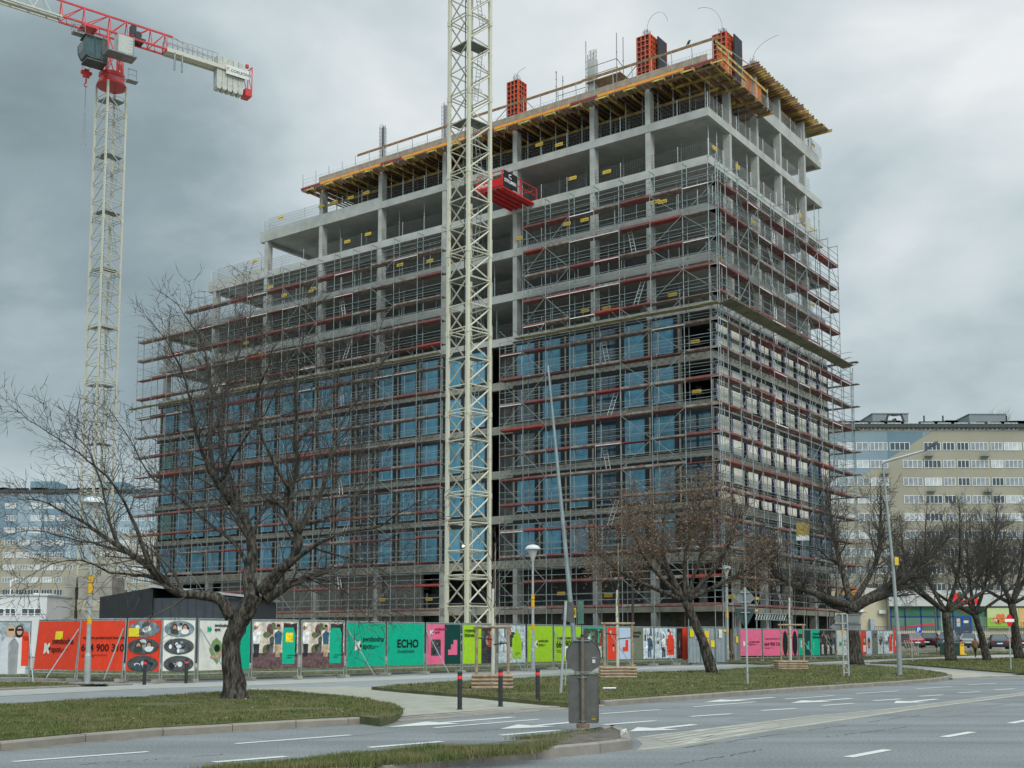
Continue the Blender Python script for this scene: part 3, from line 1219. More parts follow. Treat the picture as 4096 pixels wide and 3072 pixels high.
# ------------------------------------------------------------------ scaffolding
DECKZ = [33.53, 31.55, 29.58, 27.6, 25.63, 23.67, 21.7, 19.67, 17.72, 15.76, 13.81, 11.85, 9.83, 7.86, 5.9, 3.95]


def scaffold(name, label, pos_top, pos_low, ax, y_out, y_in, brace_bays, ladder_bay, lift_range=None, left_trim=None, hoff=0.0):
    """ax 'x': runs along the front; 'y': along the right flank. positions are bay lines"""
    t = bthing(name, 0, 0, 0, label, 'scaffold')
    rnd = random.Random(name + label[:20])

    def P3(a, o, z):
        return (a, o, z) if ax == 'x' else (-o, a, z)
    nd = [0]
    restd = MB()

    def is_top(z):
        return z > 25
    # upright frames: outer and inner standard with their transoms
    for low in (False, True):
        ps = pos_low if low else pos_top
        for i, a in enumerate(ps):
            if low:
                z0, z1 = GB, 24.75
            else:
                z0, z1 = 24.7, DECKZ[0] + 1.95
                if left_trim and a < left_trim:
                    z1 = DECKZ[1] + 1.95
            b = MB()
            for o_ in (y_out, y_in):
                b.tube(P3(a, o_, z0), P3(a, o_, z1), .031, n=5)
                for zz in DECKZ:
                    if z0 < zz < z1:
                        b.tube(P3(a, o_, zz + .12), P3(a, o_, zz + .22), .043, n=5, mi=1 if rnd.random() < .45 else 0)
            for zz in DECKZ:
                if z0 < zz < z1:
                    b.beam(P3(a, y_out, zz - .03), P3(a, y_in, zz - .03), .05, .05)
                    if rnd.random() < .3:
                        b.tube(P3(a, y_in, zz - .35), P3(a, y_in + .75, zz - .35), .025, n=4)
            if not low:
                b.beam(P3(a, y_out, z1 - .1), P3(a, y_in, z1 - .1), .045, .045)
            b.build('upright_frame', [steel_galv, mat('red_tape', (.55, .05, .04), .7)], t)
    for zi, z in enumerate(DECKZ):
        z = z + hoff
        ps = pos_top if is_top(z) else pos_low
        if left_trim and zi == 0:
            ps = [p for p in ps if p >= left_trim]
        for side, offs in ((y_out, (.52, 1.02)), (y_in, (.55, 1.0))):
            for h_ in offs:
                gb = MB()
                zz = [z + h_ + rnd.uniform(-.02, .02) for _ in ps]
                for i in range(len(ps) - 1):
                    gb.tube(P3(ps[i] - .05, side - .035, zz[i]), P3(ps[i + 1] + .05, side - .035, zz[i + 1]), .021 if side == y_out else .017, n=4)
                gb.build('guardrail', steel_galv, t)
        for i in range(len(ps) - 1):
            a0, a1 = ps[i] + .03, ps[i + 1] - .03
            r = rnd.random()
            m_ = deck_red if r < .42 else (deck_bright if r < .48 else deck_grey)
            hb = rnd.choice((.15, .15, .15, .10))
            b = MB()
            p = P3(a0, y_out + .03, z - .045)
            q = P3(a1, y_in - .03, z + .0)
            b.box(*p, *q, 0)
            p = P3(a0, y_out - .03, z + .0)
            q = P3(a1, y_out + .0, z + hb)
            if rnd.random() < .86:
                b.box(*p, *q, 0)
            if rnd.random() < .15:                       # pale aluminium side rail
                p = P3(a0, y_out - .02, z - .06)
                q = P3(a1, y_out + .029, z - .003)
                b.box(*p, *q, 1)
            if nd[0] < 98:
                b.build('deck', [m_, white_pvc], t)
                nd[0] += 1
            else:
                mi = {deck_red: 0, deck_bright: 1, deck_grey: 2}[m_]
                restd.add(b.v, b.f, mi)
        for k, (bi, ph) in enumerate(brace_bays):
            if bi >= len(ps) - 1 or zi == 0: continue
            i = bi
            zt = z + (1.98 if zi > 0 else 1.0)
            up = (zi + ph) % 2 == 0
            a0, a1 = (ps[i], ps[i + 1]) if up else (ps[i + 1], ps[i])
            b = MB()
            b.tube(P3(a0, y_out - .05, z), P3(a1, y_out - .05, zt), .024, n=4)
            b.build('diagonal_brace', steel_galv, t)
        for lb in ladder_bay:
            if lb < len(ps) - 1 and zi > 0 and (zi % 2 == lb % 2 or ax == 'y'):
                aa = (ps[lb] * .62 + ps[lb + 1] * .38)
                b = MB()
                dx = .55 * (1 if zi % 4 < 2 else -1)
                for s_ in (0, .34):
                    b.beam(P3(aa + s_, (y_out * .7 + y_in * .3), z), P3(aa + s_ + dx, (y_out * .3 + y_in * .7), z + 1.98), .035, .03)
                for k in range(7):
                    f_ = (k + .5) / 7
                    b.beam(P3(aa + dx * f_, y_out * (.7 - .4 * f_) + y_in * (.3 + .4 * f_), z + 1.98 * f_), P3(aa + .34 + dx * f_, y_out * (.7 - .4 * f_) + y_in * (.3 + .4 * f_), z + 1.98 * f_), .025, .025)
                b.build('ladder', mat('aluminium', (.55, .56, .55), .4, .5), t)
    if restd.v:
        o = restd.build('deck', [deck_red, deck_bright, deck_grey], t)
        tag(o, kind='stuff')
    # protective fan
    b = MB()
    a0, a1 = pos_top[0] - .4, pos_top[-1] + .3
    n_ = int((a1 - a0) / 1.25)
    for k in range(n_):
        s0 = a0 + (a1 - a0) * k / n_
        s1 = a0 + (a1 - a0) * (k + 1) / n_ - .02
        dz = rnd.uniform(-.02, .02)
        oz = .02 if ax == 'x' else .16
        ow = .75 if ax == 'x' else 1.05
        v = [P3(s0, y_out - .1, 24.62 + dz), P3(s1, y_out - .1, 24.62 + dz), P3(s1, y_out - ow, 24.62 + oz + dz), P3(s0, y_out - ow, 24.62 + oz + dz)]
        v += [(p[0], p[1], p[2] + .03) for p in v]
        b.add(v, [(3, 2, 1, 0), (4, 5, 6, 7), (0, 1, 5, 4), (1, 2, 6, 5), (2, 3, 7, 6), (3, 0, 4, 7)])
    b.build('protective_fan', mat('pale_walk_ply', (.34, .30, .17), .85, var=.25) if ax == 'x' else ply_green, t)
    for a in pos_top[::1]:
        b = MB()
        b.tube(P3(a + .25, y_out + .6, 24.25), P3(a + .25, y_out - 1.5, 25.0), .026, n=4)
        b.build('fan_bracket', steel_dull, t)
    return t


# bay lines measured in the building frame
s1_top = [-15.35, -13.23, -11.05, -8.87, -6.71, -4.13, -1.51, 1.1]
s1_low = [-17.56] + s1_top
scaffold('facade_scaffold', 'steel scaffold with red deck boards on the front right of the crane mast, ladders inside', s1_top, s1_low, 'x', -1.28, -.55, ((0, 0), (1, 1), (5, 0), (6, 1)), (4,))
s2_top = sorted([-23.46, -26.05, -28.65, -31.23, -33.37, -35.57, -37.72, -39.84, -42.05, -44.16, -46.82, -49.34, -51.61, -53.8, -55.85, -58.3, -60.65, -62.97])
scaffold('facade_scaffold', 'long steel scaffold on the front left of the crane mast, behind the big bare tree', s2_top, s2_top, 'x', -1.28, -.55, ((3, 0), (4, 1), (9, 0), (10, 1), (14, 1)), (12,), left_trim=-56)
s3 = [-1.28, -.1, 1.85, 3.7, 5.5, 7.95, 10.35, 12.65, 15.05, 17.5, 20.0, 22.3]
scaffold('flank_scaffold', 'steel scaffold climbing the right flank of the block, seen end on', s3, s3 + [24.9], 'y', -1.25, -.5, ((2, 0), (3, 1), (7, 0), (8, 1), (10, 0)), (5,))
t = bthing('rear_scaffold', 0, 0, 0, 'rear scaffold seen edge on past the far right corner of the block', 'scaffold')
for (x, y) in ((1.3, 25.1), (1.3, 24.5), (-1.2, 25.1), (-1.2, 24.5), (-3.7, 25.1)):
    b = MB()
    b.tube((x, y, GB), (x, y, 25.2), .032, n=5)
    b.build('standard', steel_galv, t)
for z in DECKZ[4:]:
    b = MB()
    for h_ in (.5, 1.0):
        b.tube((1.3, 25.1, z + h_), (-3.7, 25.1, z + h_), .021, n=4)
    b.build('guardrail', steel_galv, t)
    b = MB()
    b.box(-3.7, 24.5, z - .05, 1.9, 25.1, z)
    b.build('deck', deck_grey, t)

# ------------------------------------------------------------------ steel props between the slabs
pm = MB()
pm.tube((0, 0, 0), (0, 0, 1.7), .042, n=6)
pm.tube((0, 0, 1.7), (0, 0, 2.9), .032, n=6)
pm.box(-.07, -.07, 0, .07, .07, .012)
pm.tube((0, 0, 1.62), (0, 0, 1.78), .06, n=6)
post_me = pm.build('tube', steel_galv)
hm = MB()
hm.box(-.07, -.07, 2.9, .07, .07, 3.0)
hm.box(-.07, -.02, 3.0, -.05, .02, 3.16)
hm.box(.05, -.02, 3.0, .07, .02, 3.16)
head_me = hm.build('head', mat('red_prop_head', (.55, .04, .03), .6))
pr0 = bthing('steel_prop', 0, .9, zb(0) + .63, 'grey steel prop with a red head holding the yellow formwork above the top slab', 'prop', 'steel props under the top formwork')
post_me.parent = pr0
head_me.parent = pr0
rr = random.Random(3)
k = 0
spots = []
for i in range(29):
    spots.append((-.5 - i * 1.32 + rr.uniform(-.12, .12), .75))
for i in range(14):
    spots.append((-1.0 - i * 1.4 + rr.uniform(-.2, .2), 2.7))
for i in range(10):
    spots.append((-34 - i * .55, 3.2 + rr.uniform(-.5, 2)))
for i in range(6):
    spots.append((-.5, 1.3 + i * 1.25))
for x, y in spots:
    q = pr0 if k == 0 else dup(pr0)
    q.location = bloc(x, y, zb(0) + .63)
    k += 1
pr1 = dup(pr0, label='bare grey steel prop standing between two raw floor slabs near their edge', group='steel props between the floors')
for ch in list(pr1.children):
    if ch.name.startswith('head'):
        bpy.data.objects.remove(ch)
k = 0
for l in (1, 2, 3, 4):
    for i in range(17 if l < 3 else 12):
        x = -1.0 - i * 2.6 + rr.uniform(-.5, .5)
        if -x > UEND.get(l - 1, 61) - 1: continue
        if l == 1 and i > 14: continue
        q = pr1 if k == 0 else dup(pr1)
        q.location = bloc(x, rr.choice((.8, 1.0, 2.4)), zb(l) + .63)
        k += 1
    for i in range(6):
        q = dup(pr1)
        q.location = bloc(-rr.choice((.4, .6, 1.8)), 1.2 + i * 3.3 + rr.uniform(-.4, .4), zb(l) + .63)
    for dy in (20.9, 22.0):
        q = dup(pr1)
        q.location = bloc(-.2, dy, zb(l) + .63)

# ------------------------------------------------------------------ mesh edge barriers and their yellow plates
bm_ = MB()
for i in range(17):
    x = i * 2.3 / 16
    bm_.tube((x, 0, .05), (x, 0, 1.12), .0095, n=3)
for z in (.08, .35, .6, .85, 1.1):
    bm_.tube((0, 0, z), (2.3, 0, z), .010, n=3)
mesh_me = bm_.build('mesh', steel_dull)
pm = MB()
pm.tube((-.04, .02, 0), (-.04, .02, 1.22), .024, n=5)
post2 = pm.build('post', mat('pale_post', (.52, .53, .50), .5, .3))
bar0 = bthing('edge_barrier', 0, 0, 0, 'wire mesh edge barrier with a pale post along an open slab edge', 'barrier', 'mesh barriers along the slab edges')
mesh_me.parent = bar0
post2.parent = bar0
k = 0


def barrier(x, y, z, rz=0.0):
    global k
    q = bar0 if k == 0 else dup(bar0)
    q.location = bloc(x, y, z)
    q.rotation_euler = (0, 0, -YAW + rz)
    k += 1


for l, u0 in ((0, 46), (1, 53.3), (2, 60.5), (3, 46), (4, 24)):
    z = zb(l) + .63
    n_ = int(u0 / 2.4)
    for i in range(n_):
        x = -2.5 - i * 2.4
        zz = z + (.42 if l in (0, 1, 2) and -x > {0: 31.7, 1: 46.6, 2: 53.6}[l] + 1.2 else 0)
        barrier(x, .12, zz)
    for i in range(8):
        barrier(-.1, .2 + i * 2.45, z, PI / 2)
    if l in (0, 1, 2):
        for i in range(3):
            barrier(-UEND.get(l, 61.16) + .1, .3 + i * 2.4, z + .42, PI / 2)
for i in range(5):
    barrier(-4.9, .12, zb(5) + .63) if i == 0 else (barrier(-4.9, .12, zb(6) + .63) if i == 1 else None)
for i in range(8):
    barrier(-.15, 4.5 + i * 2.3, zb(-1) + 1.03, PI / 2)
for i in range(16):
    x = -16.6 - i * 2.4
    if i > 3: barrier(x, .5, zb(10) + .63)

pl = MB()
pl.box(-.36, -.03, 0, .36, -.012, .26)
plate = pl.build('plate', sign_yellow)
pl0 = bthing('site_sign', 0, 0, 0, 'small yellow site plate hung on a slab edge barrier', 'sign', 'yellow plates on the slab barriers')
plate.parent = pl0
tx_ = text('lettering', 'TLC Rental', .135, (-.33, -.033, .08), black_soft, pl0, bold=.02)
k2 = 0


def plate_at(px, py, side='F'):
    global k2
    p = bonF(px, py, .0) if side == 'F' else bonR(px, py, .08)
    q = pl0 if k2 == 0 else dup(pl0)
    q.location = bloc(p.x, (.02 if side == 'F' else p.y), p.z - .15)
    q.rotation_euler = (0, 0, -YAW + (0 if side == 'F' else PI / 2))
    k2 += 1


for px, py in ((1124, 870), (1285, 824), (1338, 808), (1403, 789), (1465, 770), (1020, 1045), (1389, 965), (1719, 1042), (1137, 1180), (1244, 1163), (1082, 1146), (1254, 1153), (1600, 1058), (1472, 935),
               (2076, 952), (2427, 686), (2236, 577), (2157, 577), (2426, 1231), (2290, 711), (2267, 894), (2338, 878), (2622, 806), (2650, 805), (2780, 1365), (2787, 1564), (984, 1370), (1044, 1412), (765, 1430), (672, 1433),
               (2340, 1242), (2690, 1177), (1528, 2398), (1716, 2395), (2433, 2380), (2245, 2373), (3000 - 80, 2385)):
    plate_at(px, py)
for px, py in ((2858, 592), (2950, 667), (3005, 1240), (2876, 1025), (3250, 1217), (3252, 580), (3200, 860), (3012, 890), (3220, 892), (3248, 915)):
    plate_at(px, py, 'R')

# ------------------------------------------------------------------ formwork on top
fw = bthing('edge_formwork', 0, 0, 0, 'yellow and brown timber formwork round the edge of the top slab', 'formwork')
b = MB()
b.box(-38.8, -.10, 42.62, -.0, -.05, 43.62)
b.build('side_board', plywood, fw)
b = MB()
b.box(-38.85, -.13, 42.62, -38.80, 9, 43.62)
b.build('side_board', plywood, fw)
b = MB()
b.box(-40.2, -1.02, 42.30, 1.15, -.13, 42.36)
b.build('platform', plywood, fw)
for i in range(17):
    x = -40.2 + i * 2.43
    b = MB()
    b.box(x, -1.07, 42.36, x + 2.41, -1.025, 42.56)
    b.build('toe_board', orange_paint if i % 4 else mat('dark_red_strip', (.22, .03, .03), .7), fw)
for i in range(18):                                    # cantilever brackets
    x = -39.6 + i * 2.38
    for dx in (0, .9):
        b = MB()
        b.box(x + dx, -1.25, 42.08, x + dx + .09, 2.6, 42.28)
        b.build('bearer', timber_y if (i % 3 or dx) else timber_b, fw)
    b = MB()
    for dx_ in (0, ):
        b.box(x - .1, -1.05, 42.20, x + 1.0, -.98, 42.295)
    b.build('edge_beam', mat('yellow_steel', (.55, .50, .12), .6, var=.3), fw)
b = MB()
for i in range(98):
    x = -40.0 + i * .42
    b.box(x, -.9, 42.37 - .08, x + .08, 6.8, 42.37 + .0)
    b.box(x, -.0, 42.37, x + .08, 6.8, 42.44)
b.v = [(x, y, z - .03 if z > 42.4 else z) for x, y, z in b.v]
tag(b.build('joist', timber_b, fw), kind='stuff')
b = MB()
for y in (2.2, 5.0):
    b.box(-40, y, 41.86, -.2, y + .1, 42.07)
b.build('bearer', timber_y, fw)
b = MB()
b.box(-38.7, .0, 42.45, -.31, 7.2, 42.61)
b.build('deck_skin', mat('dark_ply', (.09, .065, .045), .8, var=.3), fw)
# right hand platform
b = MB()
b.box(.06, -1.0, 42.30, 1.15, 8.9, 42.36)
b.build('platform', plywood, fw)
for i in range(8):
    b = MB()
    y = -.8 + i * 1.35
    b.box(-3.2, y, 42.06, 1.35, y + .09, 42.27)
    b.build('bearer', timber_y if i % 2 else timber_b, fw)
b = MB()
for i in range(24):
    b.box(-3.0 + i * .18, -.9, 42.275, -2.95 + i * .18, 8.7, 42.297)
tag(b.build('joist', timber_b, fw), kind='stuff')
# rails
for (p, q) in (((-33.3, -1.0, 43.98), (-22, -1.0, 44.0)), ((-22, -1.02, 44.05), (-10, -1.02, 44.02)), ((-10, -1.0, 44.08), (1.45, -1.0, 44.05))):
    b = MB()
    b.beam(p, q, .05, .20)
    b.build('rail', timber_b, fw)
for (p, q) in (((1.2, -1.1, 43.75), (1.2, 1.6, 43.95)), ((1.15, -.8, 43.5), (1.15, 8.0, 43.62))):
    b = MB()
    b.beam(p, q, .05, .20)
    b.build('rail', timber_y, fw)
for i in range(26):
    x = -40.0 + i * 1.64
    b = MB()
    b.tube((x, -1.0, 42.1), (x - .04, -1.08 if x > -33.5 else -1.0, 44.0 if x > -33.5 else 43.85), .030, n=5)
    b.build('rail_post', steel_galv, fw)
for y in (1.0, 3.4, 5.8, 8.0):
    b = MB()
    b.tube((1.15, y, 42.1), (1.2, y, 43.85), .03, n=5)
    b.build('rail_post', steel_galv, fw)
for i, (y0, y1) in enumerate(((-.4, 1.7), (3.4, 5.2), (5.6, 7.0))):
    b = MB()
    for j in range(15):
        y = y0 + (y1 - y0) * j / 14
        b.tube((1.1, y, 42.4), (1.1, y, 43.5), .013, n=3)
    for z in (42.4, 42.75, 43.1, 43.5):
        b.tube((1.1, y0, z), (1.1, y1, z), .014, n=3)
    b.build('orange_mesh', mat('orange_mesh', (.75, .22, .04), .6), fw)
b = MB()
for j in range(150):
    x = -40 + j * .275
    b.tube((x, -.93, 42.4), (x, -.93, 43.35), .006, n=3)
for z in (42.7, 43.0, 43.35):
    b.tube((-40, -.93, z), (1.1, -.93, z), .007, n=3)
tag(b.build('wire_mesh', steel_dull, fw), kind='stuff')
# starter bars along the edge
b = MB()
for j in range(90):
    x = -37.5 + j * .42
    b.tube((x, .3, 43.3), (x + rr.uniform(-.03, .03), .3, 43.95 + rr.uniform(-.1, .1)), .010, n=3)
tag(b.build('rebar', mat('rusty_rebar', (.22, .12, .08), .9), fw), kind='stuff')

# upper table formwork over the right rear
tf = bthing('table_formwork', 0, 0, 0, 'yellow timber beam formwork roof over the right rear corner of the top storey', 'formwork')
for i in range(31):
    y = 7.0 + i * .42
    b = MB()
    dx = rr.uniform(-.12, .12)
    b.box(-4.4 + dx, y, 45.50, .95 + dx, y + .035, 45.68)
    b.box(-4.4 + dx, y - .03, 45.68, .95 + dx, y + .065, 45.72)
    b.box(-4.4 + dx, y - .03, 45.46, .95 + dx, y + .065, 45.50)
    b.build('beam', timber_y if rr.random() < .65 else timber_b, tf)
b = MB()
b.box(-4.2, 7.0, 45.73, .4, 20.0, 45.75)
b.build('deck_skin', plywood, tf)
for x in (-.75, -3.6):
    for i in range(5):
        b = MB()
        b.box(x, 7 + i * 2.75, 45.24, x + .08, 9.7 + i * 2.75, 45.45)
        b.build('bearer', timber_y if i % 2 else timber_b, tf)
for (y, x1) in ((19.3, 1.5), (20.5, 1.7)):
    b = MB()
    b.box(-3, y, 44.9, x1, y + .09, 45.12)
    b.build('bearer', timber_y, tf)
b = MB()
b.box(-1.5, 19.0, 45.13, 1.4, 20.8, 45.18)
b.build('platform', plywood, tf)
for i in range(12):
    q = dup(pr1, label='grey steel prop under the yellow beam roof of the right rear storey', group='steel props under the rear beam roof')
    q.location = bloc(-.45 - (i % 2) * .4, 5.6 + i * 1.5, zb(-1) + .63)
    q.scale = (BS, BS, BS * .83)

# column forms, a bare column stub, cages
def rebar_bundle(name, x, y, z0, z1, lab, w=.42, whip=None):
    b = MB()
    for i in range(4):
        for j in range(3):
            b.tube((x + (i - 1.5) * w / 3, y + (j - 1) * w / 2, z0), (x + (i - 1.5) * w / 3 + rr.uniform(-.02, .02), y + (j - 1) * w / 2, z1 + rr.uniform(-.25, .1)), .016, n=4)
    for k in range(int((z1 - z0) / .35)):
        z = z0 + .2 + k * .35
        for (a, c) in (((-1, -1), (1, -1)), ((1, -1), (1, 1)), ((1, 1), (-1, 1)), ((-1, 1), (-1, -1))):
            b.tube((x + a[0] * w / 2, y + a[1] * w / 2, z), (x + c[0] * w / 2, y + c[1] * w / 2, z), .009, n=3)
    if whip:
        pts = [(x, y, z1 - .1)]
        for k in range(1, 9):
            t_ = k / 8
            pts.append((x + whip[0] * (1 - math.cos(t_ * PI / 2 * whip[3])), y + whip[1] * t_ * .3, z1 - .1 + whip[2] * math.sin(t_ * PI * .5 * whip[3])))
        b.path(pts, .012, n=4)
    e_ = b.build(name, mat('dark_rebar', (.035, .03, .028), .8))
    e_.location = bloc(0, 0, 0)
    e_.rotation_euler = (0, 0, -YAW)
    e_.scale = (BS,) * 3
    tag(e_, lab, 'rebar')
    return e_


def column_form(px, pyb, pyt, y, lab, panel=True, plane='F'):
    p = bonF(px, pyb, y)
    zt = bonF(px, pyt, y).z
    z0 = 43.3
    f = bthing('column_formwork', p.x, y, z0, lab, 'formwork', 'red steel column forms on the roof')
    h = zt - z0
    w = .52
    for face in range(4):
        b = MB()
        # ribs on the outer side of each face
        for zz in [i * h / 9 for i in range(10)]:
            b.box(-w, -w - .09, max(0, zz - .03), w, -w, zz + .03)
        for xx in (-w, -w / 3, w / 3, w):
            b.box(xx - .03, -w - .10, 0, xx + .03, -w - .0, h + .03)
        for i in range(9):
            b.box(-w * .33 + (i % 2) * .35, -w - .085, i * h / 9 + .03, -w * .33 + .05 + (i % 2) * .35, -w, (i + 1) * h / 9)
        b.box(-w, -w + .001, 0, w, -w + .02, h, 1)
        a = face * PI / 2
        b.v = [(x_ * math.cos(a) - y_ * math.sin(a), x_ * math.sin(a) + y_ * math.cos(a), z_) for x_, y_, z_ in b.v]
        b.build('form_panel', [form_red, black_soft], f)
    if panel:
        b = MB()
        b.box(w + .30, .10, -.5, w + .38, 1.45, h + .02, 1)
        b.box(w + .3, 1.45, -.5, w + .38, 1.53, h + .05, 0)
        b.box(w + .385, .12, -.5, w + .40, 1.43, h, 1)
        b.build('open_panel', [form_red, black_soft], f)
    b = MB()
    b.tube((w + .1, -.2, h * .62), (w + 2.1, -1.0, .1), .035, n=5)
    b.tube((-w - .1, -.2, h * .5), (-w - 1.2, -1.0, .1), .035, n=5)
    b.build('push_pull_prop', steel_dull, f)
    return p, zt


for i, (px, pt, y, lab, wh_) in enumerate(((2067, 336, 1.0, 'red steel column form nearest the crane mast, no open panel', (.9, 0, .5, 1.0)), (2590, 156, 1.0, 'red steel column form in mid roof edge with one open black panel', (.9, 0, 1.2, 1.9)))):
    p, zt = column_form(px, pt + 220, pt, y, lab, panel=i > 0)
    rebar_bundle('rebar_cage', p.x, y, zt - .4, zt + .75, 'dark bar ends sticking out of the ' + ('left' if i == 0 else 'middle') + ' red column form', whip=wh_)
p = bonR(2893, 300, -.6)
pz = bonR(2893, 158, -.6).z
f_x, f_y = -.6, p.y
bonF_old = bonF


def bonF(px, py, yl):
    return Vector((f_x, f_y, bonR(px, py, f_x).z))


p, zt = column_form(2893, 300, 150, f_y, 'red steel column form at the right roof corner with a black panel behind', True)
bonF = bonF_old
rebar_bundle('rebar_cage', f_x, f_y, zt - .4, zt + .7, 'dark bar ends on top of the corner red column form', whip=(-2.0, 0, 2.3, 1.0))
# bare stub column with its cage
p = bonF(2372, 330, 1.4)
zt = bonF(2372, 240, 1.4).z
b = MB()
b.box(-.28, -.28, 0, .28, .28, zt - 43.3)
st = b.build('column_stub', concrete)
st.location = bloc(p.x, 1.4, 43.3)
st.rotation_euler = (0, 0, -YAW)
st.scale = (BS,) * 3
tag(st, 'bare concrete column stub on the roof beside the small roof scaffold', 'column')
rebar_bundle('rebar_cage', p.x, 1.4, zt - .2, zt + .85, 'dark bars on top of the bare concrete column stub')
p = bonR(3012, 300, -.5)
b = MB()
b.box(-.28, -.2, 0, .28, .2, 3.4)
st = b.build('column_stub', concrete)
st.location = bloc(-.5, p.y, 43.1)
st.rotation_euler = (0, 0, -YAW)
st.scale = (BS,) * 3
tag(st, 'concrete column stub between the black panel and the yellow beam roof', 'column')
rebar_bundle('rebar_cage', -.5, p.y, 46.4, 47.3, 'dark bars on top of the column stub next to the yellow beam roof', whip=(2.2, 0, 1.4, 1.0))
for px, pt, pb_, lab in ((1531, 502, 620, 'tall bundle of column bars left of the crane mast on the roof'), (1781, 414, 520, 'tall bundle of column bars half hidden by the crane mast')):
    p = bonF(px, pb_, 1.2)
    rebar_bundle('rebar_cage', p.x, 1.2, 42.9, bonF(px, pt, 1.2).z, lab)
# small roof scaffold round the stub
rs = bthing('roof_scaffold', 0, 0, 0, 'small scaffold tower round the bare column stub on the roof', 'scaffold')
pts = [bonF(px, py, 1.4 + o).x for px, py, o in ((2345, 300, 0), (2345, 300, 0), (2467, 300, 0), (2493, 300, 1.4))]
A = [(bonF(2344, 300, .9).x, .9, bonF(2344, 165, .9).z), (bonF(2351, 300, 2.4).x, 2.4, bonF(2351, 220, 2.4).z), (bonF(2467, 260, .9).x, .9, bonF(2467, 131, .9).z), (bonF(2493, 260, 2.4).x, 2.4, bonF(2493, 148, 2.4).z),
     (bonF(2225, 300, .9).x, .9, bonF(2225, 285, .9).z), (bonF(2251, 300, 2.4).x, 2.4, bonF(2251, 303, 2.4).z)]
for x, y, z in A:
    b = MB()
    b.tube((x, y, 43.2), (x, y, z), .035, n=5)
    for kz in range(6):
        b.tube((x, y, 43.6 + kz * .6), (x, y, 43.66 + kz * .6), .06, n=6)
    b.build('standard', steel_dull, rs)
for h_ in (46.1, 45.4):
    for i, j in ((0, 2), (2, 3), (1, 3)):
        b = MB()
        b.tube((A[i][0], A[i][1], h_), (A[j][0], A[j][1], h_), .028, n=4)
        b.build('ledger', steel_dull, rs)
for h_ in (45.2, 44.6):
    b = MB()
    b.tube((A[4][0], A[4][1], h_), (A[0][0], A[0][1], h_), .028, n=4)
    b.build('ledger', steel_dull, rs)
for a_, c_ in ((2, 0), (0, 4)):
    b = MB()
    z_ = 44.9 if a_ == 2 else 43.95
    b.box(A[c_][0], .9, z_, A[a_][0] + .3, 2.4, z_ + .05)
    b.build('deck', timber_b, rs)
# black bird on the timber rail
p = bonF(2754, 172, -1.0)
b = MB()
b.path([(-.10, 0, .02), (-.02, 0, .1), (.03, 0, .2), (.05, 0, .27), (.09, 0, .29), (.15, 0, .28)], [.02, .07, .085, .05, .045, .006], n=8)
b.path([(-.06, 0, .08), (-.16, 0, -.04)], [.04, .012], n=6)
b.tube((0, .02, .06), (0, .02, -.02), .008)
b.tube((0, -.02, .06), (0, -.02, -.02), .008)
bd = b.build('crow', mat('crow_black', (.012, .012, .014), .5), smooth=True)
bd.location = bloc(p.x, -1.0, 44.17)
bd.rotation_euler = (0, 0, -YAW + .6)
bd.scale = (1.25,) * 3
tag(bd, 'black crow perched on the timber rail of the roof edge', 'bird')

# red hanging work platform
pc = bonF(2060, 800, -1.6)
_q = bonF(2146, 797, .3)
_x1 = _q.x
_c = bonR(2018, 766, _x1)
PL = .3 - _c.y
wp = bthing('loading_platform', _x1 - 2.4, 0, (_q.z + _c.z) / 2, 'red steel loading platform sticking out of the slab edge right of the crane mast', 'platform')
b = MB()
b.box(0, -PL, -.12, 2.4, .6, .0)
for i in range(5):
    b.box(.1 + i * .53, -PL + .02, -.22, .18 + i * .53, .58, -.121)
b.build('deck', crane_red, wp)
for (x, y) in ((0, -PL), (2.4, -PL), (0, -PL * .45), (2.4, -PL * .45), (2.4, .3), (0, .3)):
    b = MB()
    b.box(x - .04, y - .04, 0, x + .04, y + .04, 1.15)
    b.build('post', crane_red, wp)
for p_, q_ in (((0, -PL), (2.4, -PL)), ((0, -PL), (0, .3)), ((2.4, -PL), (2.4, .3))):
    for z_ in (.62, 1.2):
        b = MB()
        b.beam((p_[0], p_[1], z_), (q_[0], q_[1], z_), .06, .06)
        b.build('rail', crane_red, wp)
b = MB()
b.beam((2.4, -PL * .45, .05), (2.4, .3, 1.15), .05, .05)
b.build('brace', crane_red, wp)
b = MB()
b.box(.0, -PL - .08, .02, 2.38, -PL - .06, .62)
b.build('toe_panel', flat(205, 30, 36), wp)
text('lettering', 'STRUMIN', .3, (.2, -PL - .085, .2), flat(235, 235, 235), wp, bold=.02)
bn = MB()
bn.box(2.455, -PL + .1, .05, 2.47, -PL + 1.9, 1.3)
ban = bn.build('banner', black_soft, wp)
text('lettering', 'STRUMIN', .37, (2.475, -PL + .18, .42), flat(235, 235, 235), wp, bold=.03, rot=(PI / 2, 0, PI / 2))
lg = MB()
lg.prism([(2.473, -PL + .75, .98), (2.473, -PL + 1.1, .86), (2.473, -PL + 1.1, .78), (2.473, -PL + .75, .9)], (.004, 0, 0))
lg.prism([(2.473, -PL + 1.1, 1.12), (2.473, -PL + .75, 1.0), (2.473, -PL + .75, 1.08), (2.473, -PL + 1.05, 1.19)], (.004, 0, 0))
lg.build('emblem', flat(235, 235, 235), wp)

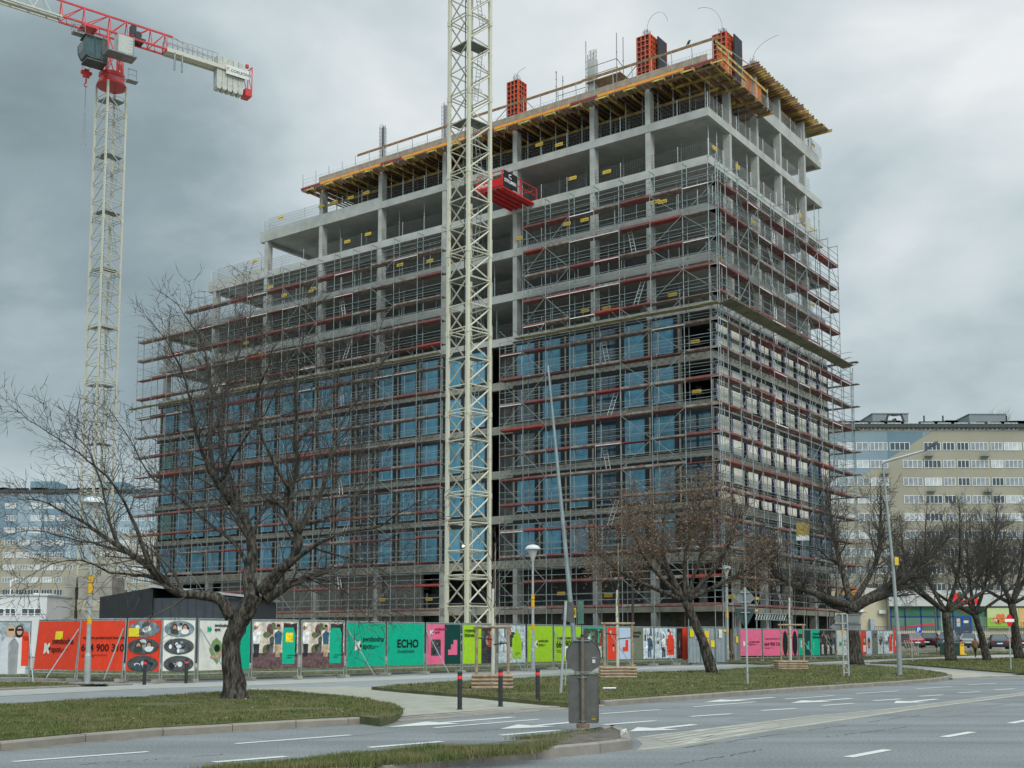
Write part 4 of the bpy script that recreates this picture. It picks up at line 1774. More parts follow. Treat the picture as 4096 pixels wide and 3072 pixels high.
# ================================================================== tower cranes
def mast(name, label, npx, npy, Yn, w, theta, z0, z1, bay, leg, m, left_up=True, right_up=True, br=.045, plat=()):
    N = D(npx, npy, Yn)
    x_ = Vector((math.cos(theta), math.sin(theta), 0))
    y_ = Vector((-math.sin(theta), math.cos(theta), 0))
    c = N + (x_ + y_) * (w / 2)
    t = empty(name, (c.x, c.y, 0), theta, 1, label, 'crane')
    h = w / 2
    for sx in (-1, 1):
        for sy in (-1, 1):
            b = MB()
            b.box(sx * h - leg / 2, sy * h - leg / 2, z0, sx * h + leg / 2, sy * h + leg / 2, z1)
            z = z0 + bay * 3
            while z < z1:
                b.box(sx * h - leg * .62, sy * h - leg * .62, z - .18, sx * h + leg * .62, sy * h + leg * .62, z + .18)
                z += bay * 3
            b.build('leg', m, t)
    n = int((z1 - z0) / bay)
    faces = [((-h, h), (-h, -h), left_up), ((-h, -h), (h, -h), right_up), ((h, -h), (h, h), left_up), ((h, h), (-h, h), right_up)]
    for fi, (a, c2, up) in enumerate(faces):
        db = MB()
        for k in range(n + 1):
            z = z0 + k * bay
            db.tube((a[0], a[1], z), (c2[0], c2[1], z), br * .9, n=6)
            if k % 3 == 0:
                db.tube((a[0], a[1], z + .22), (c2[0], c2[1], z + .22), br * .9, n=6)
            if k < n:
                za, zc = (z + .1, z + bay - .1) if up else (z + bay - .1, z + .1)
                db.tube((a[0], a[1], za), (c2[0], c2[1], zc), br * 1.1, n=6)
        db.build('lattice_side', m, t)
    # ladder and rest platforms
    z = z0
    k = 0
    while z < z1 - 3:
        b = MB()
        x0, y0 = (.25 * h, -.45 * h)
        dx = .28 * h * (1 if k % 2 else -1)
        L = min(3.9, z1 - z)
        for s_ in (0, .36):
            b.tube((x0 + s_ - dx, y0, z), (x0 + s_ + dx, y0 + .1, z + L), .022, n=4)
        for q in range(int(L / .3)):
            f_ = q * .3 / L
            b.tube((x0 - dx + 2 * dx * f_, y0 + .1 * f_, z + q * .3), (x0 - dx + 2 * dx * f_ + .36, y0 + .1 * f_, z + q * .3), .016, n=4)
        for q in range(4):
            f_ = (q + .8) / 4.2
            cx = x0 + .18 - dx + 2 * dx * f_
            pts = [(cx + .34 * math.cos(a_), y0 - .34 * math.sin(a_), z + L * f_) for a_ in [PI * i / 6 for i in range(7)]]
            b.path(pts, .014, n=3)
        b.build('ladder', steel_galv, t)
        b = MB()
        b.box(-h * .9, -h * .9, z + L - .06, h * .9, h * .1, z + L)
        b.box(-h * .9, h * .1, z + L - .06, -.1, h * .9, z + L)
        b.build('rest_platform', steel_dull, t)
        z += L + 1.6
        k += 1
    return t, c


kk = 76 / 4670
tc1, cc1 = mast('tower_crane', 'cream lattice crane mast with rust streaks rising out of the frame before the building', 1871, 1300, 76.0, 119.5 * 77.5 / 4670, R(44), 0, 62, 1.84, .21, crane_cream, True, True, br=.052)
b = MB()
b.tube((-.95, -.6, 0), (-.95, -.6, 62), .035, n=5)
b.build('cable', black_soft, tc1)
b = MB()
b.box(-2.6, -2.6, -.1, 2.6, 2.6, .6)
b.build('base', concrete_dark, tc1)

# the left crane
Yn = 105.0
Nl = D(433, 330, Yn)
ztop = D(433, 318, Yn).z
tcl, ccl = mast('tower_crane', 'pale crane mast with red slewing head and white counterweight end, left of the building', 433, 330, Yn, 1.97, R(52), 4.5, ztop, 1.72, .17, crane_pale, True, False, br=.045)
b = MB()
b.tube((-.8, -.9, 3), (-.8, -.9, ztop), .035, n=5)
b.build('cable', black_soft, tcl)
Zj = D(448, 134, Yn + 1).z
e0, e1 = G(659, 203, Zj), G(224, 66, Zj)
jd = (e1 - e0).normalized()
jn = Vector((-jd.y, jd.x, 0))
O = Vector((ccl.x, ccl.y, Zj))
# jib axis must pass over the mast
th = math.atan2(jd.y, jd.x)
jt = empty('slewing_head', (ccl.x, ccl.y, Zj), th)
jt.parent = tcl
jt.matrix_parent_inverse = Matrix.Identity(4)
jt.location = (0, 0, Zj)
jt.rotation_euler = (0, 0, th - R(52))


def lx(px, py):
    """distance along the jib axis of a point seen at this column"""
    d = ray(px, py)
    # intersect vertical plane through the axis
    t = jn.dot(O - CAM) / jn.dot(d)
    p = CAM + d * t
    return (p - O).dot(jd), p.z - Zj


xr = lx(659, 203)[0]
xl = lx(244, 60)[0]


def jbuild(b, name, m):
    return b.build(name, m, jt)


b = MB()
for y in (-.6, .6):
    b.beam((xr, y, 0), (xl, y, 0), .16, .16)
b.beam((xr, -.6, 0), (xr, .6, 0), .14, .14)
jbuild(b, 'bottom_chord', crane_red)
b = MB()
TH = 1.9
b.beam((lx(691, 149)[0], 0, TH - .15), (34, 0, TH), .15, .15)
jbuild(b, 'top_chord', crane_red)
b = MB()
xs = [xr, lx(600, 180)[0], lx(505, 150)[0], lx(437, 120)[0], lx(335, 90)[0], xl]
for i, x in enumerate(xs):
    for y in (-.6, .6):
        b.tube((x, y, 0), (x, 0, TH - .05), .055, n=5)
        if i < len(xs) - 1:
            b.tube((xs[i + 1], y, 0), (x, 0, TH - .05), .05, n=5)
for i in range(14):
    x = xr + (xl - xr) * i / 13
    b.beam((x, -.6, 0), (x + .5, .6, 0), .05, .05)
jbuild(b, 'web_bracing', crane_red)
b = MB()
for y in (-.55, .55):
    b.beam((xl, y, 0), (34, y, 0), .15, .15)
for i in range(15):
    x = xl + 1 + i * 1.6
    for y in (-.55, .55):
        b.tube((x, y, 0), (x + .8, 0, TH - .05), .04, n=5)
        b.tube((x + 1.6, y, 0), (x + .8, 0, TH - .05), .04, n=5)
    b.tube((x, -.55, 0), (x + 1.6, .55, 0), .035, n=4)
b.box(xl, -.35, -.02, 34, .1, .03)
jbuild(b, 'jib', crane_pale)
xc = lx(985, 312)[0]
b = MB()
for y in (-.55, .55):
    b.box(xc, y - .08, -.18, xr, y + .08, .22)
for i in range(12):
    x = xr + (xc - xr) * i / 12
    b.beam((x, -.5, 0), (x - .4, .5, 0), .06, .06)
b.box(xc, -.5, -.1, xr, .5, -.06)
jbuild(b, 'counter_jib', crane_pale)
b = MB()
for y in (-.5, .5):
    b.tube((lx(691, 149)[0], 0, TH - .1), (lx(890, 270)[0], y, .2), .035, n=5)
jbuild(b, 'tie_bar', crane_pale)
b = MB()
for y in (-.6, .6):
    for i in range(11):
        x = xr + (lx(860, 260)[0] - xr) * i / 10
        b.tube((x, y, .2), (x, y, 1.25), .028, n=4)
    for z_ in (.72, 1.25):
        b.tube((xr, y, z_), (lx(860, 260)[0], y, z_), .024, n=4)
for px in (690, 720):
    b.tube((lx(px, 220)[0], .62, -.1), (lx(px, 220)[0], .62, -1.9), .09, n=6)
jbuild(b, 'walkway_rail', steel_dull)
# counterweights
xa, xb = lx(862, 270)[0], lx(968, 300)[0]
for i in range(5):
    b = MB()
    x0 = xa + (xb - xa) * i / 5
    x1 = xa + (xb - xa) * (i + 1) / 5 + .04
    prof = [(x0, 0, 1.15), (x0, 0, -2.0), (x0 + (x1 - x0) * .15, 0, -2.25), (x1 - (x1 - x0) * .15, 0, -2.25), (x1, 0, -2.0), (x1, 0, 1.15), ]
    b.prism([(p_[0], -.45, p_[2]) for p_ in prof], (0, .9, 0))
    jbuild(b, 'counterweight', mat('counterweight_concrete', (.42, .43, .38), .85, var=.12, scale=2))
b = MB()
sx0, sx1 = lx(893, 268)[0], lx(984, 290)[0]
b.box(sx0, .70, -.62, sx1, .75, .32)
jbuild(b, 'name_board', flat(214, 214, 206))
Ls = abs(sx1 - sx0)
text('lettering', 'CORLEONIS', Ls * .165, (sx0 - Ls * .20, .76, -.30), flat(50, 50, 55), jt, bold=.012, rot=(PI / 2, 0, PI))
b = MB()
for k in range(9):
    a0, a1 = R(60 + k * 30), R(60 + k * 30 + 26)
    if k in (3, ): continue
    if k > 5 and k < 8: continue
    c0 = (sx0 - Ls * .10, .757, -.14)
    r0, r1 = Ls * .045, Ls * .085
    b.prism([(c0[0] - r * math.cos(a), .757, c0[2] + r * math.sin(a)) for r, a in ((r0, a0), (r1, a0), (r1, a1), (r0, a1))], (0, .008, 0))
jbuild(b, 'emblem', flat(215, 60, 50))
b = MB()
xe = lx(1000, 315)[0]
for y in (-.5, .5):
    b.tube((xe, y, -1.9), (xe, y, 1.0), .05, n=5)
    b.tube((xc, y, -.1), (xe, y, 1.0), .045, n=5)
    b.tube((xc, y, -.1), (xe, y, -1.6), .045, n=5)
b.tube((xe, -.5, 1.0), (xe, .5, 1.0), .05, n=5)
b.box(xe, -.6, -2.2, xc + .3, .6, -1.45)
b.box(xc, .35, .75, xc + .3, .6, 1.1)
jbuild(b, 'end_frame', crane_red)
# turret, ring, cab, cabinets, winch
zt_ = ztop - Zj
b = MB()
for sx in (-.75, .75):
    for sy in (-.75, .75):
        b.tube((sx, sy, zt_ + .9), (sx * .9, sy * .8, 0), .12, n=6)
        b.tube((sx, sy, zt_ + 1.0), (-sx * .9, sy * .8, -.4), .06, n=5)
        b.tube((sx, sy, zt_ + 1.0), (sx * .9, -sy * .8, -1.2), .06, n=5)
jbuild(b, 'turret', crane_red)
b = MB()
b.lathe([(1.38, zt_ - .1), (1.38, zt_ + .0), (1.25, zt_ + .35), (1.15, zt_ + .5), (1.15, zt_ + .75), (1.2, zt_ + .78), (1.2, zt_ + 1.1), (.8, zt_ + 1.2)], n=20)
jbuild(b, 'slewing_ring', crane_red)
# cab on the side facing out-left
cabp = D(372, 205, Yn - 1.0) - O
cx_, cy_ = cabp.dot(jd), cabp.dot(jn)
cz_ = cabp.z
b = MB()
prof = [(.85, -.85), (1.1, -.35), (1.15, .4), (.85, .9), (-.9, 1.05), (-1.0, -.95), (.5, -1.0)]
b.prism([(cx_ + p_[0], cy_ - .75, cz_ + p_[1]) for p_ in prof], (0, 1.5, 0))
jbuild(b, 'cab', mat('cab_glass', (.020, .050, .052), .12, var=.5, scale=1.2, spec=.8))
b = MB()
for y in (cy_ - .78, cy_ + .78):
    for i in range(len(prof)):
        a, c2 = prof[i], prof[(i + 1) % len(prof)]
        b.tube((cx_ + a[0], y, cz_ + a[1]), (cx_ + c2[0], y, cz_ + c2[1]), .05, n=5)
    b.tube((cx_ + .1, y, cz_ + 1.05), (cx_ - .0, y, cz_ - 1.05), .05, n=5)
b.box(cx_ - 1.05, cy_ - .8, cz_ + 1.05, cx_ + 1.0, cy_ + .8, cz_ + 1.15)
b.box(cx_ - 1.1, cy_ - .8, cz_ - 1.25, cx_ + .8, cy_ + .8, cz_ - 1.1)
b.box(cx_ - 1.1, cy_ - .8, cz_ - 1.1, cx_ - .55, cy_ + .8, cz_ + 1.0)
b.lathe([(.45, 0), (.45, .06)], (0, 0, 0), 16)
nn = 16 * 2
for i in range(len(b.v) - nn, len(b.v)):
    x, y, z = b.v[i]
    b.v[i] = (cx_ - .95 + x, cy_ + .8 + z, cz_ - .2 + y)
jbuild(b, 'cab_frame', mat('cab_frame_grey', (.06, .065, .065), .6))
gp = D(495, 187, Yn - 1.2) - O
gx, gy, gz = gp.dot(jd), gp.dot(jn), gp.z
b = MB()
b.box(gx - .75, gy - .5, gz - .85, gx + .75, gy + .5, gz + .85)
for k in range(5):
    b.box(gx - .78, gy + .501, gz - .7 + k * .3, gx - .3, gy + .52, gz - .62 + k * .3)
jbuild(b, 'cabinet', mat('grey_cabinet', (.40, .41, .38), .6, var=.05))
b = MB()
b.box(gx - 1.1, gy - .9, gz - 1.0, gx + 1.6, gy + .62, gz - .86)
b.box(gx - .8, gy + .45, gz - .86, gx - .7, gy + .56, gz + .95)
b.box(gx + .7, gy + .45, gz - .86, gx + .8, gy + .56, gz + .95)
jbuild(b, 'side_platform', steel_dull)
wx = lx(545, 150)[0]
b = MB()
b.lathe([(.35, -.6), (.35, .6)], (0, 0, 0), 14)
b.v = [(wx + x, z, .55 + y) for x, y, z in b.v]
b.box(wx - .7, -.7, .08, wx + .8, .7, .25)
b.box(wx + .1, -.3, .5, wx + .6, .3, 1.5)
jbuild(b, 'winch', black_soft)
# trolley and its basket, hook
tx2 = lx(352, 112)[0]
b = MB()
b.box(tx2 - .7, -.75, -.25, tx2 + .7, .75, -.1)
for s_ in (-.6, .6):
    b.lathe([(.16, -.8), (.16, .8)], (0, 0, 0), 10)
    for i in range(len(b.v) - 20, len(b.v)):
        x, y, z = b.v[i]
        b.v[i] = (tx2 + s_ + x, z, y - .18)
jbuild(b, 'trolley', crane_red)
bx_ = lx(305, 118)[0]
b = MB()
for x in (bx_ - .5, bx_ + .5):
    for y in (.3, 1.1):
        b.tube((x, y, -.1), (x, y, -1.3), .03, n=4)
for z in (-.6, -1.2):
    for (a, c2) in (((-.5, .3), (.5, .3)), ((.5, .3), (.5, 1.1)), ((.5, 1.1), (-.5, 1.1)), ((-.5, 1.1), (-.5, .3))):
        b.tube((bx_ + a[0], a[1], z), (bx_ + c2[0], c2[1], z), .03, n=4)
b.box(bx_ - .5, .3, -1.35, bx_ + .5, 1.1, -1.28)
jbuild(b, 'service_basket', steel_dull)
zh = lx(336, 293)[1]
b = MB()
for dx, dy in ((-.5, -.2), (.5, -.2), (-.5, .2), (.5, .2)):
    b.tube((tx2 + dx, dy, -.2), (tx2 + dx * .6, dy, zh + .4), .016, n=4)
jbuild(b, 'hoist_rope', black_soft)
b = MB()
b.prism([(tx2 + x * .82, -.16, zh + z * .82) for x, z in ((-.62, .25), (-.30, .30), (-.25, .52), (.25, .52), (.30, .30), (.62, .25), (.60, -.02), (.38, -.08), (.34, -.42), (-.34, -.42), (-.38, -.08), (-.60, -.02))], (0, .32, 0))
b.tube((tx2, 0, zh - .5), (tx2, 0, zh - .9), .08, n=6)
b.path([(tx2, 0, zh - .9), (tx2 + .16, 0, zh - 1.05), (tx2 + .1, 0, zh - 1.25), (tx2 - .1, 0, zh - 1.25), (tx2 - .15, 0, zh - 1.12)], [.06, .06, .06, .05, .02], n=6)
jbuild(b, 'hook_block', crane_red)
zz_ = lx(325, 570)[1]
b = MB()
for dx in (-.12, .12):
    b.tube((tx2, 0, zh - 1.2), (tx2 + dx, .05, zz_), .03, n=4)
    b.tube((tx2 + dx, .05, zz_), (tx2 + dx * 1.9, .05, zz_ - .2), .04, n=4)
jbuild(b, 'sling_chain', steel_dull)
b = MB()
lp = D(530, 300, Yn - .3) - O
b_x, b_y, b_z = lp.dot(jd), lp.dot(jn), lp.z
for q in ((-.4, 0), (.4, 0)):
    b.tube((b_x + q[0], b_y, b_z - .6), (b_x + q[0], b_y, b_z + .5), .04, n=4)
b.tube((b_x - .4, b_y, b_z + .5), (b_x + .4, b_y, b_z + .5), .04, n=4)
b.tube((b_x - .4, b_y, b_z), (b_x + .4, b_y, b_z), .03, n=4)
b.box(b_x - .5, b_y - .5, b_z - .66, b_x + .5, b_y + .3, b_z - .6)
b.tube((b_x + .4, b_y, b_z - .6), (.9, .9, zt_ + .6), .05, n=4)
jbuild(b, 'side_ladder', steel_dull)

# ballast of the left crane: stacked concrete blocks
for k in range(2):
    cx0 = 250 if k == 0 else 310
    cx1 = 300 if k == 0 else 445
    Yb = 103.2 if k == 0 else 102.6
    pL, pR = D(cx0, 2400, Yb), D(cx1, 2400, Yb)
    e_ = empty('crane_ballast', (pL.x, Yb, 0), 0, 1, ('narrow' if k == 0 else 'wide') + ' stack of brown concrete ballast blocks at the foot of the left crane', 'ballast')
    zt2 = D(300, 2305, Yb).z
    n_ = 7
    for i in range(n_):
        b = MB()
        dx = random.uniform(-.05, .05)
        b.box(dx, 0, zt2 * i / n_ + .01, pR.x - pL.x + dx, 1.6 if k == 0 else 3.4, zt2 * (i + 1) / n_ - .02)
        b.build('block', concrete_dark if i % 3 != 1 else mat('ballast_pale', (.33, .31, .25), .9, var=.2), e_)

# ================================================================== hoarding
FB = 0.30
FH = 1.93


def fence_pt(px, yb):
    return G(px, yb, FB)


def logo(b, x, z, s, side, mi, mi2):
    """white butterfly-like mark made of two facing half shapes and a dot"""
    y = -.034
    n = 10
    A = [(x, y, z), (x, y, z + s)] + [(x + s * .47 * math.sin(PI * i / (2 * n)) ** 1.0 * 1.0, y, z + s * (1 - .5 * (1 - math.cos(PI * i / (2 * n))))) for i in range(1, n + 1)]
    A += [(x + s * .47 * math.cos(PI * i / (2 * n)), y, z + s * (.5 - .5 * math.sin(PI * i / (2 * n)))) for i in range(1, n)]
    b.prism(A, (0, -.003, 0), mi)
    B_ = [(x + s * .85, y, z), (x + s * .85, y, z + s)] + [(x + s * (.85 - .45 * math.sin(PI * i / (2 * n))), y, z + s * (1 - .5 * (1 - math.cos(PI * i / (2 * n))))) for i in range(1, n + 1)]
    B_ += [(x + s * (.85 - .45 * math.cos(PI * i / (2 * n))), y, z + s * (.5 - .5 * math.sin(PI * i / (2 * n)))) for i in range(1, n)]
    b.prism(B_, (0, -.003, 0), mi)
    b.prism([(x + s * .85 + s * .16 * math.cos(2 * PI * i / 12), y - .004, z + s * .48 + s * .18 * math.sin(2 * PI * i / 12)) for i in range(12)], (0, -.002, 0), mi2)


def el(cx, cz, rx, rz, n=20, y=-.031):
    return [(cx + rx * math.cos(2 * PI * i / n), y, cz + rz * math.sin(2 * PI * i / n)) for i in range(n)]


RED, TEAL, PINK, DKG, LIME, WHT, GRY, PALE, BLK = (226, 66, 36), (0, 170, 134), (226, 104, 140), (2, 62, 58), (160, 204, 38), (222, 220, 210), (112, 118, 98), (188, 202, 222), (18, 20, 22)


def photo(b, x0, z0, x1, z1, cols, seed, mats_, n=26, people=2):
    """a printed photograph reduced to soft-edged patches and figures"""
    r = random.Random(seed)
    W_, H_ = x1 - x0, z1 - z0

    def mi(c):
        m = mott(*c)
        if m not in mats_: mats_.append(m)
        return mats_.index(m)
    b.prism([(x0, -.030, z0), (x1, -.030, z0), (x1, -.030, z1), (x0, -.030, z1)], (0, -.001, 0), mi(cols[0]))
    for k in range(n):
        w_, h_ = r.uniform(.04, .22) * W_, r.uniform(.05, .3) * H_
        cx, cz = r.uniform(x0 + w_ * .55, x1 - w_ * .55), r.uniform(z0 + H_ * .25 + h_ * .5, z1 - h_ * .5)
        c = cols[1 + r.randrange(len(cols) - 1)]
        y = -.0315 - k * .0001
        if r.random() < .5:
            b.prism(el(cx, cz, w_ / 2, h_ / 2, 9, y), (0, -.00005, 0), mi(c))
        else:
            s_ = r.uniform(-.3, .3) * w_
            b.prism([(cx - w_ / 2, y, cz - h_ / 2), (cx + w_ / 2, y, cz - h_ / 2), (cx + w_ / 2 + s_ * .3, y, cz + h_ / 2), (cx - w_ / 2 + s_ * .3, y, cz + h_ / 2)], (0, -.00005, 0), mi(c))
    for k in range(people):
        cx = x0 + W_ * (k + .5 + r.uniform(-.15, .15)) / people
        hh = H_ * r.uniform(.72, .86)
        wv = min(W_ / people * .42, hh * .3)
        y = -.0345
        top = r.choice(((40, 44, 50), (225, 222, 216), (52, 84, 98), (150, 60, 40), (60, 60, 62)))
        leg = r.choice(((30, 34, 44), (60, 84, 110), (190, 186, 176)))
        zb_ = z0 + H_ * .03
        b.prism([(cx - wv * .42, y, zb_), (cx - wv * .06, y, zb_), (cx + wv * .02, y, zb_ + hh * .35), (cx + wv * .12, y, zb_), (cx + wv * .42, y, zb_), (cx + wv * .40, y, zb_ + hh * .52), (cx - wv * .40, y, zb_ + hh * .52)], (0, -.0003, 0), mi(leg))
        b.prism([(cx - wv * .38, y - .0006, zb_ + hh * .46), (cx + wv * .38, y - .0006, zb_ + hh * .46), (cx + wv * .52, y - .0006, zb_ + hh * .78), (cx + wv * .2, y - .0006, zb_ + hh * .84), (cx - wv * .2, y - .0006, zb_ + hh * .84), (cx - wv * .52, y - .0006, zb_ + hh * .76)], (0, -.0003, 0), mi(top))
        b.prism(el(cx, zb_ + hh * .93, wv * .25, hh * .095, 12, y - .001), (0, -.0003, 0), mi((40, 28, 22)))
        b.prism(el(cx + wv * .03, zb_ + hh * .905, wv * .17, hh * .075, 12, y - .0014), (0, -.0003, 0), mi((190, 140, 116)))


STREET = [(200, 186, 170), (226, 220, 208), (88, 104, 62), (120, 150, 90), (160, 90, 60), (96, 66, 66), (60, 44, 44)]
OFFICE = [(190, 200, 204), (224, 228, 230), (60, 84, 96), (110, 128, 136), (40, 44, 50), (150, 160, 164)]
DARKP = [(50, 46, 44), (96, 90, 84), (30, 28, 28), (140, 130, 118), (70, 60, 54)]


def panel(px0, yb0, px1, yb1, label, draw, zoff=0.0, lean=0.0, brace=None, hs=1.0):
    a, c = fence_pt(px0, yb0), fence_pt(px1, yb1)
    L = math.hypot(c.x - a.x, c.y - a.y)
    e_ = empty('hoarding_panel', (a.x, a.y, FB + zoff), math.atan2(c.y - a.y, c.x - a.x), 1, label, 'fence panel')
    e_.rotation_euler = (lean, 0, e_.rotation_euler.z)
    hh = FH * hs
    b = MB()
    for x in (.03, L - .03):
        b.tube((x, 0, -.22), (x, 0, hh + .02), .024, n=6)
    for z in (.02, hh):
        b.tube((.03, 0, z), (L - .03, 0, z), .022, n=6)
    for z in (.05, ):
        for i in range(int(L / .12)):
            b.tube((.06 + i * .12, 0, .02), (.06 + i * .12, 0, .14), .005, n=3)
    b.box(.03, -.004, hh - .06, L - .03, .004, hh)
    b.build('frame', steel_galv, e_)
    mats_ = [flat(*WHT)]
    b = MB()
    objs = []
    draw(b, L, hh, mats_, objs)
    b.build('banner', mats_, e_)
    for (s, size, x, z, col, *rest) in objs:
        text('lettering', s, size, (x, -.040, z), flat(*col), e_, bold=rest[0] if rest else .03, rot=(PI / 2, rest[1] if len(rest) > 1 else 0, 0))
    for bx in (brace or ()):
        b = MB()
        x = bx * L
        b.tube((x, -.05, hh * .82), (x + .25, -1.25, -FB + .1), .022, n=5)
        b.build('brace', steel_galv, e_)
    b = MB()
    b.box(L - .14, -.28, -.26, L + .06, .28, -.14)
    b.build('foot_block', concrete_dark, e_)
    return e_


def base(b, L, h, col, mats_):
    """banner cloth: gently rippled sheet"""
    m = flat(*col)
    if m not in mats_: mats_.append(m)
    i = mats_.index(m)
    n = 14
    vs, fs = [], []
    for k in range(n + 1):
        x = .05 + (L - .1) * k / n
        for j in range(5):
            z = .14 + (h - .20) * j / 4
            vs.append((x, -.020 + .006 * math.sin(k * 1.9 + j) * (1 if 0 < j < 4 else 0), z))
    for k in range(n):
        for j in range(4):
            fs.append((k * 5 + j, (k + 1) * 5 + j, (k + 1) * 5 + j + 1, k * 5 + j + 1))
    b.add(vs, fs, i)
    return i


def mi_(mats_, col):
    m = flat(*col)
    if m not in mats_: mats_.append(m)
    return mats_.index(m)


def rect(b, x0, z0, x1, z1, i, y=-.030):
    b.prism([(x0, y, z0), (x1, y, z0), (x1, y, z1), (x0, y, z1)], (0, -.002, 0), i)


def sw(objs, x, z, s, col=BLK):
    objs.append(('swobodna', s, x, z + s * .62, col, .012))
    objs.append(('spot', s, x, z - s * .30, col, .012))
    objs.append(('tu buduje się\nrelacje', s * .26, x + s * 1.75, z - s * .08, col, .02))


def big_logo(bg, txt=BLK, lg=WHT, note=None, cx=.22, cz=.36, s=.40):
    def f(b, L, h, m, o):
        base(b, L, h, bg, m)
        logo(b, L * cx, h * cz, s, 1, mi_(m, lg), mi_(m, BLK))
        sw(o, L * cx + s * 1.15, h * cz + s * .42, s * .78 * min(1, L / 2.3), txt)
        if note: rect(b, L * .45, h * .63, L * .62, h * .78, mi_(m, (240, 214, 40)), -.033)
    return f


def phone(bg, txt=BLK):
    def f(b, L, h, m, o):
        base(b, L, h, bg, m)
        k = L / 2.4
        o.append(('wynajem powierzchni biurowej', .17 * k, L * .10, h * .64, txt, .02))
        o.append(('664 900 310', .44 * k, L * .07, h * .42, txt, .015))
        o.append(('Dzwoń, to miejsce aby stworzyć biuro\ni zrealizować plany', .085 * k, L * .09, h * .34, txt, .01))
    return f


def ovals(bg, seed, note=False):
    def f(b, L, h, m, o):
        base(b, L, h, bg, m)
        for k in range(3):
            cz = h * (.80 - .31 * k) + .03
            ix = mp_(m, (70, 74, 76) if k else (120, 134, 140))
            b.prism(el(L * .5, cz, L * .44, h * .145, 26, -.031), (0, -.001, 0), ix)
            r = random.Random(seed + k)
            for q in range(12):
                a = r.uniform(0, 2 * PI)
                rr_ = r.uniform(0, .62)
                c_ = r.choice(((210, 214, 214), (30, 34, 40), (150, 160, 168), (96, 84, 70), (230, 232, 230), (60, 90, 100)))
                b.prism(el(L * .5 + math.cos(a) * rr_ * L * .44, cz + math.sin(a) * rr_ * h * .145, L * r.uniform(.04, .11), h * r.uniform(.02, .05), 8, -.0325 - q * .0001), (0, -.00005, 0), mi_(m, c_))
            if k == (1 if seed < 5 else 0):
                for dx in (-.14, .16):
                    b.prism(el(L * (.5 + dx), cz + .02, L * .09, h * .085, 14, -.0345), (0, -.0003, 0), mi_(m, (60, 40, 28)))
                    b.prism(el(L * (.5 + dx), cz + .0, L * .06, h * .065, 14, -.0350), (0, -.0003, 0), mi_(m, (196, 146, 122)))
                    b.prism(el(L * (.5 + dx), cz - .09, L * .12, h * .05, 12, -.0355), (0, -.0003, 0), mi_(m, (226, 226, 222) if dx > 0 else (60, 70, 60)))
        if note: rect(b, L * .06, h * .68, L * .36, h * .83, mi_(m, (236, 216, 50)), -.037)
    return f


def mp_(mats_, col):
    m = mott(*col)
    if m not in mats_: mats_.append(m)
    return mats_.index(m)


def bikes(b, L, h, m, o, note=False):
    photo(b, .05, .14, L - .05, h - .06, STREET, 5, m, 20, 0)
    rect(b, .05, .14, L - .05, .14 + h * .30, mp_(m, (96, 70, 72)), -.034)
    b.prism([(L * .68, -.0342, h * .3), (L * .95, -.0342, h * .3), (L * .95, -.0342, h * .95), (L * .68, -.0342, h * .90)], (0, -.0005, 0), mp_(m, (40, 32, 34)))
    for cx, sc, top, leg in ((.10, 1.0, (228, 226, 226), (30, 32, 40)), (.55, .98, (38, 84, 110), (176, 150, 118)), (.42, .6, (60, 70, 60), (90, 80, 80))):
        x = L * cx
        hh = h * .82 * sc
        zb_ = .16 + h * (.05 if sc > .8 else .2)
        wv = .34 * sc
        for wx_ in (-.10, .22) if cx > .2 else (0,):
            b.prism(el(x + wx_ * sc * 1.6, zb_ + .20 * sc, .05 if cx < .2 else .22 * sc, .24 * sc, 14, -.0352), (0, -.0003, 0), mp_(m, (36, 34, 38) if cx > .2 else (200, 206, 212)))
            b.prism(el(x + wx_ * sc * 1.6, zb_ + .20 * sc, .02 if cx < .2 else .17 * sc, .19 * sc, 14, -.0356), (0, -.0003, 0), mp_(m, (110, 84, 84)))
        b.prism([(x - wv * .3, -.0362, zb_ + hh * .2), (x + wv * .25, -.0362, zb_ + hh * .2), (x + wv * .36, -.0362, zb_ + hh * .55), (x - wv * .36, -.0362, zb_ + hh * .55)], (0, -.0003, 0), mp_(m, leg))
        b.prism([(x - wv * .36, -.0366, zb_ + hh * .5), (x + wv * .36, -.0366, zb_ + hh * .5), (x + wv * .45, -.0366, zb_ + hh * .78), (x, -.0366, zb_ + hh * .84), (x - wv * .45, -.0366, zb_ + hh * .76)], (0, -.0003, 0), mp_(m, top))
        b.prism(el(x, zb_ + hh * .90, wv * .2, hh * .06, 12, -.037), (0, -.0003, 0), mp_(m, (180, 130, 104)))
        b.prism(el(x, zb_ + hh * .95, wv * .24, hh * .035, 12, -.0374), (0, -.0003, 0), mp_(m, (222, 214, 200) if cx < .2 else (36, 26, 22)))
    g_ = mi_(m, TEAL)
    x0, x1 = L * .64, L * .90
    b.prism([(x0, -.038, h * .16), (x1, -.038, h * .16), (x1 + .03, -.038, h * .72), (x1 - .05, -.038, h * .86), (x0 + .08, -.038, h * .86), (x0, -.038, h * .74)], (0, -.002, 0), g_)
    logo(b, x0 + .06, h * .24, .13, 1, mi_(m, WHT), mp_(m, BLK))
    
    o.append(('swobodna\nspot', .095, x0 + .21, h * .31, BLK, .03))
    if note: rect(b, x0 + .13, h * .58, x0 + .42, h * .76, mp_(m, (246, 208, 20)), -.042)


